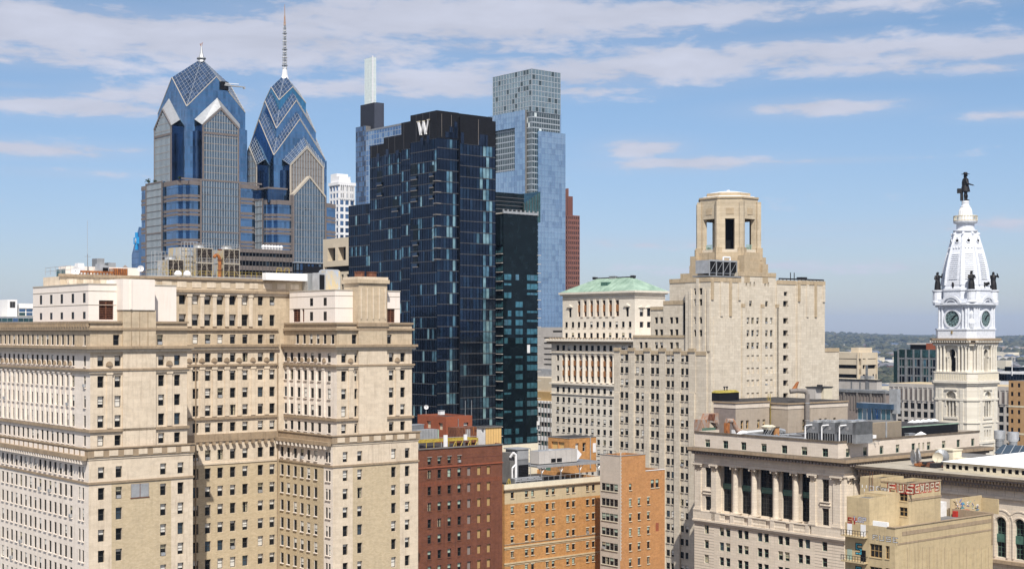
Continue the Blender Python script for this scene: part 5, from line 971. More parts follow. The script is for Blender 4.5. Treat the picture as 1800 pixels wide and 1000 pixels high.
q.mb('pipe').path([(0, 0, 0), (0, 0, hh), (-.4, .3, hh+.7), (-2.5, 1.5, hh+.9), (-4, 2.5, hh+.7)], .62, 'mullion_tan', 10); q.mb('bands').lathe(0, 0, [(.7, hh*.3), (.7, hh*.3+.2)], 'galvanised', 10); q.mb('bands').lathe(0, 0, [(.7, hh*.75), (.7, hh*.75+.2)], 'galvanised', 10); q.mb('hood').rings([[(-3, 2, hh+1), (-2, 2, hh+1), (-2, 3, hh+1), (-3, 3, hh+1)], [(-1.2, 2.2, hh+3), (-.6, 2.2, hh+3.2), (-.6, 2.8, hh+3.2), (-1.2, 2.8, hh+3)]], 'rust_orange'); q.done()
# rusty ducts on the left of the bank roof
q = rooft('rusty_duct', 'big rust and white patched fan duct at the left corner of the bank roof', 'duct', 1233, 38, zrk); u = lambda px: K.X(px, 38)-K.X(1233, 38); zk = lambda py: K.Z(py, 1, 38)-zrk
q.mb('plenum').box(0, u(1248), 0, 2.6, 0, zk(741), 'rust_patchy'); q.mb('scroll').rings([[(u(1243), 0, zk(745)), (u(1275), 0, zk(752)), (u(1275), 2.4, zk(752)), (u(1243), 2.4, zk(745))], [(u(1247), 0, zk(731)), (u(1270), 0, zk(731)), (u(1270), 2.4, zk(731)), (u(1247), 2.4, zk(731))]], 'rust_patchy')
q.mb('mouth').rings([[(u(1244), -.1, zk(741)), (u(1256), -.1, zk(744)), (u(1258), -.1, zk(732)), (u(1247), -.1, zk(731))], [(u(1244), 0, zk(741)), (u(1256), 0, zk(744)), (u(1258), 0, zk(732)), (u(1247), 0, zk(731))]], 'rust_brown')
q.mb('base').box(u(1234), u(1258), -.1, .0, 0, 1.6, 'window_frame_green'); q.mb('cone').tube((u(1262), 1, zk(745)), (u(1276), .6, .3), 1.2, 'rust_patchy', 10, .8); q.done()
q = rooft('curved_duct', 'white and rust coloured duct curving down right of the big fan duct', 'duct', 1277, 36, zrk); q.mb('duct').path([(0, 0, K.Z(740, 3, 36)-zrk), (2.4, 0, K.Z(741, 3, 36)-zrk), (3.4, -.3, 1.8), (4.2, -.8, .7), (5.5, -1, .6)], .62, 'rust_patchy', 10); q.mb('stand').box(-.3, .8, -.4, .6, 0, K.Z(741, 3, 36)-zrk-.4, 'rust_orange'); q.mb('stand').box(2.8, 4.8, -.2, .8, 0, 1.5, 'white_paint'); q.done()
q = rooft('silver_duct', 'long low silver insulated duct lying along the front of the bank roof', 'duct', 1312, 33, zrk); q.mb('duct').path([(0, 0, 1.0), (4, -2, 1.3), (10, -2, 1.4), (12, -2, 1.0)], .7, 'pale_aluminium', 9); q.mb('elbow').path([(-2.2, 1, .4), (-1.2, .5, 1.2), (0, 0, 1.0)], .6, 'white_paint', 9); [q.mb('saddles').box(1+3*k, 1.3+3*k, -3, 0, 0, .8, 'galvanised') for k in range(4)]; q.done()
q = rooft('black_hood', 'squat roof fan with white rim on the bank roof, left of the orange hatch', 'roof fan', 1351, K.Y(1351, 5.5), zrk); q.mb('rim').lathe(0, 0, [(1.5, 2.2), (1.9, 2.9), (1.2, 3.3)], 'roof_cream', 12); q.mb('neck').box(-.9, .9, -.9, .9, 0, 2.3, 'dark_metal'); q.done()
q = rooft('roof_hatch', 'orange roof hatch box at the foot of the tan rooftop block', 'hatch', 1363, K.Y(1363, 6.5), zrk); q.mb('box').box(0, 1.5, 0, 1.4, 0, 2.6, 'orange_brick_plain'); q.mb('lid').box(-.1, 1.6, -.1, 1.5, 2.6, 2.75, 'dark_metal'); q.done()
q = rooft('steel_stair', 'small pale steel stair over the pipes on the bank roof', 'stair', 1349, 14, zrk); 
for sy in (0, 1.2): q.mb('stringers').tube((0, sy, 0), (2.2, sy, 2.4), .07, 'pale_aluminium', 4); q.mb('stringers').tube((0, sy, 1), (2.2, sy, 3.4), .04, 'pale_aluminium', 4)
for k in range(8): q.mb('treads').box(.27*k, .27*k+.3, 0, 1.2, .3*k, .3*k+.05, 'pale_aluminium')
q.done()
q = rooft('pipe_run', 'bundle of silver pipes running along the bank roof edge to the chillers', 'pipes', 1318, 26, zrk); Lq = 34
for k in range(4): q.mb('pipe').path([(0, .6*k, .5+.15*k), (0, .6*k-19, .5+.15*k)], .2, 'pale_aluminium', 7)
q.done()
def chiller(px, i):
    yy = K.Y(px, 3.0); q = Small('chiller', ('left', 'middle', 'right')[i]+' of three dark grey chillers with white elbow pipes on the bank roof', 'chiller', K, 3.0, 0, zrk+.4, 'chillers on the bank roof'); q.e.location = K.wpt(3.2+0, K.Y(px, 3.2), zrk+.4)
    h = K.Z(741, 3, K.Y(px, 3.2))-zrk-.4; L_ = abs(K.Y(px+27, 3.2)-K.Y(px, 3.2))
    # runs toward the camera along -y
    a = q.mb('casing'); a.box(0, 6.5, -L_, 0, h*.42, h, 'steel_grey'); a.box(0, 6.5, -L_, -L_*.8, 0, h, 'steel_grey'); c_ = q.mb('coil'); c_.box(.1, 6.3, -L_*.8, -.1, .15, h*.42, 'dark_metal')
    for k in range(5): c_.box(-.04, .1, -L_*.8+k*L_*.16, -L_*.8+k*L_*.16+.08, .1, h*.42, 'galvanised')
    for k in range(2): q.mb('fan_ring').lathe(1.7+3*k, -L_/2, [(1.25, h), (1.25, h+.4), (1.1, h+.42)], 'pale_aluminium', 14)
    q.mb('emblem').box(-.03, 0, -L_*.55, -L_*.40, h*.62, h*.76, 'pale_aluminium')
    q.mb('pipe').path([(-.7, -.3, -.2), (-.7, -.3, h*.75), (-.7, -.6, h*.82), (.3, -L_*.45, h*.86)], .17, 'white_paint', 7)
    return q.done()
for i, p in enumerate((1417, 1446, 1477)): chiller(p, i)
yy = K.Y(1522, 9); q = Small('ribbed_plant_box', 'long beige ribbed plant enclosure with flat top beside the chillers', 'plant enclosure', K, K.X(1520, 3.6), 3.6, zrk+.4); w = K.X(1584, 3.6)-K.X(1520, 3.6); h = K.Z(743.5, K.X(1520, 3.6), 3.6)-zrk-.4
q.mb('casing').box(0, w, 0, 7, 0, h, 'band_stone', 'roof_grey'); [q.mb('ribs').box(w*k/40-.06, w*k/40+.06, -.12, 0, .1, h-.1, 'mullion_tan') for k in range(41)]; [q.mb('ribs').box(-.12, 0, 7*k/8-.06, 7*k/8+.06, .1, h-.1, 'mullion_tan') for k in range(9)]; q.mb('white_box').box(1.2, 2.4, -1.6, -.8, -.4, 1.4, 'white_paint'); q.mb('downpipe').box(w*.55, w*.58, -.3, -.1, 0, h, 'galvanised'); q.done()
ybk = 7.5; q = Small('black_plant_box', 'long low black plant box with a pale green top edge on the bank roof', 'plant enclosure', K, K.X(1586, ybk), ybk, zrk); w = K.X(1684, ybk)-K.X(1586, ybk); h = K.Z(750.5, K.X(1586, ybk), ybk)-zrk
q.mb('wall').box(0, w, 0, 14, 0, h, 'black_panel', 'roof_dark'); q.mb('top_edge').box(-.1, w+.1, -.1, .1, h-.1, h+.15, 'verdigris'); q.mb('top_edge').box(-.1, .1, .1, 14, h-.1, h+.15, 'verdigris'); q.done(); zbk = zrk+h
for i in range(5):
    q = Small('skylight', ('first', 'second', 'third', 'fourth', 'fifth')[i]+' white pyramid skylight from the left on the black plant box', 'skylight', K, K.X(1604+i*9.5, ybk+8), ybk+8, zbk, 'skylights on the bank roof'); q.mb('glazing').rings([[(-.9, -.9, .2), (.9, -.9, .2), (.9, .9, .2), (-.9, .9, .2)], [(-.1, -.1, .8), (.1, -.1, .8), (.1, .1, .8), (-.1, .1, .8)]], 'roof_white'); q.mb('curb').box(-.95, .95, -.95, .95, 0, .2, 'galvanised'); q.done()
q = Small('skylight', 'largest white pyramid skylight, standing in front of the black plant box', 'skylight', K, K.X(1619, 4.4), 4.4, zrk); q.mb('glazing').rings([[(-1.7, -1.2, .5), (1.7, -1.2, .5), (1.7, 1.2, .5), (-1.7, 1.2, .5)], [(-.1, -.1, 1.5), (.1, -.1, 1.5), (.1, .1, 1.5), (-.1, .1, 1.5)]], 'roof_white'); q.mb('curb').box(-1.75, 1.75, -1.25, 1.25, 0, .5, 'galvanised'); q.done()
q = Small('roof_box', 'small grey curb box at the bank roof edge left of the largest skylight', 'roof vent', K, K.X(1598, 3.4), 3.4, zrk); q.mb('box').box(0, 2.4, 0, 1.2, 0, 1.3, 'galvanised'); q.mb('lid').box(-.1, 2.5, -.1, 1.3, 1.3, 1.4, 'pale_aluminium'); q.done()
random.seed(8)
for k in range(14):
    xx, yy = random.uniform(2.5, 22), random.uniform(3, 30)
    q = Small('roof_vent', 'small grey pipe vent standing among the equipment on the bank roof', 'roof vent', K, xx, yy, zrk, 'pipe vents on the bank roof'); hh = random.uniform(.7, 1.8); q.mb('stack').lathe(0, 0, [(.16, 0), (.16, hh)], 'galvanised', 7); q.mb('hood').lathe(0, 0, [(.3, hh), (.34, hh+.1), (.1, hh+.3)], 'steel_grey', 8); q.done()
q = Small('roof_cables', 'tangle of thin dark pipes and cables lying across the bank roof', 'pipes', K, 3, 0, zrk)
for k in range(22): a, b_, r_ = random.uniform(0, 14), random.uniform(4, 38), random.choice((.05, .09, .14)); L_ = random.uniform(3, 14); d_ = random.random() < .6; q.mb('lines').tube((a, b_, .15+r_*2), (a+(0 if d_ else L_), b_-(L_ if d_ else 0), .15+r_*2), r_, random.choice(('galvanised', 'steel_grey', 'dark_metal', 'pale_aluminium')), 5)
q.done()
# ================================================================ ARCADED BANK HALL, right
B = Bld('bank_hall', 'low pale stone banking hall with arched windows and a long dark bracketed cornice', 'bank hall', at=K.wpt(4.6, -60)[:2]); G = B
y1_ = 58.8; zc = B.Z(816, 0, y1_); zcb = B.Z(836, 0, y1_); zfr = B.Z(868, 0, B.Y(1695))
sq_ = [B.Y(p) for p in (1647, 1695, 1746, 1797)]; zs = B.Z(858, 0, sq_[1])
ar = [B.Y(p) for p in (1759.5, 1792.5, 1727, 1825)]; za0, za1 = B.Z(979, 0, ar[0]), B.Z(909, 0, ar[0]); aw = 1.15
w8 = [(c-.7, c+.7, zs-.8, zs+.8, 'cross:window_frame_green', .4) for c in sq_]+[(c-aw, c+aw, za0, za1, 'multi:window_frame_green:blind_beige', .8) for c in ar]
B.block(0, 34, 0, y1_, 0, zcb, [], w8, ST, 'hall_roof')
def arch(Bx, mb, off, c, hw, zs_, zt, dp, mat, r=None, n=10):
    """fill between an arch and its square head, on an L face"""
    rr = r or hw
    for sg in (-1, 1):
        pts = [(c+sg*rr*math.sin(math.pi/2*k/n), zs_+rr*math.cos(math.pi/2*k/n)) for k in range(n+1)]
        poly = [(c+sg*hw, zt), (c, zt)]+pts
        mb.rings([[(off, a, z) for a, z in poly], [(off+dp, a, z) for a, z in poly]], mat)
def archring(mb, off, c, r0, r1, zs_, dp, mat, n=14, legs=0):
    pts = [(math.cos(math.pi*k/n), math.sin(math.pi*k/n)) for k in range(n+1)]
    for (a, b_), (c2, d2) in zip(pts, pts[1:]):
        mb.rings([[(off-dp, c+r0*a, zs_+r0*b_), (off-dp, c+r1*a, zs_+r1*b_), (off-dp, c+r1*c2, zs_+r1*d2), (off-dp, c+r0*c2, zs_+r0*d2)], [(off+.01, c+r0*a, zs_+r0*b_), (off+.01, c+r1*a, zs_+r1*b_), (off+.01, c+r1*c2, zs_+r1*d2), (off+.01, c+r0*c2, zs_+r0*d2)]], mat)
    if legs:
        for sg in (-1, 1): mb.box(off-dp, off+.01, c+sg*r0, c+sg*r1, zs_-legs, zs_, mat)
at_ = B.mb('arch_trim')
for c in ar:
    arch(B, at_, -.02, c, aw+.02, za1-aw, za1+.02, .5, ST); archring(at_, 0, c, aw+.2, aw+.5, za1-aw, .2, ST, legs=za1-aw-za0); archring(at_, 0, c, aw+1.5, aw+1.8, za1-aw, .12, ST, legs=4)
    B.mb('spandrels').box(.3, .7, c-aw, c+aw, za0+(za1-za0)*.38, za0+(za1-za0)*.58, 'verdigris_dark')
for z0, z1, pr, mt in ((zc-.55, zc, 2.6, 'cornice_dark'), (zc-.95, zc-.55, 2.2, 'board_grey'), (zcb, zc-.95, 1.0, 'board_grey'), (zfr-.2, zfr+.35, .5, ST), (za0-1.2, za0-.5, .9, 'limestone_trim'), (zfr+.35, zfr+.5, .3, ST)): B.mb('cornice').box(-pr, 34, -pr, y1_, z0, z1, mt, 'hall_roof' if pr == 2.6 else None)
for k in range(int(y1_/.8)): B.mb('cornice').box(-2.0, -1.0, k*.8, k*.8+.42, zc-1.55, zc-.95, 'limestone_trim'); B.mb('cornice').box(-1.2, -1.0, k*.8, k*.8+.4, zcb+.15, zcb+.6, 'limestone_trim')
for k in range(26):
    if all(abs(1.6+2.2*k-s_) > 1.1 for s_ in sq_): B.mb('frieze_joints').box(-.03, .01, 1.6+2.2*k, 1.66+2.2*k, zfr+.5, zcb, 'limestone_trim')
# raised white roof with a clerestory
xw = 2.4; yw1 = B.Y(1658, xw); zw = zc+2.0
cw_ = [(B.Y(p, xw)-.5, B.Y(p, xw)+.5) for p in [1665.5, 1676.5, 1687.5, 1698.5, 1714, 1725, 1736.3, 1747.5, 1763, 1775, 1787, 1799, 1812]]
B.block(xw, 33, 2, yw1, zc-.4, zw, [], [(a, b_, zc+.45, zw-.55, 'open', .3) for a, b_ in cw_], 'roof_cream', 'roof_white', part='clerestory')
rw = B.mb('white_roof'); zrg = B.Z(792, 18, yw1-13)
rw.rings([[(xw-.5, 1.5, zw), (33.5, 1.5, zw), (33.5, yw1+.5, zw), (xw-.5, yw1+.5, zw)], [(17.5, 10, zrg), (18.5, 10, zrg), (18.5, yw1-13, zrg), (17.5, yw1-13, zrg)]], 'roof_white')
B.done(); zg = zc
q = Small('glass_skylight', 'long glazed ridge skylight on the white roof at the right edge', 'skylight', G, 19, 6, zrg-1.3); q.mb('glazing').rings([[(0, 0, 0), (4.5, 0, 0), (4.5, 30, 0), (0, 30, 0)], [(2.2, 1, 2), (2.4, 1, 2), (2.4, 29, 2), (2.2, 29, 2)]], 'liberty_grey_glass'); [q.mb('bars').tube((0, 2*k, .05), (2.2, 2*k, 2.05), .08, 'galvanised', 4) for k in range(1, 15)]; q.done()
for i, p in enumerate((1757, 1781)):
    yy = G.Y(p, 28); q = Small('exhaust_stack', ('left', 'right')[i]+' fat grey exhaust stack with a flared collar behind the white roof', 'exhaust stack', G, 28, yy, zg); zt_a = G.Z(756.5 if i == 0 else 759, 28, yy)-zg
    q.mb('barrel').lathe(0, 0, [(.95, 1.5), (.95, zt_a*.7)], 'steel_grey', 16); q.mb('barrel').lathe(0, 0, [(1.0, zt_a*.7), (1.3, zt_a*.76), (1.3, zt_a), (1.1, zt_a)], 'galvanised', 16); q.mb('frame').lathe(0, 0, [(1.0, 0), (.3, 1.5)], 'dark_metal', 4); [q.mb('bands').lathe(0, 0, [(1.0, zt_a*f), (1.0, zt_a*f+.12)], 'dark_metal', 16) for f in (.3, .5)]; q.done()
def roofG(name, label, cat, px, x, z=None, grp=None): return Small(name, label, cat, G, x, G.Y(px, x), z if z else zg, grp)
q = roofG('cream_duct_box', 'cream rooftop duct box with flat lid behind the satellite dishes', 'duct', 1645, 12); q.mb('box').box(0, 3.6, -4.5, 0, 0, 3.6, 'cream_paint'); q.mb('lid').box(-.2, 3.8, -4.7, .2, 3.6, 3.85, 'roof_cream'); q.mb('low_duct').box(.5, 3, -16, -4.5, 1.0, 2.0, 'cream_paint'); q.done()
for i, (p, x, r, yaw, lab, mt) in enumerate(((1610, 6.5, 1.7, -2.2, 'leftmost thin pale satellite dish seen edge on above the bank hall cornice', 'galvanised'), (1619, 7.5, 2.0, -2.35, 'largest satellite dish, seen edge on beside the leftmost one', 'galvanised'), (1648, 8.5, 1.2, -.9, 'small white satellite dish right of the cream duct box front', 'roof_cream'), (1656, 9.5, 1.8, 2.4, 'dark satellite dish tilted upward in front of the cream duct box', 'steel_grey'))):
    yy = G.Y(p, x); dish(G, x, yy, zg+.2, r, lab, mt, yaw, 'satellite dishes on the bank hall roof', 2.0)
q = roofG('rubble_pile', 'heap of rust brown roof frames around the satellite dishes', 'roof frames', 1608, 6); random.seed(3)
for k in range(26): a = random.random(); q.mb('frames').box(-1+random.random()*4, .2+random.random()*5, -16*a, -16*a-.6-random.random(), random.random()*.7, .25+random.random()*1.1, random.choice(['rust_brown', 'rust_brown', 'rust_orange', 'dark_metal']))
q.done()
q = roofG('tent_canopy', 'low striped grey plant screen near the stacks on the bank hall roof', 'screen', 1667, 20); q.mb('wall').box(0, 6, -14, 0, 0, 2.0, 'galvanised', 'roof_grey'); [q.mb('openings').box(-.05, .02, -1.2-2.2*k, -.2-2.2*k, .6, 1.4, 'board_grey') for k in range(6)]; q.done()
# ================================================================ TAN BUILDING WITH PAINTED TAGS, front right
B = Bld('tan_building', 'worn tan rendered building with graffiti tags and balconies, lower right front', 'building', 1573, 265); T = B
TN = 'tan_render'; xe, ye = B.X(1745), B.Y(1485.5); zt = B.Z(928)
def mw(px0, px1, y0, y1, st='multi:board_tan:blind_beige:tan_render', rv=.3, x=0): a, b_ = B.Y(px1, x), B.Y(px0, x); ym_ = (a+b_)/2; return (a, b_, B.Z(y1, x, ym_), B.Z(y0, x, ym_), st, rv)
wl = [mw(1529, 1550.5, 956, 979.5), mw(1556.5, 1563.5, 959, 982), mw(1529, 1550.5, 996, 1019), mw(1556.5, 1563.5, 998, 1021)]
zwl = B.Z(938, 0, B.Y(1555)); zj = B.Z(888+2, 0, B.Y(1527))
B.block(0, xe, 0, ye, 0, zt, [], [w_ for w_ in wl], TN, 'roof_grey', parapet=1.3, reveal=.4)
w_ = B.mb('wall')
for y, hgt, mt in ((937, .75, 'limestone_trim'), (954, .35, 'limestone_trim')): z = B.Z(y, 3); w_.box(2.2 if y < 940 else .8, xe-.6, -.06, .02, z-hgt/2, z+hgt/2, mt)
for p in range(1590, 1745, 13): xx = B.X(p); w_.box(xx-.12, xx+.12, -.05, .01, 40, B.Z(965, xx), TN); w_.box(xx+.9, xx+1.0, -.03, .01, 40, B.Z(962, xx), 'limestone_trim')
w_.box(-.15, xe+.15, -.15, .4, zt, zt+.15, 'limestone_trim'); w_.box(-.15, .4, .4, B.Y(1560), zt, zt+.15, 'limestone_trim'); w_.box(xe-.5, xe+.1, -.1, 10, zt-6, zt+.3, 'limestone_trim')
# upper storeys
yu = 4.2; xu = B.X(1597.5, yu); zu = B.Z(850, xu, yu); U = dict(x=xu, y=yu)
B.block(xu, B.X(1653.5, yu), yu, B.Y(1548, xu), zt-2, zu, [], [mw(1559, 1572.5, 861, 878, x=xu), mw(1580.5, 1595, 864, 880.5, x=xu), mw(1559, 1572.5, 889, 905, x=xu), mw(1580.5, 1595, 891, 907, x=xu)], TN, 'roof_dark', parapet=.7, reveal=.3)
yv0 = B.Y(1549, xu+.6); B.block(xu+.6, B.X(1640, yu), yv0, B.Y(1512, xu+.6), zt-2, B.Z(841, xu, yv0), [], [mw(1540, 1547, 860, 877, 'board:board_grey', x=xu+.6)], TN, 'roof_dark', parapet=.5)
w_.box(xu-.1, B.X(1653.5, yu)+.1, yu-.12, yu+.02, B.Z(880, xu, yu), B.Z(876, xu, yu), 'limestone_trim'); w_.box(xu-.12, xu+.02, yu, B.Y(1548, xu), zu-.1, zu+.15, 'limestone_trim'); w_.box(xu-.12, B.X(1653.5, yu)+.1, yu-.12, yu+.3, zu-.1, zu+.15, 'limestone_trim')
xs = .5; ysb = B.Y(1528, xs); B.block(xs, xs+5.5, ysb, ye, zt-3, B.Z(876, xs, ysb), [], [], TN, 'roof_grey', parapet=.4)
w_.box(xs+5.4, xu+1, ysb+.2, ye, zt-3, B.Z(872, xs, ysb), TN)
# balconies on the left face
for i, (py, ) in enumerate(((940.5,), (985,), (1020,))):
    ym_ = B.Y(1506); z = B.Z(py, 0, ym_); m_ = B.mb('balcony'); m_.box(-1.3, 0, B.Y(1525.5, 0), ye, z-.25, z, TN); rl = B.mb('balcony_railing')
    for xx, ya2, yb2 in ((-1.25, B.Y(1525, 0), ye),):
        rl.box(xx-.04, xx+.04, ya2, yb2, z+1.0, z+1.08, 'dark_metal'); rl.box(xx-.04, xx+.04, ya2, yb2, z+.5, z+.55, 'dark_metal')
        for k in range(9): yy = ya2+(yb2-ya2)*k/8; rl.box(xx-.04, xx+.04, yy-.04, yy+.04, z, z+1.08, 'dark_metal')
    rl.box(-1.25, 0, B.Y(1525, 0)-.04, B.Y(1525, 0)+.04, z+1.0, z+1.08, 'dark_metal'); B.mb('doorway').box(-.03, .01, ym_-2.1, ym_-.9, z, z+2.2, 'white_paint' if i == 0 else 'interior_dark'); B.mb('doorway').box(-.03, .01, ym_+1.1, ym_+2.2, z, z+2.1, 'white_paint' if i == 0 else 'blind_green')
w_.box(xs+.5, xu+2, .6, ysb-.2, zt-1.29, zt-1.2, 'roof_white'); w_.box(0.02, .4, B.Y(1560), B.Y(1534), zt-.6, zt+.9, 'roof_white')
# painted tags: thin paint on the walls
plain('paint_red', (.42, .03, .02), .6); plain('paint_black', (.02, .02, .025), .6); plain('paint_blue', (.05, .12, .42), .6); plain('paint_cyan', (.08, .42, .55), .6); plain('paint_white', (.75, .74, .72), .6)
G5 = {'F': '111100111100100', 'U': '101101101101111', 'S': '111100111001111', 'A': '111101111101101', 'P': '111101111100100', 'L': '100100100100111', 'E': '111100110100111', 'R': '111101110101101', 'N': '101111111111101', 'O': '111101101101111', 'Y': '101101010010010', 'K': '101101110101101'}
def tags(mb, txt, face, off, a0, z0, h, wd, fat, c1_, c2_):
    """bubble letters: a fat outline colour with a lighter fill stroke over it"""
    for i, chr_ in enumerate(txt):
        g5 = G5[chr_]; base = a0+i*wd*1.12*(1 if face == 'R' else -1); cells = [(k % 3, 4-k//3) for k in range(15) if g5[k] == '1']
        pts = [((cx_+.5)*wd/3, (cy_+.5)*h/5) for cx_, cy_ in cells]
        def P3(a, z, d_): return (base+a, off-d_, z0+z) if face == 'R' else (off-d_, base-a, z0+z)
        for lay, (rad, colr, dd) in enumerate(((fat, c1_, .02), (fat*.45, c2_, .035))):
            if not colr: continue
            for (ca, cz), (p0, p1) in zip(cells, pts):
                for (cb, cw2), (q0, q1) in zip(cells, pts):
                    if (cb == ca+1 and cw2 == cz) or (cb == ca and cw2 == cz+1):
                        if face == 'R': mb.box(base+p0-rad, base+q0+rad, off-dd, off, z0+p1-rad, z0+q1+rad, colr)
                        else: mb.box(off-dd, off, base-q0-rad, base-p0+rad, z0+p1-rad, z0+q1+rad, colr)
tg = B.mb('painted_tag'); xR = B.X(1653.5, yu); hz = zu-1.95
tags(tg, 'FUS', 'L', xu, B.Y(1560, xu), hz+.1, 1.75, 1.9, .34, 'paint_red', 'roof_cream'); wdR = (xR-xu-.6)/6/1.12; tags(tg, 'SENAPS', 'R', yu, xu+.3, hz, 1.7, wdR, .3, 'paint_red', 'roof_cream')
tags(tg, 'AK', 'L', xu, B.Y(1549.5, xu), hz-1.4, 2.2, .8, .2, 'paint_black', 'paint_white')
tg2 = B.mb('painted_tag'); zz = B.Z(910, 0, ye-2.5); tags(tg2, 'SY', 'L', 0, ye-.6, zz-1.2, 1.2, 1.0, .14, 'paint_red', None); tags(tg2, 'LOP', 'L', xs, ysb+3.6, B.Z(918, 0, ysb+2), 1.0, .9, .13, 'paint_blue', 'paint_white'); tags(tg2, 'RUSE', 'L', 0, B.Y(1533), B.Z(949.5, 0, B.Y(1545)), 1.0, 1.35, .13, 'paint_black', 'paint_white'); tags(tg2, 'S', 'L', 0, B.Y(1503.5), B.Z(973, 0, ye-2), 2.2, 1.6, .26, 'paint_black', 'paint_cyan'); tags(tg2, 'S', 'L', 0, B.Y(1503.5), B.Z(1012, 0, ye-2), 2.0, 1.5, .26, 'paint_black', 'paint_cyan')
tags(tg2, 'YARS', 'L', xu+.6, B.Y(1514, xu+.6), B.Z(872, xu, yv0), 2.0, 1.5, .1, 'paint_white', None)
# tagged roof walls beyond the parapet
rwl = B.mb('roof_wall'); xx0, xx1 = B.X(1672, 9), B.X(1726, 9); rwl.box(xx0, xx1, 9, 9.3, zt-1.3, B.Z(886, 18, 9), TN); rwl.box(xx1-.3, xx1, 5, 9, zt-1.3, B.Z(890, 18, 9), TN); rwl.box(B.X(1653, 10), B.X(1664, 10), 10, 13, zt-1.3, B.Z(893, 14, 10), 'paint_white')
random.seed(5)
for k in range(46): a = xx0+.5+random.random()*(xx1-xx0-2); z = zt-1.0+random.random()*2.4; rwl.tube((a, 8.97, z), (a+random.uniform(-1, 1.4), 8.97, z+random.uniform(-.6, .7)), .07, random.choice(['paint_cyan', 'paint_black', 'paint_blue', 'paint_white', 'verdigris']), 4)
rwl.box(xx0-.3, xx0+4.5, 7.6, 8.5, zt-1.3, zt-.1, 'paint_red'); rwl.box(xx0+.4, xx0+3.5, 7.5, 7.6, zt-1.2, zt-.2, 'paint_blue')
B.maxw = 100; B.done()
q = Small('ladder', 'thin rusty ladder on the upper wall of the tan graffiti building', 'ladder', T, xu-.1, B.Y(1533, xu+.6), zt-1.3); hq = B.Z(840, xu, yv0)-zt+1.3
for s_ in (-.3, .3): q.mb('rails').tube((.4, s_, 0), (.4, s_, hq+1), .05, 'rust_brown', 4)
for k in range(12): q.mb('rungs').tube((.4, -.3, .4+.45*k), (.4, .3, .4+.45*k), .03, 'rust_brown', 4)
q.done()
# ================================================================ GLASS HOTEL TOWER WITH THE LETTER
plain('mullion_w', (.085, .083, .085), .5, .3)
B = Bld('glass_tower', 'dark navy glass hotel tower with a stepped black crown bearing a white letter W', 'skyscraper', 768, 500); WH = B
FL = 3.93; random.seed(11)
def teal_rnd(base, hot, lo=0.06, dark=.1):
    cols = {}
    def f(i, j, na, nz_):
        if i == na: return None
        if i not in cols: cols[i] = random.random()
        p = hot.get(i, lo if cols[i] > .35 else .0)
        if random.random() < p: return random.choice(['w_teal', 'w_teal', 'w_pale'])
        r = random.random()
        return 'w_black' if r < dark*.6 else 'w_blue' if r < dark+base else 'w_navy'
    return f
def wseg(face, off, a0, a1, z1, hot={}, z0=30, bay=1.45, base=.14, lo=.1, zb=None):
    n = round((z1-z0)/FL); z0_ = z1-n*FL
    B.curtain(face, off, a0, a1, z0_, z1, bay, FL, [('w_navy', 1)], .3, 'mullion_w', .06, 'w_blue', rnd=teal_rnd(base, hot, lo), pr=.12)
ZR = lambda y, px=768: B.Z(y, 0, B.Y(px)) if px <= 768 else B.Z(y, B.X(px))
segs = [(762, 722, 199, 247, 0.0), (722, 706, 215, 262, .6), (706, 675, 240, 270, 1.2), (675, 651, 255, 276, 1.8), (651, 613.5, 360, None, 2.4)]
xR0, xR1 = B.X(806), B.X(868.5)
yy0 = 0
core = B.mb('structure')
for i, (p0, p1, yt_, yb2, ox) in enumerate(segs):
    a0 = 0 if i == 0 else B.Y(p0, ox); a1 = B.Y(p1, ox); ztp = B.Z(yt_, ox, (a0+a1)/2); core.box(ox+.05, 25, a0+.05, a1, 0, ztp-.1, 'black_panel')
    if yb2:
        zbk = B.Z(yb2, ox, (a0+a1)/2); c_ = B.mb('crown'); c_.box(ox-.15, 20 if i else xR0, a0-(.15 if i == 0 else 0), a1, zbk, ztp, 'black_panel')
        for k in range(1, int((a1-a0)/4)+1): c_.box(ox-.2, ox-.15, a0+k*4.1-.05, a0+k*4.1+.05, zbk, ztp, 'mullion_grey')
        n_ = round(zbk-30); wseg('L', ox, a0, a1, zbk, {}, lo=.17)
    else: wseg('L', ox, a0, a1, ztp, {}, lo=.2)
zt0, zbR = ZR(201, 780), ZR(241, 780); zt1, zb1_ = ZR(210, 830), ZR(255, 830)
wseg('R', 0, 0, xR0, zbR, {3: .25, 4: .45, 5: .35}, lo=.03); xq = B.X(806, -.8)
wseg('R', -.8, xR0, xR1, zb1_, {int((B.X(846)-xR0)/1.45): .75, int((B.X(853)-xR0)/1.45): .7, int((B.X(859)-xR0)/1.45): .55}, lo=.03)
B.mb('crown').box(xR0, xR1, -.95, 22, zb1_, zt1, 'black_panel'); core.box(.05, xR0, .05, B.Y(724), 0, zt0-.5, 'black_panel'); core.box(xR0, xR1-.05, -.74, 22, 0, zt1-.5, 'black_panel')
for p in (776, 793, 838): xx = B.X(p, 0); B.mb('crown').box(xx-.07, xx+.07, -1.05 if p > 806 else -.2, -.9 if p > 806 else 0, (zb1_ if p > 806 else zbR), (zt1 if p > 806 else zt0), 'mullion_tan')
random.seed(4)
for k in range(9):
    w1 = 1.45*random.choice((1, 2)); x1_ = random.uniform(0, xR1-w1); off_ = -.25 if x1_+w1 < xR0 else -1.05; zz = zbR if off_ > -1 else zb1_
    if x1_ < xR0 < x1_+w1: continue
    B.mb('crown_glazing').box(x1_, x1_+w1, off_, off_+.3, zz-.1, zz+random.choice((1.9, 3.9, 3.9, 5.8)), 'w_navy')
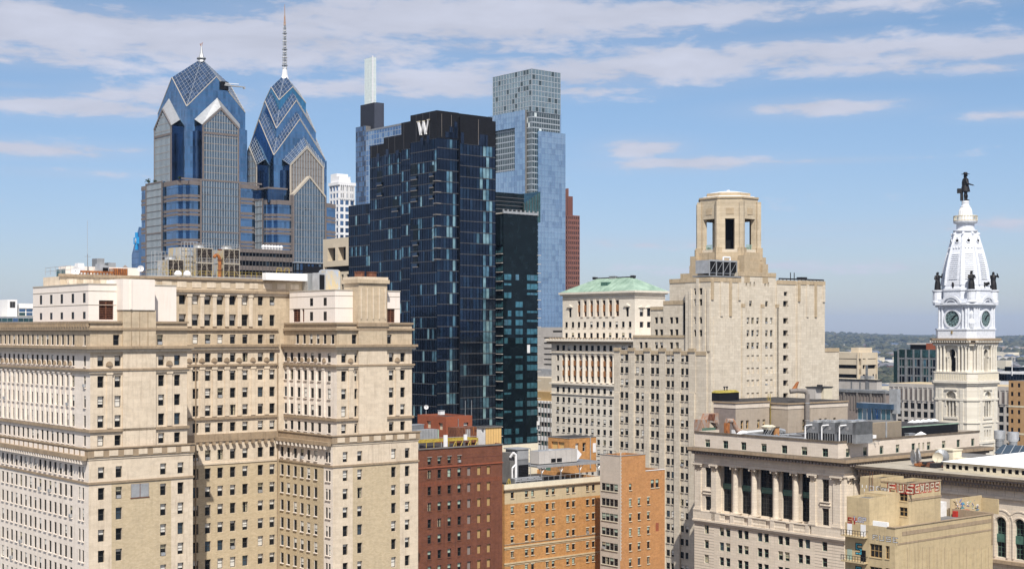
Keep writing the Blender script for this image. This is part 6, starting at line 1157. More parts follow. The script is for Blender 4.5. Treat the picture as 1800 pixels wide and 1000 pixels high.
for p0, p1, yt_, ox in ((756, 751, 238, 0), (745, 740, 242, 0), (702, 696, 264, 1.2), (684, 679, 262, 1.2), (668, 663, 270, 1.8)): B.mb('crown_glazing').box(ox-.25, ox+.1, B.Y(p0, ox), B.Y(p1, ox), B.Z(yt_+14, ox, B.Y(p0, ox)), B.Z(yt_, ox, B.Y(p0, ox)), 'w_navy')
# recessed balconies
for (p0, p1, y0_, y1_2, ox) in ((733.5, 723.5, 287, 355, 0), (762.5, 756, 290, 350, 0), (735, 727, 395, 470, 0), (672, 664, 300, 345, 1.8), (700, 690, 350, 372, 1.2)):
    a0, a1 = B.Y(p0, ox), B.Y(p1, ox); zz0, zz1 = B.Z(y1_2, ox, a0), B.Z(y0_, ox, a0); B.mb('recessed_balconies').box(ox-.1, ox+.02, a0, a1, zz0, zz1, 'element_black'); n = int((zz1-zz0)/FL)
    for k in range(n): B.mb('balcony_slabs').box(ox-.5, ox, a0, a1, zz0+k*FL, zz0+k*FL+.3, 'mullion_tan'); B.mb('balcony_slabs').box(ox-.5, ox-.45, a0, a1, zz0+k*FL+.3, zz0+k*FL+1.3, 'w_blue')
for k in range(24): zz = zbR-3.93*(4.0+k); B.mb('balcony_slabs').box(-.9, 1.2, -.9, 1.2, zz-.2, zz+.15, 'mullion_tan') if k < 8 else None
# the letter: double stroked W
lt = B.mb('letter_sign'); a0, a1 = B.Y(756.5, 0), B.Y(736, 0); zL0, zL1 = B.Z(235.5, 0, a0), B.Z(210.5, 0, a0); wd = a1-a0; hh = zL1-zL0
def stroke(u0, v0, u1, v1, t, mat='white_paint'):
    f = lambda u, v: (a1-u*wd, zL0+v*hh)
    p, q_ = f(u0, v0), f(u1, v1); P4 = [(p[0]-t, p[1]), (p[0]+t, p[1]), (q_[0]+t, q_[1]), (q_[0]-t, q_[1])]
    lt.rings([[(-.7, a, z) for a, z in P4], [(-.3, a, z) for a, z in P4]], mat)
for (u0, v0, u1, v1, t) in ((.08, 1, .28, 0, .62), (.28, 0, .50, .95, .25), (.50, .95, .70, 0, .62), (.70, 0, .93, 1, .25)): stroke(u0, v0, u1, v1, t*.85)
for u in (.05, .93): stroke(u-.07, 1, u+.12, 1, .0) 
lt.box(-.7, -.3, a1-.20*wd, a1+.05*wd, zL1-.25, zL1+.1, 'roof_cream'); lt.box(-.7, -.3, a0-.03*wd, a0+.17*wd, zL1-.25, zL1+.1, 'roof_cream'); lt.box(-.7, -.3, a1-.60*wd, a1-.42*wd, zL1-.35, zL1-.05, 'roof_cream')
ra = B.mb('roof_railing')
for k in range(14): ra.tube((xR0+.5+k*1.2, .6, zt1), (xR0+.5+k*1.2, .6, zt1+1.7), .05, 'galvanised', 4)
for h_ in (.8, 1.6): ra.tube((xR0+.5, .6, zt1+h_), (xR0+16, .6, zt1+h_), .05, 'galvanised', 4)
B.done()
# ================================================================ BLACK GLASS TOWER
B = Bld('glass_tower', 'nearly black glass apartment tower with teal lit windows and white balcony slabs', 'apartment tower', 885, 545); E_ = B
xe, ye = B.X(945), B.Y(867); zt = B.Z(375); p = 3.49
core = B.mb('structure'); core.box(.05, xe, .05, 18, 0, zt-.1, 'element_black', 'roof_dark')
random.seed(21); hot = [(886, 899), (906, 919), (926, 945)]; nfl = int((zt-30)/p)
gl = B.mb('glass_wall'); mu = B.mb('mullions'); gl.face([(0, 0, 20), (xe, 0, 20), (xe, 0, zt), (0, 0, zt)], 'element_black')
for j in range(nfl):
    zz = zt-12-(j+1)*p
    for ci, (p0, p1) in enumerate(hot):
        r = random.random(); f0, f1 = 0, 1
        if j < 3 or r < .22: continue
        if r < .36: f0, f1 = random.choice([(0, .55), (.5, 1)])
        hgt = 2.15 if random.random() < .75 else .8; a, c = B.X(p0), B.X(p1); wdt = c-a; n = 3 if ci == 2 else 2
        for k in range(n):
            if f0 <= (k+.5)/n <= f1: q0 = a+wdt*k/n+.08; q1 = a+wdt*(k+1)/n-.08; gl.box(q0, q1, -.03, .0, zz+2.7-hgt, zz+2.7, 'element_teal' if random.random() < .93 else 'w_teal')
    q0 = B.Y(884); q1 = ye; gl.box(-.05, .0, 0.1, q1, zz, zz+p, 'element_black')
    if random.random() < .8: gl.box(-.1, -.04, .3, ye*.55, zz+.5, zz+2.7, 'element_teal'); gl.box(-.1, -.04, ye*.6, ye-.3, zz+.5, zz+2.7, 'element_teal')
    mu.box(-.9, .1, .2, ye, zz-.12, zz+.12, 'concrete_pale'); mu.box(xe-.3, xe+1.3, -.6, 4, zz-.14, zz+.12, 'concrete_pale')
    mu.box(0, xe, -.05, .0, zz-.06, zz+.06, 'element_black')
for k, (pp, yy) in enumerate(((929, 613), (946, 747))): a = B.X(pp); z = B.Z(yy, a); gl.box(a-.7, a+.7, -.08, 0, z-1.6, z+1.6, 'white_paint')
core.box(.5, xe, -.0-.02, 6, zt-.05, zt+.5, 'concrete_pale'); mu.box(0, xe, -.4, .6, zt, zt+.9, 'galvanised')
for k in range(9): mu.box(xe*k/8-.2, xe*k/8+.2, -.3, .3, zt-.1, zt+1.6, 'pale_aluminium')
core.box(-3.5, B.X(921, 7), 7, 22, zt-30, B.Z(337, 0, 7), 'element_black', 'roof_dark')
for k in range(4): mu.box(-3.7, B.X(921, 7)+.1, 6.8, 7, B.Z(346+k*7, 0, 7), B.Z(345+k*7, 0, 7), 'mullion_grey')
a, c = B.X(921, 6), B.X(950, 6); z0, z1 = B.Z(358, a, 6), B.Z(337, c, 6)
core.rings([[(a, 6, zt-2), (c, 6, zt-2), (c, 20, zt-2), (a, 20, zt-2)], [(a, 6, z0), (c, 6, z1), (c, 20, z1), (a, 20, z0)]], 'green_glass')
for k in range(6): xx = a+(c-a)*k/6; zz = z0+(z1-z0)*k/6; mu.box(xx-.08, xx+.08, 5.85, 6, zt, zz, 'mullion_grey')
for k in range(5): yy = B.Y(868); mu.box(-3, 1, ye+.2, ye+4, zt-3.4*k-5, zt-3.4*k-4.6, 'concrete_pale')
core.box(-1.2, .02, .4, ye, zt-12, zt-1, 'element_black')
B.done()
# ================================================================ TALL BLUE-WHITE GLASS TOWER
B = Bld('glass_tower', 'tall pale blue mirror glass skyscraper with a lattice glass crown and a square notch', 'skyscraper', 935, 1050); CC = B
xc_, yc_ = B.X(985), B.Y(866.5); zt = B.Z(121); zc0 = B.Z(196); zc1 = B.Z(233)
c = B.mb('structure'); c.box(.6, xc_-.6, .6, yc_-.6, 0, zt-1.5, 'roof_grey')
cr = lambda i, j, na, nz_: None if i == na else random.choice(['comcast_glass_green']*7+['comcast_core']*2+['mullion_pale'] if j % 3 else ['comcast_core', 'comcast_core', 'comcast_glass_green'])
for f, a in (('R', xc_), ('L', yc_)):
    B.curtain(f, 0, 0, a, zc0, zt, 3.2, 4.2, [('crown_glass', 5), ('comcast_glass_green', 1)], .5, 'mullion_pale', .2, 'mullion_pale', rnd=None, pr=.2, part='crown_glass', mpart='crown_lattice')
    B.curtain(f, .3, .3, a-.3, zc1, zc0, 2.2, 4.2, [('comcast_core', 5), ('comcast_glass_green', 2), ('lantern_glass', .6)], .8, 'mullion_pale', .2, 'mullion_pale', part='crown_glass', mpart='crown_lattice')
    B.curtain(f, .3, .3, a-.3, 90, zc1, 2.2, 4.2, [('comcast_core', 5), ('comcast_glass_green', 2)], .8, 'mullion_pale', .2, 'mullion_pale')
yLa, yLb = B.Y(923, -1.5), B.Y(858, -1.5); zl = B.Z(193, -1.5, yLa); vy0, vy1 = B.Y(905, -1.5), B.Y(868, -1.5); vz0, vz1 = B.Z(300, -1.5, vy0), B.Z(225, -1.5, vy0)
def bl(face, off, a0, a1, z0, z1): B.curtain(face, off, a0, a1, z0, z1, 3.2, 4.15, [('comcast_blue', 6), ('comcast_blue_deep', 2)], .35, 'comcast_blue_deep', .0, None, pr=.05); [B.mb('mullions').box(*((off-.12, off, a0+k*3.2-.06, a0+k*3.2+.06) if face == 'L' else (a0+k*3.2-.06, a0+k*3.2+.06, off-.12, off)), z0, z1, 'comcast_blue') for k in range(1, int((a1-a0)/3.2)+1)]
for a0, a1, z0, z1 in ((yLa, yLb, 60, vz0), (yLa, vy0, vz0, vz1), (vy1, yLb, vz0, vz1), (yLa, yLb, vz1, zl)): bl('L', -1.5, a0, a1, z0, z1)
vo = B.mb('notch'); vo.face([(5, vy0, vz0), (5, vy1, vz0), (5, vy1, vz1), (5, vy0, vz1)], 'element_black')
for a in (vy0, vy1): vo.face([(-1.5, a, vz0), (5, a, vz0), (5, a, vz1), (-1.5, a, vz1)], 'comcast_core')
for z in (vz0, vz1): vo.face([(-1.5, vy0, z), (5, vy0, z), (5, vy1, z), (-1.5, vy1, z)], 'black_panel')
B.curtain('L', 4.8, vy0+.1, vy1-.1, vz0, vz0+(vz1-vz0)*.62, 1.6, 4, [('w_black', 4), ('comcast_core', 2), ('board_tan', .5)], .3, 'mullion_grey', .12, 'mullion_grey')
c.box(5.1, 25, yLa, yLb, 60, zl, 'roof_grey'); c.box(-1.4, 6, yLa, yLb, 60, vz0-.05, 'roof_grey'); c.box(-1.4, 6, yLa, yLb, vz1+.05, zl-.05, 'roof_grey'); c.box(-1.4, 6, yLa, vy0-.05, vz0, vz1, 'roof_grey'); c.box(-1.4, 6, vy1+.05, yLb, vz0, vz1, 'roof_grey')
xRa, xRb = B.X(946, -1.5), B.X(994, -1.5); zr_2 = B.Z(230, xRa, -1.5); bl('R', -1.5, xRa, xRb, 60, zr_2); c.box(xRa, xRb, -1.4, yc_, 60, zr_2-.05, 'comcast_blue'); c.box(xc_-.5, B.X(991), 3, yc_, zr_2-2, B.Z(200, xc_, 3), 'comcast_blue')
B.done()
# ================================================================ WHITE LANTERN TOWER
B = Bld('glass_tower', 'distant blue glass skyscraper with a slim white lantern rising above the dark hotel tower', 'skyscraper', 655, 1225); LTn = B
w_ = B.mb('lantern'); lx1, ly1 = B.X(661), B.Y(641); z0, z1 = B.Z(182), B.Z(100.5); w_.box(.1, lx1-.1, .1, ly1-.1, z0-30, z1, 'lantern_glass')
for f, a in (('R', lx1), ('L', ly1)): B.curtain(f, 0, 0, a, z0, z1, 2.4, 2.6, [('lantern_glass', 5)], .3, 'lantern_glass', .15, 'lantern_glass', part='lantern', mpart='lantern_bars')
w_.box(-.2, .5, -.2, .5, z0, z1+1, 'white_paint')
xo = -3; y_a, y_b = B.Y(658, xo), B.Y(633.5, xo); zd = B.Z(181, 0, y_a)
dk = B.mb('plant_tower'); dk.box(xo, 5, y_a, y_b, 120, zd, 'slate_dark'); dk.box(B.X(661.5, -4), B.X(675, -4), -4, 6, 120, B.Z(181, 5, -4), 'slate_dark')
for k in range(14): dk.box(xo-.25, xo, y_a+(y_b-y_a)*k/14, y_a+(y_b-y_a)*(k+.4)/14, 120, zd, 'black_panel')
dk.box(B.X(658.5, -2), B.X(661, -2), -2, 0, 120, zd, 'white_paint')
gx = -8; g0, g1 = B.Y(643, gx), B.Y(625.5, gx); zg1 = B.Z(221, gx, g0)
B.mb('structure').box(gx+.1, 30, g0, g1, 60, zg1-.2, 'roof_grey'); B.curtain('L', gx, g0, g1, 60, zg1, 2.5, 4.3, [('far_blue', 4), ('liberty_blue_dark', 3), ('liberty_blue', 1)], .4, 'mullion_grey', .2, 'mullion_grey')
gx2 = -9; g2 = B.Y(760, gx2); g3 = B.Y(643.5, gx2); zA1 = B.Z(230, gx2, g3)
B.mb('structure').box(gx2+.1, 30, g2, g3-.1, 60, zA1-.2, 'roof_grey'); B.curtain('L', gx2, g2, g3, 60, zA1, 4, 4.3, [('comcast_blue_deep', 2), ('far_blue', 6)], .35, 'mullion_pale', .15, 'mullion_pale')
B.mb('structure').box(gx2-.3, gx2+3, g2, g3, zA1-1.2, zA1+.3, 'steel_grey'); B.mb('mullions').box(gx2-.2, gx2, g3-14, g3-4, 60, zA1-30, 'comcast_blue')
B.done()
# ================================================================ THE TWO GABLED BLUE TOWERS
plain('lattice_bar', (.30, .34, .40), .5, .3)
def helm(mb, lat, h, ze, zp, za, z0, wall, roof, trim='edge_tan', hy=None, pitch=2.6, sides='LR', glassdiv=None, bars=True):
    """square shaft with a gable on every side and four rhombus roof planes between the gables"""
    hy = hy or h; Cn = [(-h, -hy), (h, -hy), (h, hy), (-h, hy)]; Mi = [(0, -hy), (h, 0), (0, hy), (-h, 0)]; A = (0, 0, za)
    for k in range(4):
        a, b_ = Cn[k], Cn[(k+1) % 4]; m_ = Mi[k]
        mb.face([(a[0], a[1], z0), (b_[0], b_[1], z0), (b_[0], b_[1], ze), (m_[0], m_[1], zp), (a[0], a[1], ze)], wall)
    for k in range(4):
        c_ = Cn[k]; m0, m1 = Mi[k-1], Mi[k]; P0, Pc, P1 = Vector((m0[0], m0[1], zp)), Vector((c_[0], c_[1], ze)), Vector((m1[0], m1[1], zp)); PA = Vector(A)
        mb.face([Pc, P1, PA], roof); mb.face([Pc, PA, P0], roof)
        for q0, q1 in ((P0, Pc), (Pc, P1)): lat.tube(q0, q1, .24, trim, 5)
        if bars:
            n = max(2, int((P0-Pc).length/pitch))
            up_ = Vector((0, 0, .12))
            for j in range(1, n): t = j/n; lat.tube(Pc.lerp(P0, t)+up_, P1.lerp(PA, t)+up_, .10, 'lattice_bar', 4); lat.tube(Pc.lerp(P1, t)+up_, P0.lerp(PA, t)+up_, .10, 'lattice_bar', 4)
            lat.tube(Pc+up_, PA+up_, .2, 'lattice_bar', 4)
def gabled_bay(Bx, face, h, pr, c0, c1, z0, zs, zp, back, roofm, wallm='liberty_grey_glass', frame='granite_grey', chev=None, gate=None, hw=None, bay=1.5, fl=3.9, barm='mullion_pale'):
    """projecting bay on a face, gable roof running back into the shaft"""
    w = Bx.mb('bay_wall'); mm = Bx.mb('bay_mullions'); rf = Bx.mb('bay_roof'); off = -h-pr; mid = (c0+c1)/2
    P = (lambda a, z, dp=0: (a, off+dp, z)) if face == 'R' else (lambda a, z, dp=0: (off+dp, a, z))
    w.face([P(c0, z0), P(c1, z0), P(c1, zs), P(mid, zp), P(c0, zs)], wallm)
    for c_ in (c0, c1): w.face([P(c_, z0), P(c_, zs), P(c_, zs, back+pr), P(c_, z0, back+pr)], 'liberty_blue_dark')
    for c_ in (c0, c1):
        sg_ = -1 if c_ == c0 else 1; ax = [P(c_+sg_*.3, zs, -.5), P(mid, zp, -.5), P(mid, zp+6.2, pr+.1), P(c_+sg_*2.6, zs+3.2, pr+.1)]
        rf.face(ax, roofm)
        if roofm != 'silver_roof':
            A_, B__, C_, D_ = map(Vector, ax); n = 7
            for j in range(n+1): t = j/n; mm.tube(A_.lerp(B__, t)+Vector((0, 0, .1)), D_.lerp(C_, t)+Vector((0, 0, .1)), .1, barm, 4)
            for j in range(6): t = j/5; mm.tube(A_.lerp(D_, t)+Vector((0, 0, .1)), B__.lerp(C_, t)+Vector((0, 0, .1)), .1, barm, 4)
        else:
            A_, B__, C_, D_ = map(Vector, ax)
            for j in range(12): t = j/11; rf.tube(A_.lerp(D_, t)+Vector((0, 0, .08)), B__.lerp(C_, t)+Vector((0, 0, .08)), .12, 'galvanised', 4)
        # stone frame along the gable and the sides
        for ww, m_ in ((1.0, frame),):
            mm.rings([[P(c_, zs+.6, -.45), P(mid, zp+.7, -.45), P(mid, zp-1.0, -.45), P(c_, zs-1.1, -.45)], [P(c_, zs+.6, .3), P(mid, zp+.7, .3), P(mid, zp-1.0, .3), P(c_, zs-1.1, .3)]], 'edge_tan' if frame == 'edge_tan' else frame)
        cc = c_+(.9 if c_ == c0 else -.9); n = int((zs-z0)/1.3)
        x_, y_ = (sorted((c_, cc)), (off-.4, off+.2)) if face == 'R' else ((off-.4, off+.2), sorted((c_, cc)))
        mm.box(x_[0], x_[1], y_[0], y_[1], z0, zs, frame)
    # vertical mullions and floor bands
    n = max(3, round((c1-c0-1.8)/bay))
    for k in range(n+1):
        a = c0+.9+(c1-c0-1.8)*k/n; zt = zs+(zp-zs)*(1-abs(a-mid)/((c1-c0)/2))-1.4; mm.box(*((a-.11, a+.11, off-.25, off) if face == 'R' else (off-.25, off, a-.11, a+.11)), z0, zt, barm)
    for zz_b in (z0+34, z0+64):
        if zz_b < zs-4: mm.box(*((c0, c1, off-.35, off) if face == 'R' else (off-.35, off, c0, c1)), zz_b-.6, zz_b+.6, 'granite_grey')
    z = z0+fl
    while z < zp-2:
        f = 1 if z < zs else 1-(z-zs)/(zp-zs); hwd = (c1-c0)/2*f-1.0
        if hwd > .5: mm.box(*((mid-hwd, mid+hwd, off-.12, off) if face == 'R' else (off-.12, off, mid-hwd, mid+hwd)), z-.25, z+.25, 'mullion_tan')
        z += fl
def shaft_lines(Bx, h, z0, z1fun, fl=3.9, part='floor_lines'):
    m_ = Bx.mb(part); z = z0
    while z < z1fun[1]:
        f = 1.0 if z < z1fun[0] else 1-(z-z1fun[0])/(z1fun[1]-z1fun[0])
        L_ = h*f
        m_.box(-h*f if f == 1 else -L_, L_, -h-.05, -h+.0, z-.09, z+.09, 'liberty_teal'); m_.box(-h-.05, -h, -L_, L_, z-.09, z+.09, 'liberty_teal'); z += fl
def liberty_base(Bx, h, nf, bays, z1, z0=60, fl=7.8, cn=4.0, setz=None):
    """banded blue glass and granite lower block with cut corners"""
    c = cn; poly = [(-h+c, -h), (h-c, -h), (h-c, -h+c*.6), (h, -h+c*.6), (h, h), (-h, h), (-h, -h+c), (-h+c*.45, -h+c), (-h+c*.45, -h+c*.45), (-h+c, -h+c*.45)]
    Bx.mb('base_glass').prism(poly, z0, z1, 'liberty_blue', 'roof_grey'); e = .18; g = Bx.mb('granite_bands'); n = int((z1-z0)/fl)
    def grow(p): return tuple(v+(e if v > 0 else -e) for v in p)
    pg = [grow(p) for p in poly]
    for k in range(n+1):
        zz = z1-k*fl
        for (a, b_) in ((0, 1.5), (-2.0, -.6)) if k else ((-1.3, 1.1),): g.prism(pg, zz+a-.7, zz+b_-.7, 'granite_grey')
        g.prism([(v[0]*1.0005, v[1]*1.0005) for v in pg], zz-3.6, zz-3.45, 'liberty_blue_dark')
    for face, a0, a1 in bays:
        off = -h-1.0; w = Bx.mb('base_bays'); 
        if face == 'R': w.box(a0, a1, off, -h+1, z0, z1+1.2, 'liberty_grey_glass')
        else: w.box(off, -h+1, a0, a1, z0, z1+1.2, 'liberty_grey_glass')
        mm = Bx.mb('bay_mullions'); n2 = round((a1-a0)/1.5)
        for k in range(n2+1): a = a0+(a1-a0)*k/n2; q = .5 if k in (0, n2) else .12; mm.box(*((a-q, a+q, off-.3, off) if face == 'R' else (off-.3, off, a-q, a+q)), z0, z1+1.3, 'granite_grey' if k in (0, n2) else 'mullion_pale')
        z = z1+1.2; k = 0
        while z > z0: th_ = .75 if k % 7 == 0 else .22; mm.box(*((a0, a1, off-.32, off) if face == 'R' else (off-.32, off, a0, a1)), z-th_, z, 'granite_grey' if k % 7 == 0 else 'mullion_tan'); z -= 3.9; k += 1
def centred(name, label, cat, px, d): return Bld(name, label, cat, at=((px-900)/F*d, d))
def zc_(py, d): return EYE+(HOR-py)/F*d
# ---- left tower
B = centred('gabled_tower', 'blue glass skyscraper with one big faceted gable roof and short white tip', 'skyscraper', 354, 783); L2 = B
h = 17.5; ze = B.Z(187, -h, -h); zp = B.Z(135, -h*0, -h); za = zc_(103.5, 783)
helm(B.mb('shaft'), B.mb('roof_lattice'), h, ze, zp, za, 60, 'liberty_blue', 'liberty_roof_glass', pitch=2.4); shaft_lines(B, h, 150, (ze, zp))
R0, R1 = B.X(355.5, -h-4), B.X(420, -h-4); Lb0, Lb1 = B.Y(302, -h-3.5), B.Y(271.5, -h-3.5)
zs = B.Z(223, (R0+R1)/2, -h-4); zpk = B.Z(190.5, (R0+R1)/2, -h-4); zb = 150
gabled_bay(B, 'R', h, 4, R0, R1, zb, zs, zpk, 2, 'silver_roof'); gabled_bay(B, 'L', h, 3.5, Lb0, Lb1, zb, B.Z(222, -h, Lb0), B.Z(193, -h, (Lb0+Lb1)/2), 2, 'silver_roof')
for face, a0, a1, hh, pr in (('R', R0, R1, h, 4), ('L', Lb0, Lb1, h, 3.5)):
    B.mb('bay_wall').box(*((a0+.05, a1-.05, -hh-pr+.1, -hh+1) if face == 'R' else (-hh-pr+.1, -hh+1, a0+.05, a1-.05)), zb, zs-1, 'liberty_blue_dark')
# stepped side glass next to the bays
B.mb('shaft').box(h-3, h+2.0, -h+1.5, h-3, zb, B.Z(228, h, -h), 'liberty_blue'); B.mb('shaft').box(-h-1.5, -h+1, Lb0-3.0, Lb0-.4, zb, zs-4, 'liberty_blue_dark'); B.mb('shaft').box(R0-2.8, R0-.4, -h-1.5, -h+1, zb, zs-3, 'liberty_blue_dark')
h2 = 24.0; z1 = B.Z(317, -h2, -h2)
liberty_base(B, h2, 0, [('R', B.X(353, -h2-1), B.X(421, -h2-1)), ('L', B.Y(285, -h2-1), B.Y(257, -h2-1))], z1, cn=5)
sp_ = B.mb('spire'); sp_.lathe(0, 0, [(2.3, za-2.0), (1.0, za+2.6), (.5, za+5.6), (.12, zc_(79, 783))], 'galvanised', 8); sp_.lathe(0, 0, [(2.4, za-.5), (2.7, za), (2.4, za+.5)], 'steel_grey', 8); [sp_.tube((0, 0, za+6), (.8*math.cos(k), .8*math.sin(k), za+9-k*.3), .12, 'rust_orange', 4) for k in range(4)]
B.mb('corner_railing').box(-h2, h2, -h2-.3, -h2-.2, z1+.6, z1+1.5, 'granite_grey')
B.done()
q = Small('window_crane', 'white window washing crane arm reaching right from the left gabled tower', 'crane', L2, 4.5, -h+.5, L2.Z(150, 4, -h)); q.mb('housing').box(-2.2, 2.2, -1.6, 2, -2.6, 1.8, 'interior_dark'); q.mb('arm').tube((0, -1.2, 0), (8.6, -7, -1.0), .55, 'pale_aluminium', 6, .35); q.mb('arm').tube((-1, -.5, 1), (6, -6, .4), .2, 'white_paint', 5); q.mb('cradle').box(8.2, 9.2, -7.6, -6.6, -2.0, -.8, 'galvanised'); q.done()
for i, (p, s_) in enumerate(((260, 2.3), (272, 1.5), (322, 1.3))):
    yy = L2.Y(p, -h2+1) if p < 300 else -h2+4; q = Small('terrace_tree', ('tallest dark', 'smaller', 'low')[i]+' clipped tree on the setback terrace of the left gabled tower'+('', ' beside the tallest one', ' near its front corner')[i], 'tree', L2, -h2+1.2, yy, z1+.3, 'trees on the tower terrace'); q.mb('trunk').tube((0, 0, 0), (.1, 0, s_), .12, 'rust_brown', 5)
    cr_ = q.mb('crown'); plain('leaf_dark', (.03, .055, .02), .9) if 'leaf_dark' not in MAT else None; random.seed(i)
    for k in range(140): a = Vector((random.gauss(0, .45), random.gauss(0, .45), random.gauss(0, .4)))*s_*.6+Vector((0, 0, s_*1.2)); u1, v1 = Vector((random.random()-.5, random.random()-.5, random.random()-.5)).normalized()*.3, Vector((random.random()-.5, random.random()-.5, random.random()-.5)).normalized()*.3; cr_.face([a-u1, a-v1, a+u1, a+v1], 'leaf_dark')
    q.done()
# ---- right tower with the spire
B = centred('gabled_tower', 'blue glass skyscraper with stacked chevron gables and a very tall steel spire', 'skyscraper', 500.5, 800); L1 = B
tiers = [(8.6, 176, 153, 139, 230), (12.6, 226, 177, 150, 150), (16.4, 273, 210, 168, 130)]
sh, lt_ = B.mb('shaft'), B.mb('roof_lattice')
for i, (h, yc2, yp, ya_, _) in enumerate(tiers):
    ze, zp = B.Z(yc2, -h, -h), B.Z(yp, 0, -h); zap = 2*zp-ze
    helm(sh, lt_, h, ze, zp, zap, 60 if i == 2 else B.Z(330, 0, 0), ['liberty_teal', 'liberty_blue', 'liberty_blue'][i], 'liberty_roof_glass', pitch=2.2)
    shaft_lines(B, h, (200, 180, 120)[i], (ze, zp))
h = 16.4; hb = 20.0; R0, R1 = B.X(509, -hb), B.X(569, -hb); Lb0, Lb1 = B.Y(452, -hb), B.Y(426, -hb)
for face, a0, a1, yp, ys_, ff in (('R', R0, R1, 258, 292, 'edge_tan'), ('L', Lb0, Lb1, 262, 290, 'edge_tan')):
    zs, zpk = (B.Z(ys_, 0, -hb), B.Z(yp, 0, -hb)) if face == 'R' else (B.Z(ys_, -hb, Lb0), B.Z(yp, -hb, Lb1))
    gabled_bay(B, face, h, hb-h, a0, a1, 120, zs, zpk, 3, 'liberty_roof_glass', frame='edge_tan', wallm='mullion_tan' if face == 'R' else 'liberty_grey_glass', bay=1.7)
    B.mb('bay_wall').box(*((a0+.05, a1-.05, -hb+.1, -h+1) if face == 'R' else (-hb+.1, -h+1, a0+.05, a1-.05)), 120, zs-1, 'liberty_blue_dark')
# inner chevron on the right bay: a lower gabled glass front
md = (R0+R1)/2; zs2, zp2 = B.Z(345, md, -hb-.8), B.Z(312, md, -hb-.8); bw2 = B.mb('bay_wall'); mm = B.mb('bay_mullions')
OF = -22.9; bw2.rings([[(R0+.6, q_, 60), (R1-.6, q_, 60), (R1-.6, q_, zs2), (md, q_, zp2), (R0+.6, q_, zs2)] for q_ in (OF, -19.5)], 'liberty_grey_glass')
for c_ in (R0+.6, R1-.6): mm.rings([[(c_, OF-.5, zs2+.6), (md, OF-.5, zp2+.7), (md, OF-.5, zp2-.6), (c_, OF-.5, zs2-.8)], [(c_, -hb, zs2+.6), (md, -hb, zp2+.7), (md, -hb, zp2-.6), (c_, -hb, zs2-.8)]], 'edge_tan'); mm.box(c_-.5, c_+.5, OF-.3, -hb, 60, zs2, 'granite_grey')
n = 12
for k in range(1, n): a = R0+.6+(R1-R0-1.2)*k/n; mm.box(a-.1, a+.1, OF-.2, OF, 60, zs2+(zp2-zs2)*(1-abs(a-md)/((R1-R0)/2-.6))-.6, 'mullion_pale')
z = 62
while z < zp2-2: f = 1 if z < zs2 else 1-(z-zs2)/(zp2-zs2); q_ = ((R1-R0)/2-.8)*f; mm.box(md-q_, md+q_, OF-.15, OF, z-.12, z+.12, 'mullion_tan'); z += 3.9
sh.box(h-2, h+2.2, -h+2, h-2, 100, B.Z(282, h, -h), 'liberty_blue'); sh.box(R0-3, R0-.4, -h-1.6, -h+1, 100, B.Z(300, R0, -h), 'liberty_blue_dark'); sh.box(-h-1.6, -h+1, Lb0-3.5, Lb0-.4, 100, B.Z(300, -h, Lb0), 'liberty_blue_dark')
h3 = 21.5; z1 = B.Z(352, -h3, -h3)
liberty_base(B, h3, 0, [('L', B.Y(462, -h3-1), B.Y(440, -h3-1))], z1, cn=4.5)
B.mb('base_glass').box(-h3+.5, R0-.5, -h3+3, 0, z1-1, B.Z(330, -h3, -h3), 'liberty_blue_dark'); B.mb('granite_bands').box(-h3, R0-.5, -h3+2.6, 0, B.Z(331, -h3, -h3), B.Z(328, -h3, -h3), 'granite_grey')
sp_ = B.mb('spire'); zc0 = B.Z(152, 0, 0); sp_.lathe(0, 0, [(4.2, zc0-6), (3.4, zc0), (1.7, zc0+6), (1.1, zc0+10.5)], 'white_paint', 8); zz0 = zc0+10; zz1 = zc_(8, 800)
for k in range(4):
    a = k*math.pi/2+.4; sp_.tube((1.35*math.cos(a), 1.35*math.sin(a), zz0), (.8*math.cos(a), .8*math.sin(a), zz0+24), .2, 'pale_aluminium', 5)
for k in range(16): z = zz0+k*1.5; r_ = 1.35-.55*k/16; sp_.lathe(0, 0, [(r_+(.4 if k % 3 == 1 else .1), z), (r_+(.4 if k % 3 == 1 else .1), z+.3)], 'steel_grey' if k % 2 else 'white_paint', 8); sp_.tube((r_, 0, z), (-r_, 0, z+1.5), .1, 'steel_grey', 4); sp_.tube((0, r_, z), (0, -r_, z+1.5), .1, 'steel_grey', 4)
sp_.lathe(0, 0, [(.75, zz0+24), (.35, zz1-6), (.12, zz1)], 'rust_patchy', 6)
B.done()
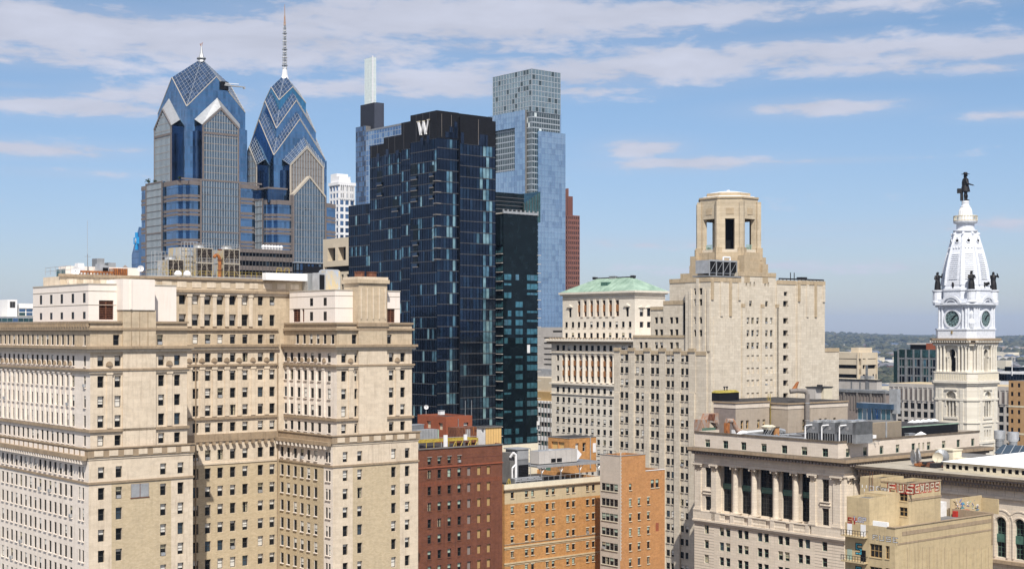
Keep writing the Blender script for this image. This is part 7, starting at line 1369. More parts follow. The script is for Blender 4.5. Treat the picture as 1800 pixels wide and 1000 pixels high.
# ================================================================ OTHER FAR TOWERS
def simple_tower(name, label, cat, px, d, pl, pr, yt, strips, base=40, glass='window_glass', wall='concrete_pale', bay=2.4, fl=3.6, sp=1.6, mw=1.0, top='roof_grey', pr_=.25):
    B = Bld(name, label, cat, px, d); xr, yl = (B.X(pr) if pr else 12), (B.Y(pl) if pl else 12); zt = B.Z(yt)
    B.mb('structure').box(.1, xr-.1, .1, yl-.1, 0, zt-.05, wall, top)
    n = int((zt-base)/fl)
    for f, a in (('R', xr), ('L', yl)): B.curtain(f, 0, 0, a, zt-n*fl, zt, bay, fl, glass if isinstance(glass, list) else [(glass, 1)], sp, wall, mw, wall, pr=pr_)
    return B, xr, yl, zt
B, xr, yl, zt = simple_tower('office_tower', 'red brown stepped office tower far behind the pale blue skyscraper', 'office tower', 998, 1190, 985, 1018.5, 378, 0, wall='far_brown', bay=2.2, fl=4.2, sp=1.7, mw=.9); xa = B.X(1006); B.mb('structure').box(.5, xa, 0, 6, zt-.1, B.Z(345), 'far_brown'); B.mb('structure').box(1, B.X(1001), 1, 6, zt-.1, B.Z(331), 'far_brown'); [B.mb('ribs').box(xa*k/4-.3, xa*k/4+.3, -.3, 0, zt, B.Z(345), 'brown_stone') for k in range(5)]; B.done()
B, xr, yl, zt = simple_tower('office_tower', 'white ribbed office tower with a stepped pyramid top behind the spired tower', 'office tower', 596, 900, 580, 623, 325, 0, wall='white_paint', bay=3.6, fl=4.4, sp=1.5, mw=1.2, glass=[('liberty_blue_dark', 3), ('far_blue', 2)])
s_ = B.mb('crown'); s_.box(-1, xr+.5, -1, yl+.5, zt-.1, zt+1.8, 'white_paint'); zz = zt
for k in range(3): i_ = 1.5+k*1.6; s_.box(.5, 9, max(.5, B.Y(599-4.2*k)), yl, zt+1.8+k*1.9, zt+1.8+(k+1)*1.9, 'white_paint')
for k in range(8): s_.box(xr*k/8+.3, xr*k/8+xr/13, -.6, -.1, zt-9, zt, 'black_panel'); s_.box(xr*k/8+.2, xr*k/8+.6, -1.2, -.1, zt-9, zt+.1, 'white_paint')
B.done()
B = Bld('office_building', 'banded dark glass and grey office block in front of the spired tower', 'office building', 419, 600); xr = B.X(513.5); yl = 20; zt = B.Z(437); B.mb('structure').box(.1, xr-.1, .1, yl, 0, zt-.1, 'granite_grey', 'roof_grey'); B.curtain('R', 0, 0, xr, zt-40, zt, 1.6, 3.9, [('w_black', 5), ('w_navy', 3), ('liberty_blue_dark', 1)], 1.9, 'granite_grey', .1, 'mullion_grey', pr=.3); B.curtain('L', 0, 0, yl, zt-40, zt, 1.6, 3.9, [('w_black', 5)], 1.9, 'granite_grey', .1, 'mullion_grey', pr=.3); B.mb('granite_bands').box(-.3, xr, -.4, 1, zt-1.5, zt+.2, 'granite_grey'); B.done(); OB2 = B
for i in range(7):
    xx = OB2.X(463+5.2*i, 3); q = Small('roof_fan', ('first', 'second', 'third', 'fourth', 'fifth', 'sixth', 'seventh')[i]+' white round fan from the left on the banded dark office block', 'roof fan', OB2, xx, 3, OB2.Z(437), 'white fans on the banded office block'); q.mb('cap').sphere((0, 0, 1.4), .9, 'white_paint', 8); q.mb('neck').lathe(0, 0, [(.6, 0), (.6, 1.0)], 'white_paint', 8); q.done()
B, xr, yl, zt = simple_tower('office_building', 'low brown glass block between the banded office and the pale concrete building', 'office building', 520, 690, 500, 572, 462, 0, wall='black_panel', bay=2, fl=3.9, sp=.8, mw=.3, glass=[('liberty_blue_dark', 2), ('w_black', 2), ('liberty_grey_glass', 1)]); B.mb('roof_deck').box(-.5, xr, -.5, 12, zt, zt+.6, 'galvanised'); B.mb('dark_wall').box(B.X(534), xr+.2, -.6, .1, zt-14, zt-1.6, 'black_panel'); B.done()
B = Bld('concrete_building', 'tan concrete building with deep square openings beside the dark hotel tower', 'office building', 626, 590); yl = B.Y(568); zt = B.Z(415.5); CTN = 'concrete_tan'
cw = [B.Y(p) for p in (601, 582.5)]; zz = lambda y: B.Z(y, 0, B.Y(592)); sc2 = [B.Y(p) for p in (611, 602, 593, 584, 575)]
B.block(0, 20, 0, yl, 0, zt, [], [(c-3, c+3, zz(458), zz(435), 'open', 3) for c in cw]+[(B.Y(616), B.Y(570), zz(478), zz(468), 'open', 1.2)]+[(c-.8, c+.8, zz(y+6), zz(y-5), 'open', .5) for c in sc2 for y in (488, 505, 522)], CTN, 'roof_grey', zL=[(0, 30, 0, zz(480), CTN)]); B.done()
B = Bld('glass_tower', 'small dark blue slant topped tower with a light blue cross sign, far left', 'office tower', 244, 900); xr, yl = 14, B.Y(231.5); zt = B.Z(399)
ms = B.mb('structure'); z2 = B.Z(448, 0, yl); ms.rings([[(0, 0, 0), (xr, 0, 0), (xr, yl, 0), (0, yl, 0)], [(0, 0, zt), (xr, 0, zt), (xr, yl, z2), (0, yl, z2)]], 'far_blue')
for k in range(14): z = zt-4-k*3.9; ms.box(-.1, 0, 0, min(yl, yl*(zt-z)/(zt-z2)), z-.15, z+.15, 'liberty_blue_dark')
plain('sign_blue', (.02, .33, .72), .5); sg = B.mb('cross_sign'); c0 = B.Y(240.5); zz = B.Z(424, 0, c0); sg.box(-.6, -.1, c0-1.4, c0+1.4, zz-5.5, zz+5.5, 'sign_blue'); sg.box(-.62, -.1, c0-3.6, c0+3.6, zz-1.8, zz+2.4, 'sign_blue'); sg.lathe(-.7, c0, [(.7, zz-1.2), (.9, zz+.2), (.3, zz+2)], 'pale_aluminium', 6); B.done()
# far left hospital-like block
B = Bld('office_building', 'low white office block with blue windows at the far left edge', 'office building', 11, 520); xr = B.X(120); yl = 22; zt = B.Z(533); B.block(0, 3.6, -1.2, 8, 60, B.Z(526.5), [(.9, 2.9, B.Z(541), B.Z(530), 'louver:mullion_grey', .2)], [], 'white_paint', 'roof_white')
B.mb('structure').box(4, xr, 1, yl, 60, zt-1, 'white_paint', 'roof_white'); B.curtain('R', 0, 4.5, xr, B.Z(555), B.Z(542), 2.6, 1.6, [('far_blue', 3), ('liberty_blue_dark', 2), ('green_glass', 1)], .2, 'white_paint', .3, 'white_paint'); B.mb('parapet').box(4.5, xr, -.6, 2, B.Z(541.5), B.Z(533), 'white_paint'); B.mb('lower_wing').box(-14, xr, -7, 6, 40, B.Z(556.5), 'galvanised', 'roof_cream'); B.curtain('R', -7.1, -14, xr, B.Z(566), B.Z(559), 2, 1.4, [('green_glass', 3), ('far_blue', 2)], .2, 'pale_aluminium', .1, 'pale_aluminium'); B.done()
# white banded low blocks between black tower and green roofed office
B = Bld('office_building', 'pale grey louvred office block glimpsed between black tower and green roofed building', 'office building', 993, 640); yl = B.Y(940); xr = 14; zt = B.Z(575); B.block(0, xr, 0, yl, 0, zt, [], [(B.Y(988), B.Y(971), B.Z(584), B.Z(581), 'open', .5)]+[(B.Y(990), B.Y(955.5), B.Z(y+2, 0, B.Y(975)), B.Z(y-.5, 0, B.Y(975)), 'open', 1) for y in (593, 602.5, 612, 622, 631, 640)], 'concrete_pale', 'roof_grey'); B.mb('wall').box(-1, 3, -2, yl, 0, B.Z(649), 'galvanised'); B.mb('wall').box(-3, -1, -2, yl, 0, B.Z(663), 'concrete_tan'); [B.mb('window').box(-3.1, -3, B.Y(960+5*k, -3), B.Y(957+5*k, -3), B.Z(693), B.Z(685), 'window_glass') for k in range(2)]; B.done()
B = Bld('office_building', 'low white and green banded office block left of the green roofed building foot', 'office building', 985, 600); yl = B.Y(925); zt = B.Z(706); nf = 8; B.mb('structure').box(.2, 14, .2, yl, 0, zt, 'white_paint', 'roof_white')
for f, a in (('L', yl), ('R', 14)): B.curtain(f, 0, 0, a, zt-40, zt, 2.0, 3.85, [('green_glass', 2), ('window_glass', 2)], 2.0, 'white_paint', .3, 'mullion_tan', pr=.3)
B.mb('upper_wall').box(1, 12, 2, yl, zt, B.Z(690), 'board_tan'); B.mb('upper_wall').box(2, 12, 4, yl, zt, B.Z(665), 'concrete_tan'); B.done()
# ================================================================ RIGHT BACKGROUND
B, xr, yl, zt = simple_tower('office_building', 'cream concrete office block with long dark window strips beside the limestone tower', 'office building', 1511, 760, 1440, 1539, 620, 0, wall='concrete_tan', bay=30, fl=5.0, sp=3.0, mw=1.5, glass='interior_dark', pr_=.9)
B.mb('structure').box(2, B.X(1533, 2), 2, B.Y(1496, 2), zt, B.Z(611), 'concrete_tan'); B.mb('structure').box(-1.0, xr+.1, -1.0, yl, zt-3.1, zt+.2, 'concrete_tan'); [B.mb('structure').box(xr*f-.9, xr*f+.9, -1.05, 0, 0, zt, 'concrete_tan') for f in (.35,)]; B.mb('structure').box(xr*.4, xr+.1, -1.02, 0, 0, zt-9, 'concrete_tan'); [B.mb('small_windows').box(xr*.72+j*2.6, xr*.72+j*2.6+1, -1.1, -1, zt-14-4*k, zt-11.5-4*k, 'window_glass') for k in range(8) for j in (0, 1)]; B.done()
B, xr, yl, zt = simple_tower('glass_building', 'dark green glass office block left of the clock tower', 'office building', 1662, 700, 1580, 1690, 615.5, 0, wall='steel_grey', bay=1.8, fl=4.3, sp=.8, mw=.12, glass=[('w_black', 5), ('green_glass', 3), ('w_teal', .8)], pr_=.2)
for k in range(7): yy = yl*k/6; B.mb('piers').box(-.6, 0, yy-.45, yy+.45, 0, zt+.2, 'steel_grey')
B.mb('parapet').box(-.4, xr, -.4, yl, zt-3.6, zt+.2, 'green_glass', 'roof_grey'); B.mb('left_bay').box(-.2, 8, yl, yl+3, 0, zt-.6, 'green_glass'); B.mb('roof_house').box(3, 20, 2, B.Y(1600, 3), zt, B.Z(606), 'black_panel', 'concrete_pale'); B.mb('roof_house').box(2, 21, 1, B.Y(1596, 3), B.Z(606), B.Z(603.5), 'concrete_pale'); B.mb('roof_house').box(1.5, 4, 0, B.Y(1629, 2), zt, B.Z(603.5), 'red_brick_bright'); B.done()
B, xr, yl, zt = simple_tower('office_building', 'long grey concrete block with blank ribbed top, behind the clock tower', 'office building', 1780, 612, 1565.5, 1830, 681, 0, wall='concrete_pale', bay=3.5, fl=3.9, sp=1.2, mw=1.1, glass='window_glass', pr_=.3)
zt2_ = zt+.1; zrb = B.Z(711, 0, 2); B.mb('ribbed_wall').box(-.5, xr, -.5, yl+.4, zrb, zt+.15, 'concrete_pale', 'band_stone'); B.mb('ribbed_wall').box(-.7, xr, -.7, yl+.5, zt-1.4, zt+.3, 'concrete_pale', 'band_stone')
for k in range(int(yl/2.6)): B.mb('ribs').box(-.62, -.5, 1+2.6*k, 2.1+2.6*k, zrb+.5, zt-2, 'granite_grey'); B.mb('ribs').box(-1.0, -.5, .3+2.6*k, .7+2.6*k, zrb, zt-1.4, 'concrete_pale')
B.done()
B, xr, yl, zt = simple_tower('brick_building', 'orange tan brick building with pale bands at the right edge', 'brick building', 1860, 560, 1773.5, 1900, 671, 0, wall='orange_far_brick', bay=3.0, fl=3.6, sp=1.9, mw=1.9, glass='window_glass', pr_=.15); [B.mb('bands').box(-.3, xr, -.3, yl, zt-z-.7, zt-z, 'roof_cream') for z in (10, 21)]; B.done()
B = Bld('office_building', 'white framed low building with a flagpole at the right edge', 'office building', 1830, 690); yl = B.Y(1757); zt = B.Z(654); B.mb('wall').box(0, 20, 0, yl, 0, zt, 'white_paint', 'roof_white'); [B.mb('windows').box(-.1, 0, yl*k/14+.4, yl*k/14+1.9, zt-4.6, zt-1.2, 'w_navy') for k in range(14)]; B.mb('roof_box').box(3, 12, yl-9, yl-1, zt, B.Z(646), 'w_navy'); B.done()
q = Small('flagpole', 'tall thin white flagpole on the white framed building at right', 'flagpole', B, -.5, B.Y(1779, -.5), zt-2); zf = B.Z(627)-zt+2; q.mb('pole').tube((0, 0, 0), (0, 0, zf), .22, 'white_paint', 6, .1); q.mb('ball').sphere((0, 0, zf), .3, 'brass', 6); q.done()
B = Bld('office_building', 'dark louvred plant block behind the tan rooftop block of the bank', 'plant building', 1556, 520); yl = B.Y(1440); zt = B.Z(688.5, 0, B.Y(1555)); B.mb('wall').box(0, 4, 0, yl, 0, zt, 'board_grey', 'roof_grey'); n = int(yl/1.5); [B.mb('louvers').box(-.3, 0, yl*k/n, yl*k/n+.35, zt-7, zt-.8, 'mullion_tan') for k in range(n)]; [B.mb('louvers').box(-.6, 0, yl*k/5-.4, yl*k/5+.4, zt-7, zt-.4, 'mullion_tan') for k in range(6)]; B.mb('cap').box(-.7, 4, -.5, yl, zt-.6, zt+.4, 'steel_grey'); B.done()
B = Bld('panel_building', 'tan panelled rooftop house with dark joints beside the limestone tower foot', 'plant building', 1541.5, 540); yl = B.Y(1450); zt = B.Z(669.5); B.mb('wall').box(0, 3, 0, yl, 0, zt, 'concrete_pale', 'roof_cream'); B.mb('roof_edge').box(-.3, 3, -.3, yl, zt, zt+.5, 'dark_metal', 'roof_cream'); [B.mb('joints').box(-.12, 0, B.Y(p)-.3, B.Y(p)+.3, 60, zt, 'steel_grey') for p in (1497, 1512, 1527)]; B.mb('joints').box(-.25, -.1, B.Y(1526), B.Y(1522), 60, zt+6, 'steel_grey'); B.mb('roof_box').box(.5, 2.5, 3, 8, zt, zt+1.8, 'galvanised'); B.done()
B = Bld('glass_building', 'low pale blue glass pavilion with a slanted metal roof edge', 'office building', 1566, 470); yl = B.Y(1508); zt = B.Z(711); B.mb('structure').box(.1, 3, .1, yl, 0, zt-.1, 'steel_grey', 'roof_grey'); B.curtain('L', 0, 0, yl, zt-14, zt-1.5, 1.8, 4, [('far_blue', 2), ('w_teal', 2), ('comcast_blue_deep', 1)], .5, 'galvanised', .25, 'galvanised'); B.mb('roof_edge').box(-.8, 3, -.8, yl, zt-1.6, zt+.2, 'far_blue', 'galvanised'); B.mb('fin').rings([[(-.6, yl*.32, zt-14), (-.6, yl*.38, zt-14), (-.6, yl*.52, zt-1.5), (-.6, yl*.44, zt-1.5)], [(0, yl*.32, zt-14), (0, yl*.38, zt-14), (0, yl*.52, zt-1.5), (0, yl*.44, zt-1.5)]], 'far_blue'); B.mb('white_panel').box(.5, 2.5, -2, 1, zt-3, B.Z(684), 'galvanised'); B.done()
# ================================================================ CLOCK TOWER
CD = 545.0; CB = Bld('clock_tower', 'ornate city hall clock tower, pale stone below and white painted above, with a dark statue on top', 'clock tower', at=((1697-900)/F*CD, CD)); CB.e['label'] = 'ornate clock tower, cream stone below, white above, crowned by a dark statue'
TS, TW = 'tower_stone', 'tower_white'
cz = lambda py: EYE+(HOR-py)/F*CD
def csq(hw, c): return [(-hw+c, -hw), (hw-c, -hw), (hw, -hw+c), (hw, hw-c), (hw-c, hw), (-hw+c, hw), (-hw, hw-c), (-hw, -hw+c)]
def ringp(part, hw, c, y0, y1, mat): CB.mb(part).prism(csq(hw, c), min(cz(y0), cz(y1)), max(cz(y0), cz(y1)), mat)
HB, HC = 9.5, 2.7
# lower shaft: a core, with face walls in front that have real arched openings
ringp('wall', HB-.9, HC, 1200, 655, TS)
def face_wall(part, hw, c, y0, y1, openings, mat, dep=.9):
    """wall on the two seen faces with holes; openings: (centre, half width, y bottom, y top, arched)"""
    for face in 'LR':
        z0, z1 = cz(y0), cz(y1); mb = CB.mb(part); wins = []
        for (c0, w2, ya, yb2, ar_, st) in openings: wins.append((c0-w2, c0+w2, cz(ya), cz(yb2), st, dep))
        CB.facade(face, -hw, -hw+c, hw-c, z0, z1, wins, mat, dep, part=part)
        for (c0, w2, ya, yb2, ar_, st) in openings:
            if ar_:
                zs_ = cz(yb2)-w2
                for sg in (-1, 1):
                    pts = [(c0+sg*w2*math.sin(math.pi/2*k/8), zs_+w2*math.cos(math.pi/2*k/8)) for k in range(9)]; poly = [(c0+sg*w2, cz(yb2)), (c0, cz(yb2))]+pts
                    f_ = (lambda a, z, d_: (a, -hw+d_, z)) if face == 'R' else (lambda a, z, d_: (-hw+d_, a, z))
                    mb.rings([[f_(a, z, -.02) for a, z in poly], [f_(a, z, .3) for a, z in poly]], mat)
                am = MB(); archring(am, -hw, c0, w2, w2+.38, zs_, .22, mat, legs=min(3.5, zs_-cz(ya)))
                if face == 'R': mb.add(am, lambda p: (p[1], p[0], p[2]))
                else: mb.add(am, lambda p: p)
    # chamfered corner, seen edge on
    z0, z1 = cz(y0), cz(y1); pol = csq(hw, c); m_ = CB.mb(part)
    for k in (1, 3, 5, 7): a, b_ = pol[k], pol[(k+1) % 8]; m_.face([(a[0], a[1], z0), (b_[0], b_[1], z0), (b_[0], b_[1], z1), (a[0], a[1], z1)], mat)
    for k in (2, 4): a, b_ = pol[k], pol[(k+1) % 8]; m_.face([(a[0], a[1], z0), (b_[0], b_[1], z0), (b_[0], b_[1], z1), (a[0], a[1], z1)], mat)
face_wall('wall', HB, HC, 1200, 672, [(-.0, 2.1, 730, 686, True, 'multi:window_frame_pale'), (0, .55, 765, 753, False, 'open'), (-1.7, .4, 765, 753, False, 'open'), (1.7, .4, 765, 753, False, 'open')], TS)
for face in 'LR':
    f_ = (lambda a0, a1, z0, z1, p: (a0, a1, -HB-p, -HB+.1, z0, z1)) if face == 'R' else (lambda a0, a1, z0, z1, p: (-HB-p, -HB+.1, a0, a1, z0, z1))
    w_ = CB.mb('wall')
    for a in (-.75, .75): w_.box(*f_(a-.28, a+.28, cz(730), cz(702), -.3), TS)
    w_.box(*f_(-2.3, 2.3, cz(702), cz(699.5), -.05), TS); w_.box(*f_(-3.0, 3.0, cz(734), cz(730), .35), TS); w_.box(*f_(-2.6, 2.6, cz(684), cz(681.5), .5), TS)
    for a in (-4.6, 4.6): w_.box(*f_(a-.75, a+.75, cz(1000), cz(682), .25), TS)
    w_.box(*f_(-2.8, 2.8, cz(747), cz(744.5), .3), TS)
for y0, y1, pr in ((672, 668, .9), (675, 672, .5), (702, 698.5, .35), (741, 738.5, .3), (776, 772, .4)): ringp('cornice', HB+pr, HC+pr*.4, y0, y1, TS)
ringp('balustrade', HB+.3, HC, 668, 653, TS)
for face in 'LR':
    for k in range(-6, 7):
        if face == 'R': CB.mb('balustrade').box(k*1.05-.3, k*1.05+.3, -HB-.38, -HB-.2, cz(666), cz(656), 'cream_paint')
        else: CB.mb('balustrade').box(-HB-.38, -HB-.2, k*1.05-.3, k*1.05+.3, cz(666), cz(656), 'cream_paint')
ringp('balustrade', HB+.5, HC, 654.5, 652.5, TS)
# column stage
HS = 8.6; ringp('wall', HS-1.5, HC, 653, 598, TS)
face_wall('wall', HS, HC, 652.5, 604, [(0, 1.35, 652, 613, True, 'open')], TS, 1.4)
def ccol(x, y, r, y0, y1, mat=TS):
    m_ = CB.mb('columns'); z0, z1 = cz(y0), cz(y1); m_.lathe(x, y, [(r*1.35, z0), (r*1.35, z0+.4), (r, z0+.7), (r*.88, z1-1.3), (r*1.3, z1-.5), (r*1.45, z1-.3), (r*1.45, z1)], mat, 12)
for a in (-6.1, -4.7, -3.1, 3.1, 4.7, 6.1):
    ccol(a, -HS-.55, .48, 652.5, 607); ccol(-HS-.55, a, .48, 652.5, 607)
for a in (-1.9, 1.9): ccol(a, -HS-.2, .33, 652.5, 627); ccol(-HS-.2, a, .33, 652.5, 627)
kk = HS-HC/2-.1
for dx in (-.75, .75): ccol(-kk+dx-.35, -kk-dx-.35, .5, 652.5, 607); ccol(kk+dx*.7+.3, -kk+dx*.7-.3, .5, 652.5, 607); ccol(-kk+dx*.7-.3, kk+dx*.7+.3, .5, 652.5, 607)
for face in 'LR':
    for a in (-1.9, 1.9):
        b0 = (a-.7, a+.7, -HS-.6, -HS+.1) if face == 'R' else (-HS-.6, -HS+.1, a-.7, a+.7); CB.mb('wall').box(*b0, cz(627.5), cz(625.5), TS)
ringp('cornice', HS+1.1, HC, 607, 603.5, TS); ringp('cornice', HS+1.4, HC+.2, 603.5, 599, 'limestone_trim'); ringp('cornice', HS+2.1, HC+.4, 598, 594.2, 'limestone_trim'); ringp('cornice', HS+1.6, HC+.3, 599.2, 598, TS)
for k in range(-8, 9):
    for b0 in ((k*1.05-.25, k*1.05+.25, -HS-1.95, -HS-1.3), (-HS-1.95, -HS-1.3, k*1.05-.25, k*1.05+.25)): CB.mb('cornice').box(*b0, cz(601.5), cz(598.3), TS)
# clock stage
HK = 8.55; ringp('clock_stage', HK+.35, HC, 594.2, 578, TW); ringp('clock_stage', HK+.6, HC, 580, 577.5, TW); ringp('clock_stage', HK-.2, HC, 578, 537, TW)
for a in (-5.75, -4.4, 4.4, 5.75): 
    for (x, y) in ((a, -HK-.0), (-HK-.0, a)): CB.mb('clock_stage').lathe(x, y, [(.62, cz(578)), (.5, cz(575)), (.45, cz(543)), (.65, cz(540))], TW, 10)
for dx in (-.8, .8): q0 = HK-HC/2+.1; CB.mb('clock_stage').lathe(-q0+dx, -q0-dx, [(.62, cz(578)), (.5, cz(575)), (.45, cz(543)), (.65, cz(540))], TW, 10)
CB.mb('clock_stage').lathe(-HK+HC/2-.1, -HK+HC/2-.1, [(.9, cz(577)), (1.3, cz(568)), (.6, cz(560)), (.8, cz(552)), (.3, cz(546))], TW, 8)
ringp('clock_stage', HK+.5, HC, 540, 536.5, TW); ringp('clock_stage', HK+1.3, HC+.3, 536.5, 532.5, TW); ringp('clock_stage', HK+.3, HC, 532.5, 526, TW)
def disc(mb, face, off, ca, czz, r, dp, mat, n=32, r0=0.0):
    for k in range(n):
        a, b_ = 2*math.pi*k/n, 2*math.pi*(k+1)/n
        P4 = [(ca+r0*math.cos(a), czz+r0*math.sin(a)), (ca+r*math.cos(a), czz+r*math.sin(a)), (ca+r*math.cos(b_), czz+r*math.sin(b_)), (ca+r0*math.cos(b_), czz+r0*math.sin(b_))]
        F_ = (lambda p, d_: (p[0], off-d_, p[1])) if face == 'R' else (lambda p, d_: (off-d_, p[0], p[1]))
        mb.rings([[F_(p, 0) for p in P4], [F_(p, dp) for p in P4]], mat)
for face in 'LR':
    zc_c = cz(560.5); of = -HK+.2; ck = MB(); hd = MB(); nm = MB(); sg = -1 if face == 'L' else 1
    disc(CB.mb('clock_surround'), face, of, 0, zc_c, 3.75, .55, TW, r0=3.05); disc(ck, face, of, 0, zc_c, 3.08, .22, 'clock_face')
    F_ = (lambda a, z, d_: (a, of-d_, z)) if face == 'R' else (lambda a, z, d_: (of-d_, -a, z))
    def bar(mb, ang, r0, r1, w, d0, mat):
        s_, c_ = math.sin(ang), math.cos(ang); pts = [(r0*s_-w*c_, zc_c+r0*c_+w*s_), (r0*s_+w*c_, zc_c+r0*c_-w*s_), (r1*s_+w*.5*c_, zc_c+r1*c_-w*.5*s_), (r1*s_-w*.5*c_, zc_c+r1*c_+w*.5*s_)]
        mb.rings([[F_(a, z, d0) for a, z in pts], [F_(a, z, d0+.06) for a, z in pts]], mat)
    for k in range(12): bar(nm, k*math.pi/6, 2.25, 2.95, .17, .22, 'dark_metal'); bar(nm, k*math.pi/6+math.pi/12, 2.8, 3.0, .05, .22, 'dark_metal')
    for rr in (1.15, 2.15, 3.02): disc(nm, face, of-.22, 0, zc_c, rr+.06, .05, 'dark_metal', 32, rr-.03)
    for k in range(8): bar(nm, k*math.pi/4+.2, 0.1, 2.1, .04, .22, 'dark_metal')
    bar(hd, math.radians(34+8), -.5, 1.9, .26, .32, 'interior_dark'); bar(hd, math.radians(50), -.5, 2.7, .16, .4, 'interior_dark') if face == 'L' else bar(hd, math.radians(48), -.5, 2.7, .16, .4, 'interior_dark')
    c1_ = ck.obj('clock_face', CB.e); hd.obj('clock_hands', c1_); nm.obj('numeral_ring', c1_)
    # curved pediment above each clock
    am = MB(); archring(am, -HK-.9, 0, 3.6, 4.6, cz(535)-1.2, .5, TW, 18); archring(am, -HK-.5, 0, 0.01, 3.65, cz(535)-1.2, .1, TW, 18); archring(am, -HK-.9, 0, 2.6, 2.9, cz(533)-1.6, .3, TW, 14)
    am2 = MB(); am2.add(am, (lambda p: (p[1], p[0], max(p[2], cz(534)))) if face == 'R' else (lambda p: (p[0], p[1], max(p[2], cz(534))))); 
    for q in range(len(am2.v)): pass
    CB.mb('pediments').add(am2, lambda p: p)
    CB.mb('pediments').box(*((-3.8, 3.8, -HK-.6, -HK+1.5) if face == 'R' else (-HK-.6, -HK+1.5, -3.8, 3.8)), cz(533), cz(528), TW)
CB.mb('bell').box(-HK-.62, -HK-.4, -.3, .3, cz(586.5), cz(581.5), 'brass')
# drum and dome
for s1 in (-1, 1):
    for s2 in (-1, 1): CB.mb('corner_pedestals').lathe(s1*(HK-1.2), s2*(HK-1.2), [(2.0, cz(532)), (2.0, cz(530)), (1.75, cz(529)), (1.75, cz(514)), (2.1, cz(512)), (2.1, cz(510))], TW, 14)
oc = lambda r, rot=math.pi/8: r/math.cos(math.pi/8)
def dome(mb, prof, mat): mb.rings([[(r/math.cos(math.pi/8)*math.cos(math.pi/8+k*math.pi/4), r/math.cos(math.pi/8)*math.sin(math.pi/8+k*math.pi/4), cz(y)) for k in range(8)] for r, y in prof], mat)
dm = CB.mb('dome'); dome(dm, [(8.6, 532), (8.6, 512), (8.9, 511.5), (8.9, 508), (8.4, 507.5), (8.2, 503), (8.3, 502), (8.05, 490), (7.6, 475), (6.95, 460), (6.15, 445), (5.6, 436), (5.7, 435.5), (5.3, 428), (4.6, 419), (3.9, 409), (4.1, 408), (4.1, 406)], TW)
prof = [(8.3, 502), (8.05, 490), (7.6, 475), (6.95, 460), (6.15, 445), (5.6, 436), (4.6, 419), (3.9, 409)]
def rad(y):
    for (r0, y0), (r1, y1) in zip(prof, prof[1:]):
        if y1 <= y <= y0: return r0+(r1-r0)*(y0-y)/(y0-y1)
    return prof[0][0]
rb_ = CB.mb('dome_ribs'); sl_ = CB.mb('dome_louvers')
for k in range(8):
    A = math.pi/8+k*math.pi/4; ux, uy = math.cos(A), math.sin(A)
    for (r0, y0), (r1, y1) in zip(prof, prof[1:]): rb_.tube((r0/.924*ux, r0/.924*uy, cz(y0)), (r1/.924*ux, r1/.924*uy, cz(y1)), .42, TW, 6)
    A = k*math.pi/4; n_, t_ = (math.cos(A), math.sin(A)), (-math.sin(A), math.cos(A))
    for j in range(13):
        y = 491-j*3.6; r_ = rad(y)+.02; hw = r_*.225
        P = lambda s_, o, z: (n_[0]*(r_+o)+t_[0]*s_, n_[1]*(r_+o)+t_[1]*s_, z)
        sl_.rings([[P(-hw, -.1, cz(y)), P(hw, -.1, cz(y)), P(hw, .3, cz(y)), P(-hw, .3, cz(y))], [P(-hw, -.15, cz(y-1.5)), P(hw, -.15, cz(y-1.5)), P(hw, .05, cz(y-1.5)), P(-hw, .05, cz(y-1.5))]], TW)
    for sg in (-1, 1):
        pts = [(rad(y), y) for y in (493, 470, 447)]
        for (ra, ya2), (rb2, yb2) in zip(pts, pts[1:]): rb_.tube((n_[0]*ra+t_[0]*sg*ra*.28, n_[1]*ra+t_[1]*sg*ra*.28, cz(ya2)), (n_[0]*rb2+t_[0]*sg*rb2*.28, n_[1]*rb2+t_[1]*sg*rb2*.28, cz(yb2)), .16, TW, 4)
    # oval dormer
    y = 424; r_ = rad(y); dk = CB.mb('dormers'); ctr = Vector((n_[0]*(r_-.1), n_[1]*(r_-.1), cz(y)-.1)); nn = Vector((n_[0], n_[1], .15)).normalized()
    dk.tube(ctr-nn*.5, ctr+nn*.7, .92, TW, 14); dk.tube(ctr+nn*.7, ctr+nn*.74, .56, 'interior_dark', 14)
    for sg in (-1, 1): dk.tube(ctr+Vector((t_[0]*sg*1.1, t_[1]*sg*1.1, -.9)), ctr+Vector((t_[0]*sg*1.0, t_[1]*sg*1.0, .7)), .22, TW, 5)
    dk.sphere(ctr+nn*.5+Vector((0, 0, 1.15)), .32, TW, 6)
    for sg in (-1, 0, 1): yy_ = 436.5; rr_ = rad(437)+.12; dk.sphere((n_[0]*rr_+t_[0]*sg*1.2, n_[1]*rr_+t_[1]*sg*1.2, cz(yy_)), .38, TW, 6)
    A2 = math.pi/8+k*math.pi/4; rr_ = rad(412)+.9; dk.sphere((rr_*math.cos(A2), rr_*math.sin(A2), cz(412)), .5, TW, 6); dk.tube((rr_*math.cos(A2), rr_*math.sin(A2), cz(419)), (rr_*math.cos(A2), rr_*math.sin(A2), cz(411)), .3, TW, 6, .15)
ln = CB.mb('lantern'); ln.lathe(0, 0, [(4.5, cz(408)), (4.6, cz(405.5)), (3.6, cz(404)), (3.35, cz(403)), (3.3, cz(394)), (4.3, cz(392.5)), (4.5, cz(391)), (4.5, cz(389.5))], TW, 20)
rl = CB.mb('gallery_railing')
for k in range(24): a = 2*math.pi*k/24; x, y = 4.35*math.cos(a), 4.35*math.sin(a); rl.tube((x, y, cz(389.5)), (x, y, cz(380.5)), .13, 'roof_cream', 5)
for z0, z1 in ((389.5, 387.5), (381.5, 379.5)): rl.lathe(0, 0, [(4.25, cz(z0)), (4.5, cz(z0)), (4.5, cz(z1)), (4.2, cz(z1)), (4.2, cz(z0))], 'roof_cream', 24) if False else disc
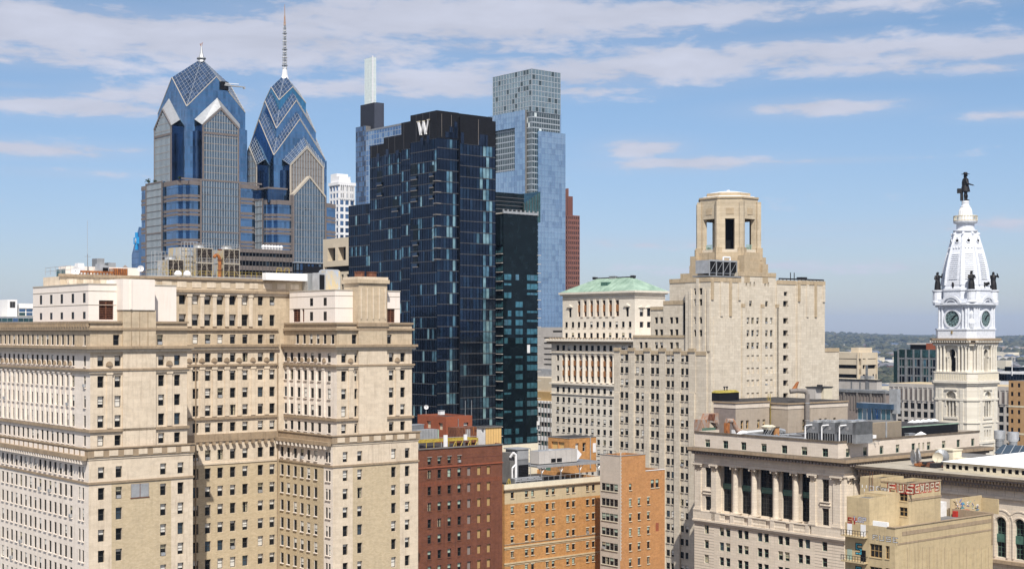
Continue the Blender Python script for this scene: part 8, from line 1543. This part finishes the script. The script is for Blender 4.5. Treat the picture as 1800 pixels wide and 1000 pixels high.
for k in range(24):
    a, b_ = 2*math.pi*k/24, 2*math.pi*(k+1)/24
    for zz in (388.5, 380.3): rl.tube((4.35*math.cos(a), 4.35*math.sin(a), cz(zz)), (4.35*math.cos(b_), 4.35*math.sin(b_), cz(zz)), .2, 'roof_cream', 5)
n = 32; ln.rings([[(r_*(1 if j % 2 else .93)*math.cos(2*math.pi*j/n), r_*(1 if j % 2 else .93)*math.sin(2*math.pi*j/n), cz(y)) for j in range(n)] for r_, y in ((2.6, 390), (2.6, 378), (2.45, 371), (2.0, 365.5), (1.45, 362))], 'roof_white')
ln.lathe(0, 0, [(1.9, cz(365)), (1.95, cz(363.5)), (1.5, cz(362)), (1.35, cz(358)), (1.45, cz(357)), (1.35, cz(353.5)), (1.1, cz(353))], TW, 16)
CB.done()
# ---------------------------------------------------------------- statues: one continuous bronze mesh each (fused by a voxel remesh)
def figure(name, label, cat, x, y, z, ht, rz, kind='man', group=None):
    m_ = MB(); s = ht/7.7; B_ = 'bronze_dark'
    def ell(rows_): m_.rings([[(cx0+rx*math.cos(2*math.pi*j/12), cy0+ry*math.sin(2*math.pi*j/12), zz) for j in range(12)] for cx0, cy0, rx, ry, zz in rows_], B_)
    s0 = s
    # legs with calves and shoes
    for sx, fy in ((-.42, .12), (.42, -.3)):
        ell([(sx*s, fy*s-.0, .27*s, .3*s, .1*s), (sx*s, fy*s, .2*s, .24*s, .45*s), (sx*s, fy*s, .34*s, .36*s, 1.3*s), (sx*s*.9, fy*s*.7, .28*s, .3*s, 2.0*s), (sx*s*.8, fy*s*.3, .42*s, .46*s, 3.3*s)])
        m_.sphere((sx*s, (fy-.28)*s, .16*s), .36*s, B_, 8, (.75, 1.5, .5))
    if kind == 'man':   # long coat flaring over the thighs
        ell([(0, 0, 1.2*s, 1.12*s, 2.4*s), (0, 0, 1.06*s, .98*s, 3.2*s), (0, .02*s, .88*s, .8*s, 4.1*s), (0, .02*s, 1.0*s, .82*s, 5.0*s), (0, 0, 1.05*s, .7*s, 5.75*s), (0, 0, .5*s, .4*s, 6.15*s), (0, -.02*s, .24*s, .26*s, 6.35*s)])
    else: ell([(0, 0, 1.0*s, .85*s, .1*s), (0, 0, .9*s, .78*s, 2.2*s), (0, 0, .68*s, .58*s, 3.9*s), (0, 0, .82*s, .6*s, 5.1*s), (0, 0, .8*s, .48*s, 5.8*s), (0, 0, .24*s, .25*s, 6.3*s)])
    m_.sphere((0, -.06*s, 6.85*s), .42*s, B_, 12, (.88, 1.0, 1.18)); m_.sphere((0, -.5*s, 6.8*s), .1*s, B_, 6); m_.sphere((0, .16*s, 6.6*s), .42*s, B_, 8, (1.0, .7, 1.2))
    if kind == 'man':
        m_.lathe(0, 0, [(1.0*s, 7.12*s), (1.02*s, 7.2*s), (.5*s, 7.26*s), (.45*s, 7.65*s), (.3*s, 7.72*s)], B_, 16)
        arms = [((-.85, 0, 5.6), (-1.15, -.25, 4.5), (-1.0, -1.35, 4.15)), ((.85, 0, 5.6), (1.2, .05, 4.4), (.95, -.55, 3.6))]
    elif kind == 'lady': arms = [((-.75, 0, 5.6), (-1.1, -.2, 4.6), (-.4, -.75, 4.4)), ((.75, 0, 5.6), (1.1, -.1, 4.6), (.55, -.7, 5.0))]
    else: arms = [((-.8, 0, 5.6), (-1.2, -.1, 4.5), (-.9, -.7, 3.7)), ((.8, 0, 5.6), (1.35, -.2, 5.1), (1.1, -.6, 6.2))]
    for a in arms:
        A_ = [Vector(p)*s for p in a]; m_.tube(A_[0], A_[1], .3*s, B_, 8, .25*s); m_.tube(A_[1], A_[2], .25*s, B_, 8, .17*s); m_.sphere(A_[1], .26*s, B_, 8); m_.sphere(A_[0], .33*s, B_, 8)
        d_ = (A_[2]-A_[1]).normalized(); sd = d_.cross(Vector((0, 0, 1))).normalized(); m_.sphere(A_[2]+d_*.15*s, .19*s, B_, 8)
        for f in range(4): b0 = A_[2]+d_*.25*s+sd*(f-1.5)*.09*s; m_.tube(b0, b0+d_*(.3, .36, .38, .3)[f]*s+Vector((0, 0, -.06*s)), .05*s, B_, 5, .04*s)
        m_.tube(A_[2]+d_*.1*s, A_[2]+d_*.3*s+sd*.26*s, .055*s, B_, 5)
    o = m_.obj(name, None); o.location = CB.wpt(x, y, z); o.rotation_euler = (0, 0, rz); tag(o, label, cat, group)
    o.scale = (1.15, 1.15, 1) if kind == 'man' else (1.45, 1.45, 1.02)
    r = o.modifiers.new('fuse', 'REMESH'); r.mode = 'VOXEL'; r.voxel_size = .075*s*1.2; r.use_smooth_shade = True
    return o
zs = cz(353); st = figure('person_statue', 'dark bronze statue of a man in hat and long coat on the clock tower top', 'statue', 0, 0, zs, (353-303)/F*CD, R(82))
sd = MB(); sc = (353-303)/F*CD/7.5; sd.rings([[(-.5*sc, .5*sc, .0), (.5*sc, .5*sc, .0), (.5*sc, 1.1*sc, .0), (-.5*sc, 1.1*sc, 0)], [(-.45*sc, .6*sc, 2.4*sc), (.45*sc, .6*sc, 2.4*sc), (.45*sc, 1.1*sc, 2.4*sc), (-.45*sc, 1.1*sc, 2.4*sc)]], 'bronze_dark'); sd.box(-.5*sc, .5*sc, .55*sc, 1.8*sc, 2.0*sc, 3.2*sc, 'bronze_dark'); so = sd.obj('stump_and_charter', st)
sd = MB(); sd.lathe(0, 0, [(1.15, -.05), (1.15, .05)], 'bronze_dark', 16); sd.obj('base', st)
kq = HK-1.2
for (sx, sy, kind, lab, an, hh) in ((-1, 1, 'guard', 'dark bronze figure standing at the far left corner of the white dome', 30, 7.2), (-1, -1, 'lady', 'dark bronze robed figure at the near corner of the white dome, above the clocks', 15, 7.2), (1, -1, 'guard', 'dark bronze figure with raised arm at the right corner of the white dome', -20, 7.2), (1, 1, 'lady', 'dark bronze figure hidden behind the white dome', 180, 7.2)):
    if (sx, sy) == (1, 1): continue
    figure('figure_statue', lab, 'statue', sx*kq, sy*kq, cz(510), hh, R(an)+TH*0, kind, 'bronze figures round the dome')
def eagle(x, y, lab, rz):
    m_ = MB(); B_ = 'bronze_dark'; m_.sphere((0, 0, 1.2), .75, B_, 10, (.8, .9, 1.3)); m_.sphere((0, -.5, 2.1), .38, B_, 8); m_.tube((0, -.7, 2.1), (0, -1.2, 1.95), .14, B_, 6, .04); m_.tube((0, .3, .8), (0, 1.3, .2), .4, B_, 6, .5); m_.sphere((0, 0, .3), .5, B_, 8, (1.3, 1.2, .7))
    for sg in (-1, 1):
        m_.tube((sg*.4, 0, 1.8), (sg*2.1, .1, 2.4), .34, B_, 7, .22)
        for k in range(6): m_.tube((sg*(.7+.28*k), .1, 1.9+.1*k), (sg*(.9+.36*k), .3, .55+.2*k), .26, B_, 5, .1)
    o = m_.obj('eagle_statue'); o.location = CB.wpt(x, y, cz(508)); o.rotation_euler = (0, 0, rz); tag(o, lab, 'statue', 'bronze eagles over the clocks'); r = o.modifiers.new('fuse', 'REMESH'); r.mode = 'VOXEL'; r.voxel_size = .11; r.use_smooth_shade = True
eagle(-HK+.6, 0, 'dark bronze eagle with spread wings above the left clock', R(-52)); eagle(0, -HK+.6, 'dark bronze eagle with spread wings above the right clock', R(10))
# ================================================================ LAND BEYOND
import math as _m
plain('far_wood', (.022, .035, .018), .95, var=.5, sc=.02, col2=(.075, .08, .045)); plain('far_wood_b', (.10, .09, .065), .95, var=.5, sc=.02, col2=(.12, .12, .06)); plain('far_white', (.72, .70, .66), .8); plain('far_tan', (.40, .32, .24), .8); plain('far_red', (.22, .09, .06), .8); plain('far_roof', (.16, .16, .17), .8)
plain('far_slate', (.10, .13, .19), .8)
# hills: a real terrain sheet rising beyond the town
gm = MB(); nx, ny = 110, 46; x0, x1, y0_, y1_ = -9000.0, 11000.0, 2600.0, 13000.0; from mathutils import noise as mn
def hill(x, y):
    t = (y-y0_)/(y1_-y0_); e = 150*_m.pow(max(0, t-.08)/.92, 1.15); return max(-2, -3+e*(.62+.38*mn.noise(Vector((x/1400, y/2200, 1))))+16*mn.noise(Vector((x/520, y/900, 4)))*min(1, t*4))
k0 = len(gm.v)
for j in range(ny+1):
    yy = y0_+(y1_-y0_)*(j/ny)**1.5
    for i in range(nx+1): xx = x0+(x1-x0)*i/nx; gm.v.append((xx, yy, hill(xx, yy)))
gi = gm.mi('far_wood')
for j in range(ny):
    for i in range(nx): a = j*(nx+1)+i; gm.f.append((a, a+1, a+nx+2, a+nx+1)); gm.m.append(gi)
struct(gm.obj('hills'))
# woods on the hills: clumped crowns, one mass
random.seed(31); tw = MB()
def blob(mb, x, y, z, r, h, mat):
    n = 6; ph = random.random()*6; mb.rings([[(x+r*f*(.8+.4*random.random())*_m.cos(ph+2*_m.pi*k/n), y+r*f*_m.sin(ph+2*_m.pi*k/n), z+h*q*(.85+.3*random.random())) for k in range(n)] for f, q in ((.75, 0), (1, .45), (.7, .85), (.15, 1))], mat)
def vis_x(px, d): return (px-900)/F*d
for k in range(6500):
    px = random.uniform(1430, 1830) if random.random() < .85 else random.uniform(-60, 300); d = 1500*_m.exp(random.random()*_m.log(8.2)); x = vis_x(px, d); 
    dens = mn.noise(Vector((x/420, d/700, 9)))
    if d < 5200 and dens < -.05+.22*(d < 3000): continue
    s_ = 7+d/900*1.2; blob(tw, x, d, hill(x, d) if d > y0_ else 0, s_*random.uniform(.7, 1.3), s_*random.uniform(.8, 1.3), random.choice(['far_wood', 'far_wood', 'far_wood_b']))
tag(tw.obj('distant_trees'), 'far-off woods of green and brown trees covering the hills on the horizon', 'woodland')['kind'] = 'stuff'
# town houses beyond the towers
def house_mesh(w, dp, h, wall, roof, gable):
    b = MB(); b.box(-w/2, w/2, -dp/2, dp/2, 0, h, wall, roof)
    if gable: b.rings([[(-w/2-.3, -dp/2-.3, h), (w/2+.3, -dp/2-.3, h), (w/2+.3, dp/2+.3, h), (-w/2-.3, dp/2+.3, h)], [(-w/2-.3, -.1, h+dp*.3), (w/2+.3, -.1, h+dp*.3), (w/2+.3, .1, h+dp*.3), (-w/2-.3, .1, h+dp*.3)]], roof)
    n = max(2, int(w/4))
    for k in range(n): b.box(-w/2+w*(k+.3)/n, -w/2+w*(k+.7)/n, -dp/2-.1, -dp/2, h*.3, h*.7, 'window_glass')
    return b
kinds = [('white', house_mesh(16, 12, 8, 'far_white', 'far_roof', True)), ('tan', house_mesh(26, 14, 9, 'far_tan', 'far_white', False)), ('red brick', house_mesh(14, 11, 8, 'far_red', 'far_roof', True)), ('white flat', house_mesh(60, 26, 9, 'far_white', 'far_white', False)), ('cream', house_mesh(40, 18, 16, 'roof_cream', 'far_roof', False)), ('grey', house_mesh(20, 12, 9, 'concrete_pale', 'far_slate', True))]
cache = {n_: b.mesh('town_house') for n_, b in kinds}; random.seed(12); rest = MB(); cand = []
for k in range(2600):
    px = random.uniform(1440, 1810) if random.random() < .86 else random.uniform(-20, 240); d = 1000*_m.exp(random.random()*_m.log(7.5)); x = vis_x(px, d)
    if d > 2600 and mn.noise(Vector((x/350, d/500, 9))) > .06: continue
    if d > 4600 and mn.noise(Vector((x/500, d/260, 2))) < .04: continue
    kd = random.choices(range(6), (5, 3, 4, 1.2 if d < 4500 else 3, 1.2, 3))[0]; cand.append((d, x, kd, px, random.uniform(.8, 1.25)*(1 if d < 3500 else 1.6)))
cand.sort(); seen = 0
for d, x, kd, px, s_ in cand:
    z = hill(x, d) if d > y0_ else 0; nm_, bm_ = kinds[kd]; rz = TH+random.choice((0, _m.pi/2))
    yy = HOR-F*(z+8-EYE)/d
    if seen < 240 and 1450 < px < 1800:
        seen += 1; o = bpy.data.objects.new('town_house', cache[nm_]); SC.collection.objects.link(o); o.location = (x, d, z-.2); o.rotation_euler = (0, 0, rz); o.scale = (s_, s_, s_)
        tag(o, 'small town house in the low streets beyond the towers, far off at right', 'house', 'houses of the far town')
    else: c_, q_ = _m.cos(rz), _m.sin(rz); rest.add(bm_, lambda p: (x+(p[0]*c_-p[1]*q_)*s_, d+(p[0]*q_+p[1]*c_)*s_, z-.2+p[2]*s_))
tag(rest.obj('distant_houses'), 'mass of tiny houses scattered below and along the far hills', 'town')['kind'] = 'stuff'
# ================================================================ AIR
HAZE = 1
if HAZE:
    hb = MB(); hb.box(-17000, 17000, -4000, 23000, -8, 380, 'ground_land'); ho = hb.obj('haze'); ho['kind'] = 'stuff'; tag(ho, 'faint blue air over the city and the far hills', 'haze')
    hm = bpy.data.materials.new('haze_air'); hm.use_nodes = True; t = hm.node_tree; t.nodes.clear(); out = t.nodes.new('ShaderNodeOutputMaterial'); pv = t.nodes.new('ShaderNodeVolumePrincipled'); pv.inputs['Color'].default_value = (.45, .64, 1.0, 1); pv.inputs['Density'].default_value = 3.6e-5; pv.inputs['Anisotropy'].default_value = 0.0
    t.links.new(pv.outputs[0], out.inputs['Volume']); ho.data.materials.clear(); ho.data.materials.append(hm)
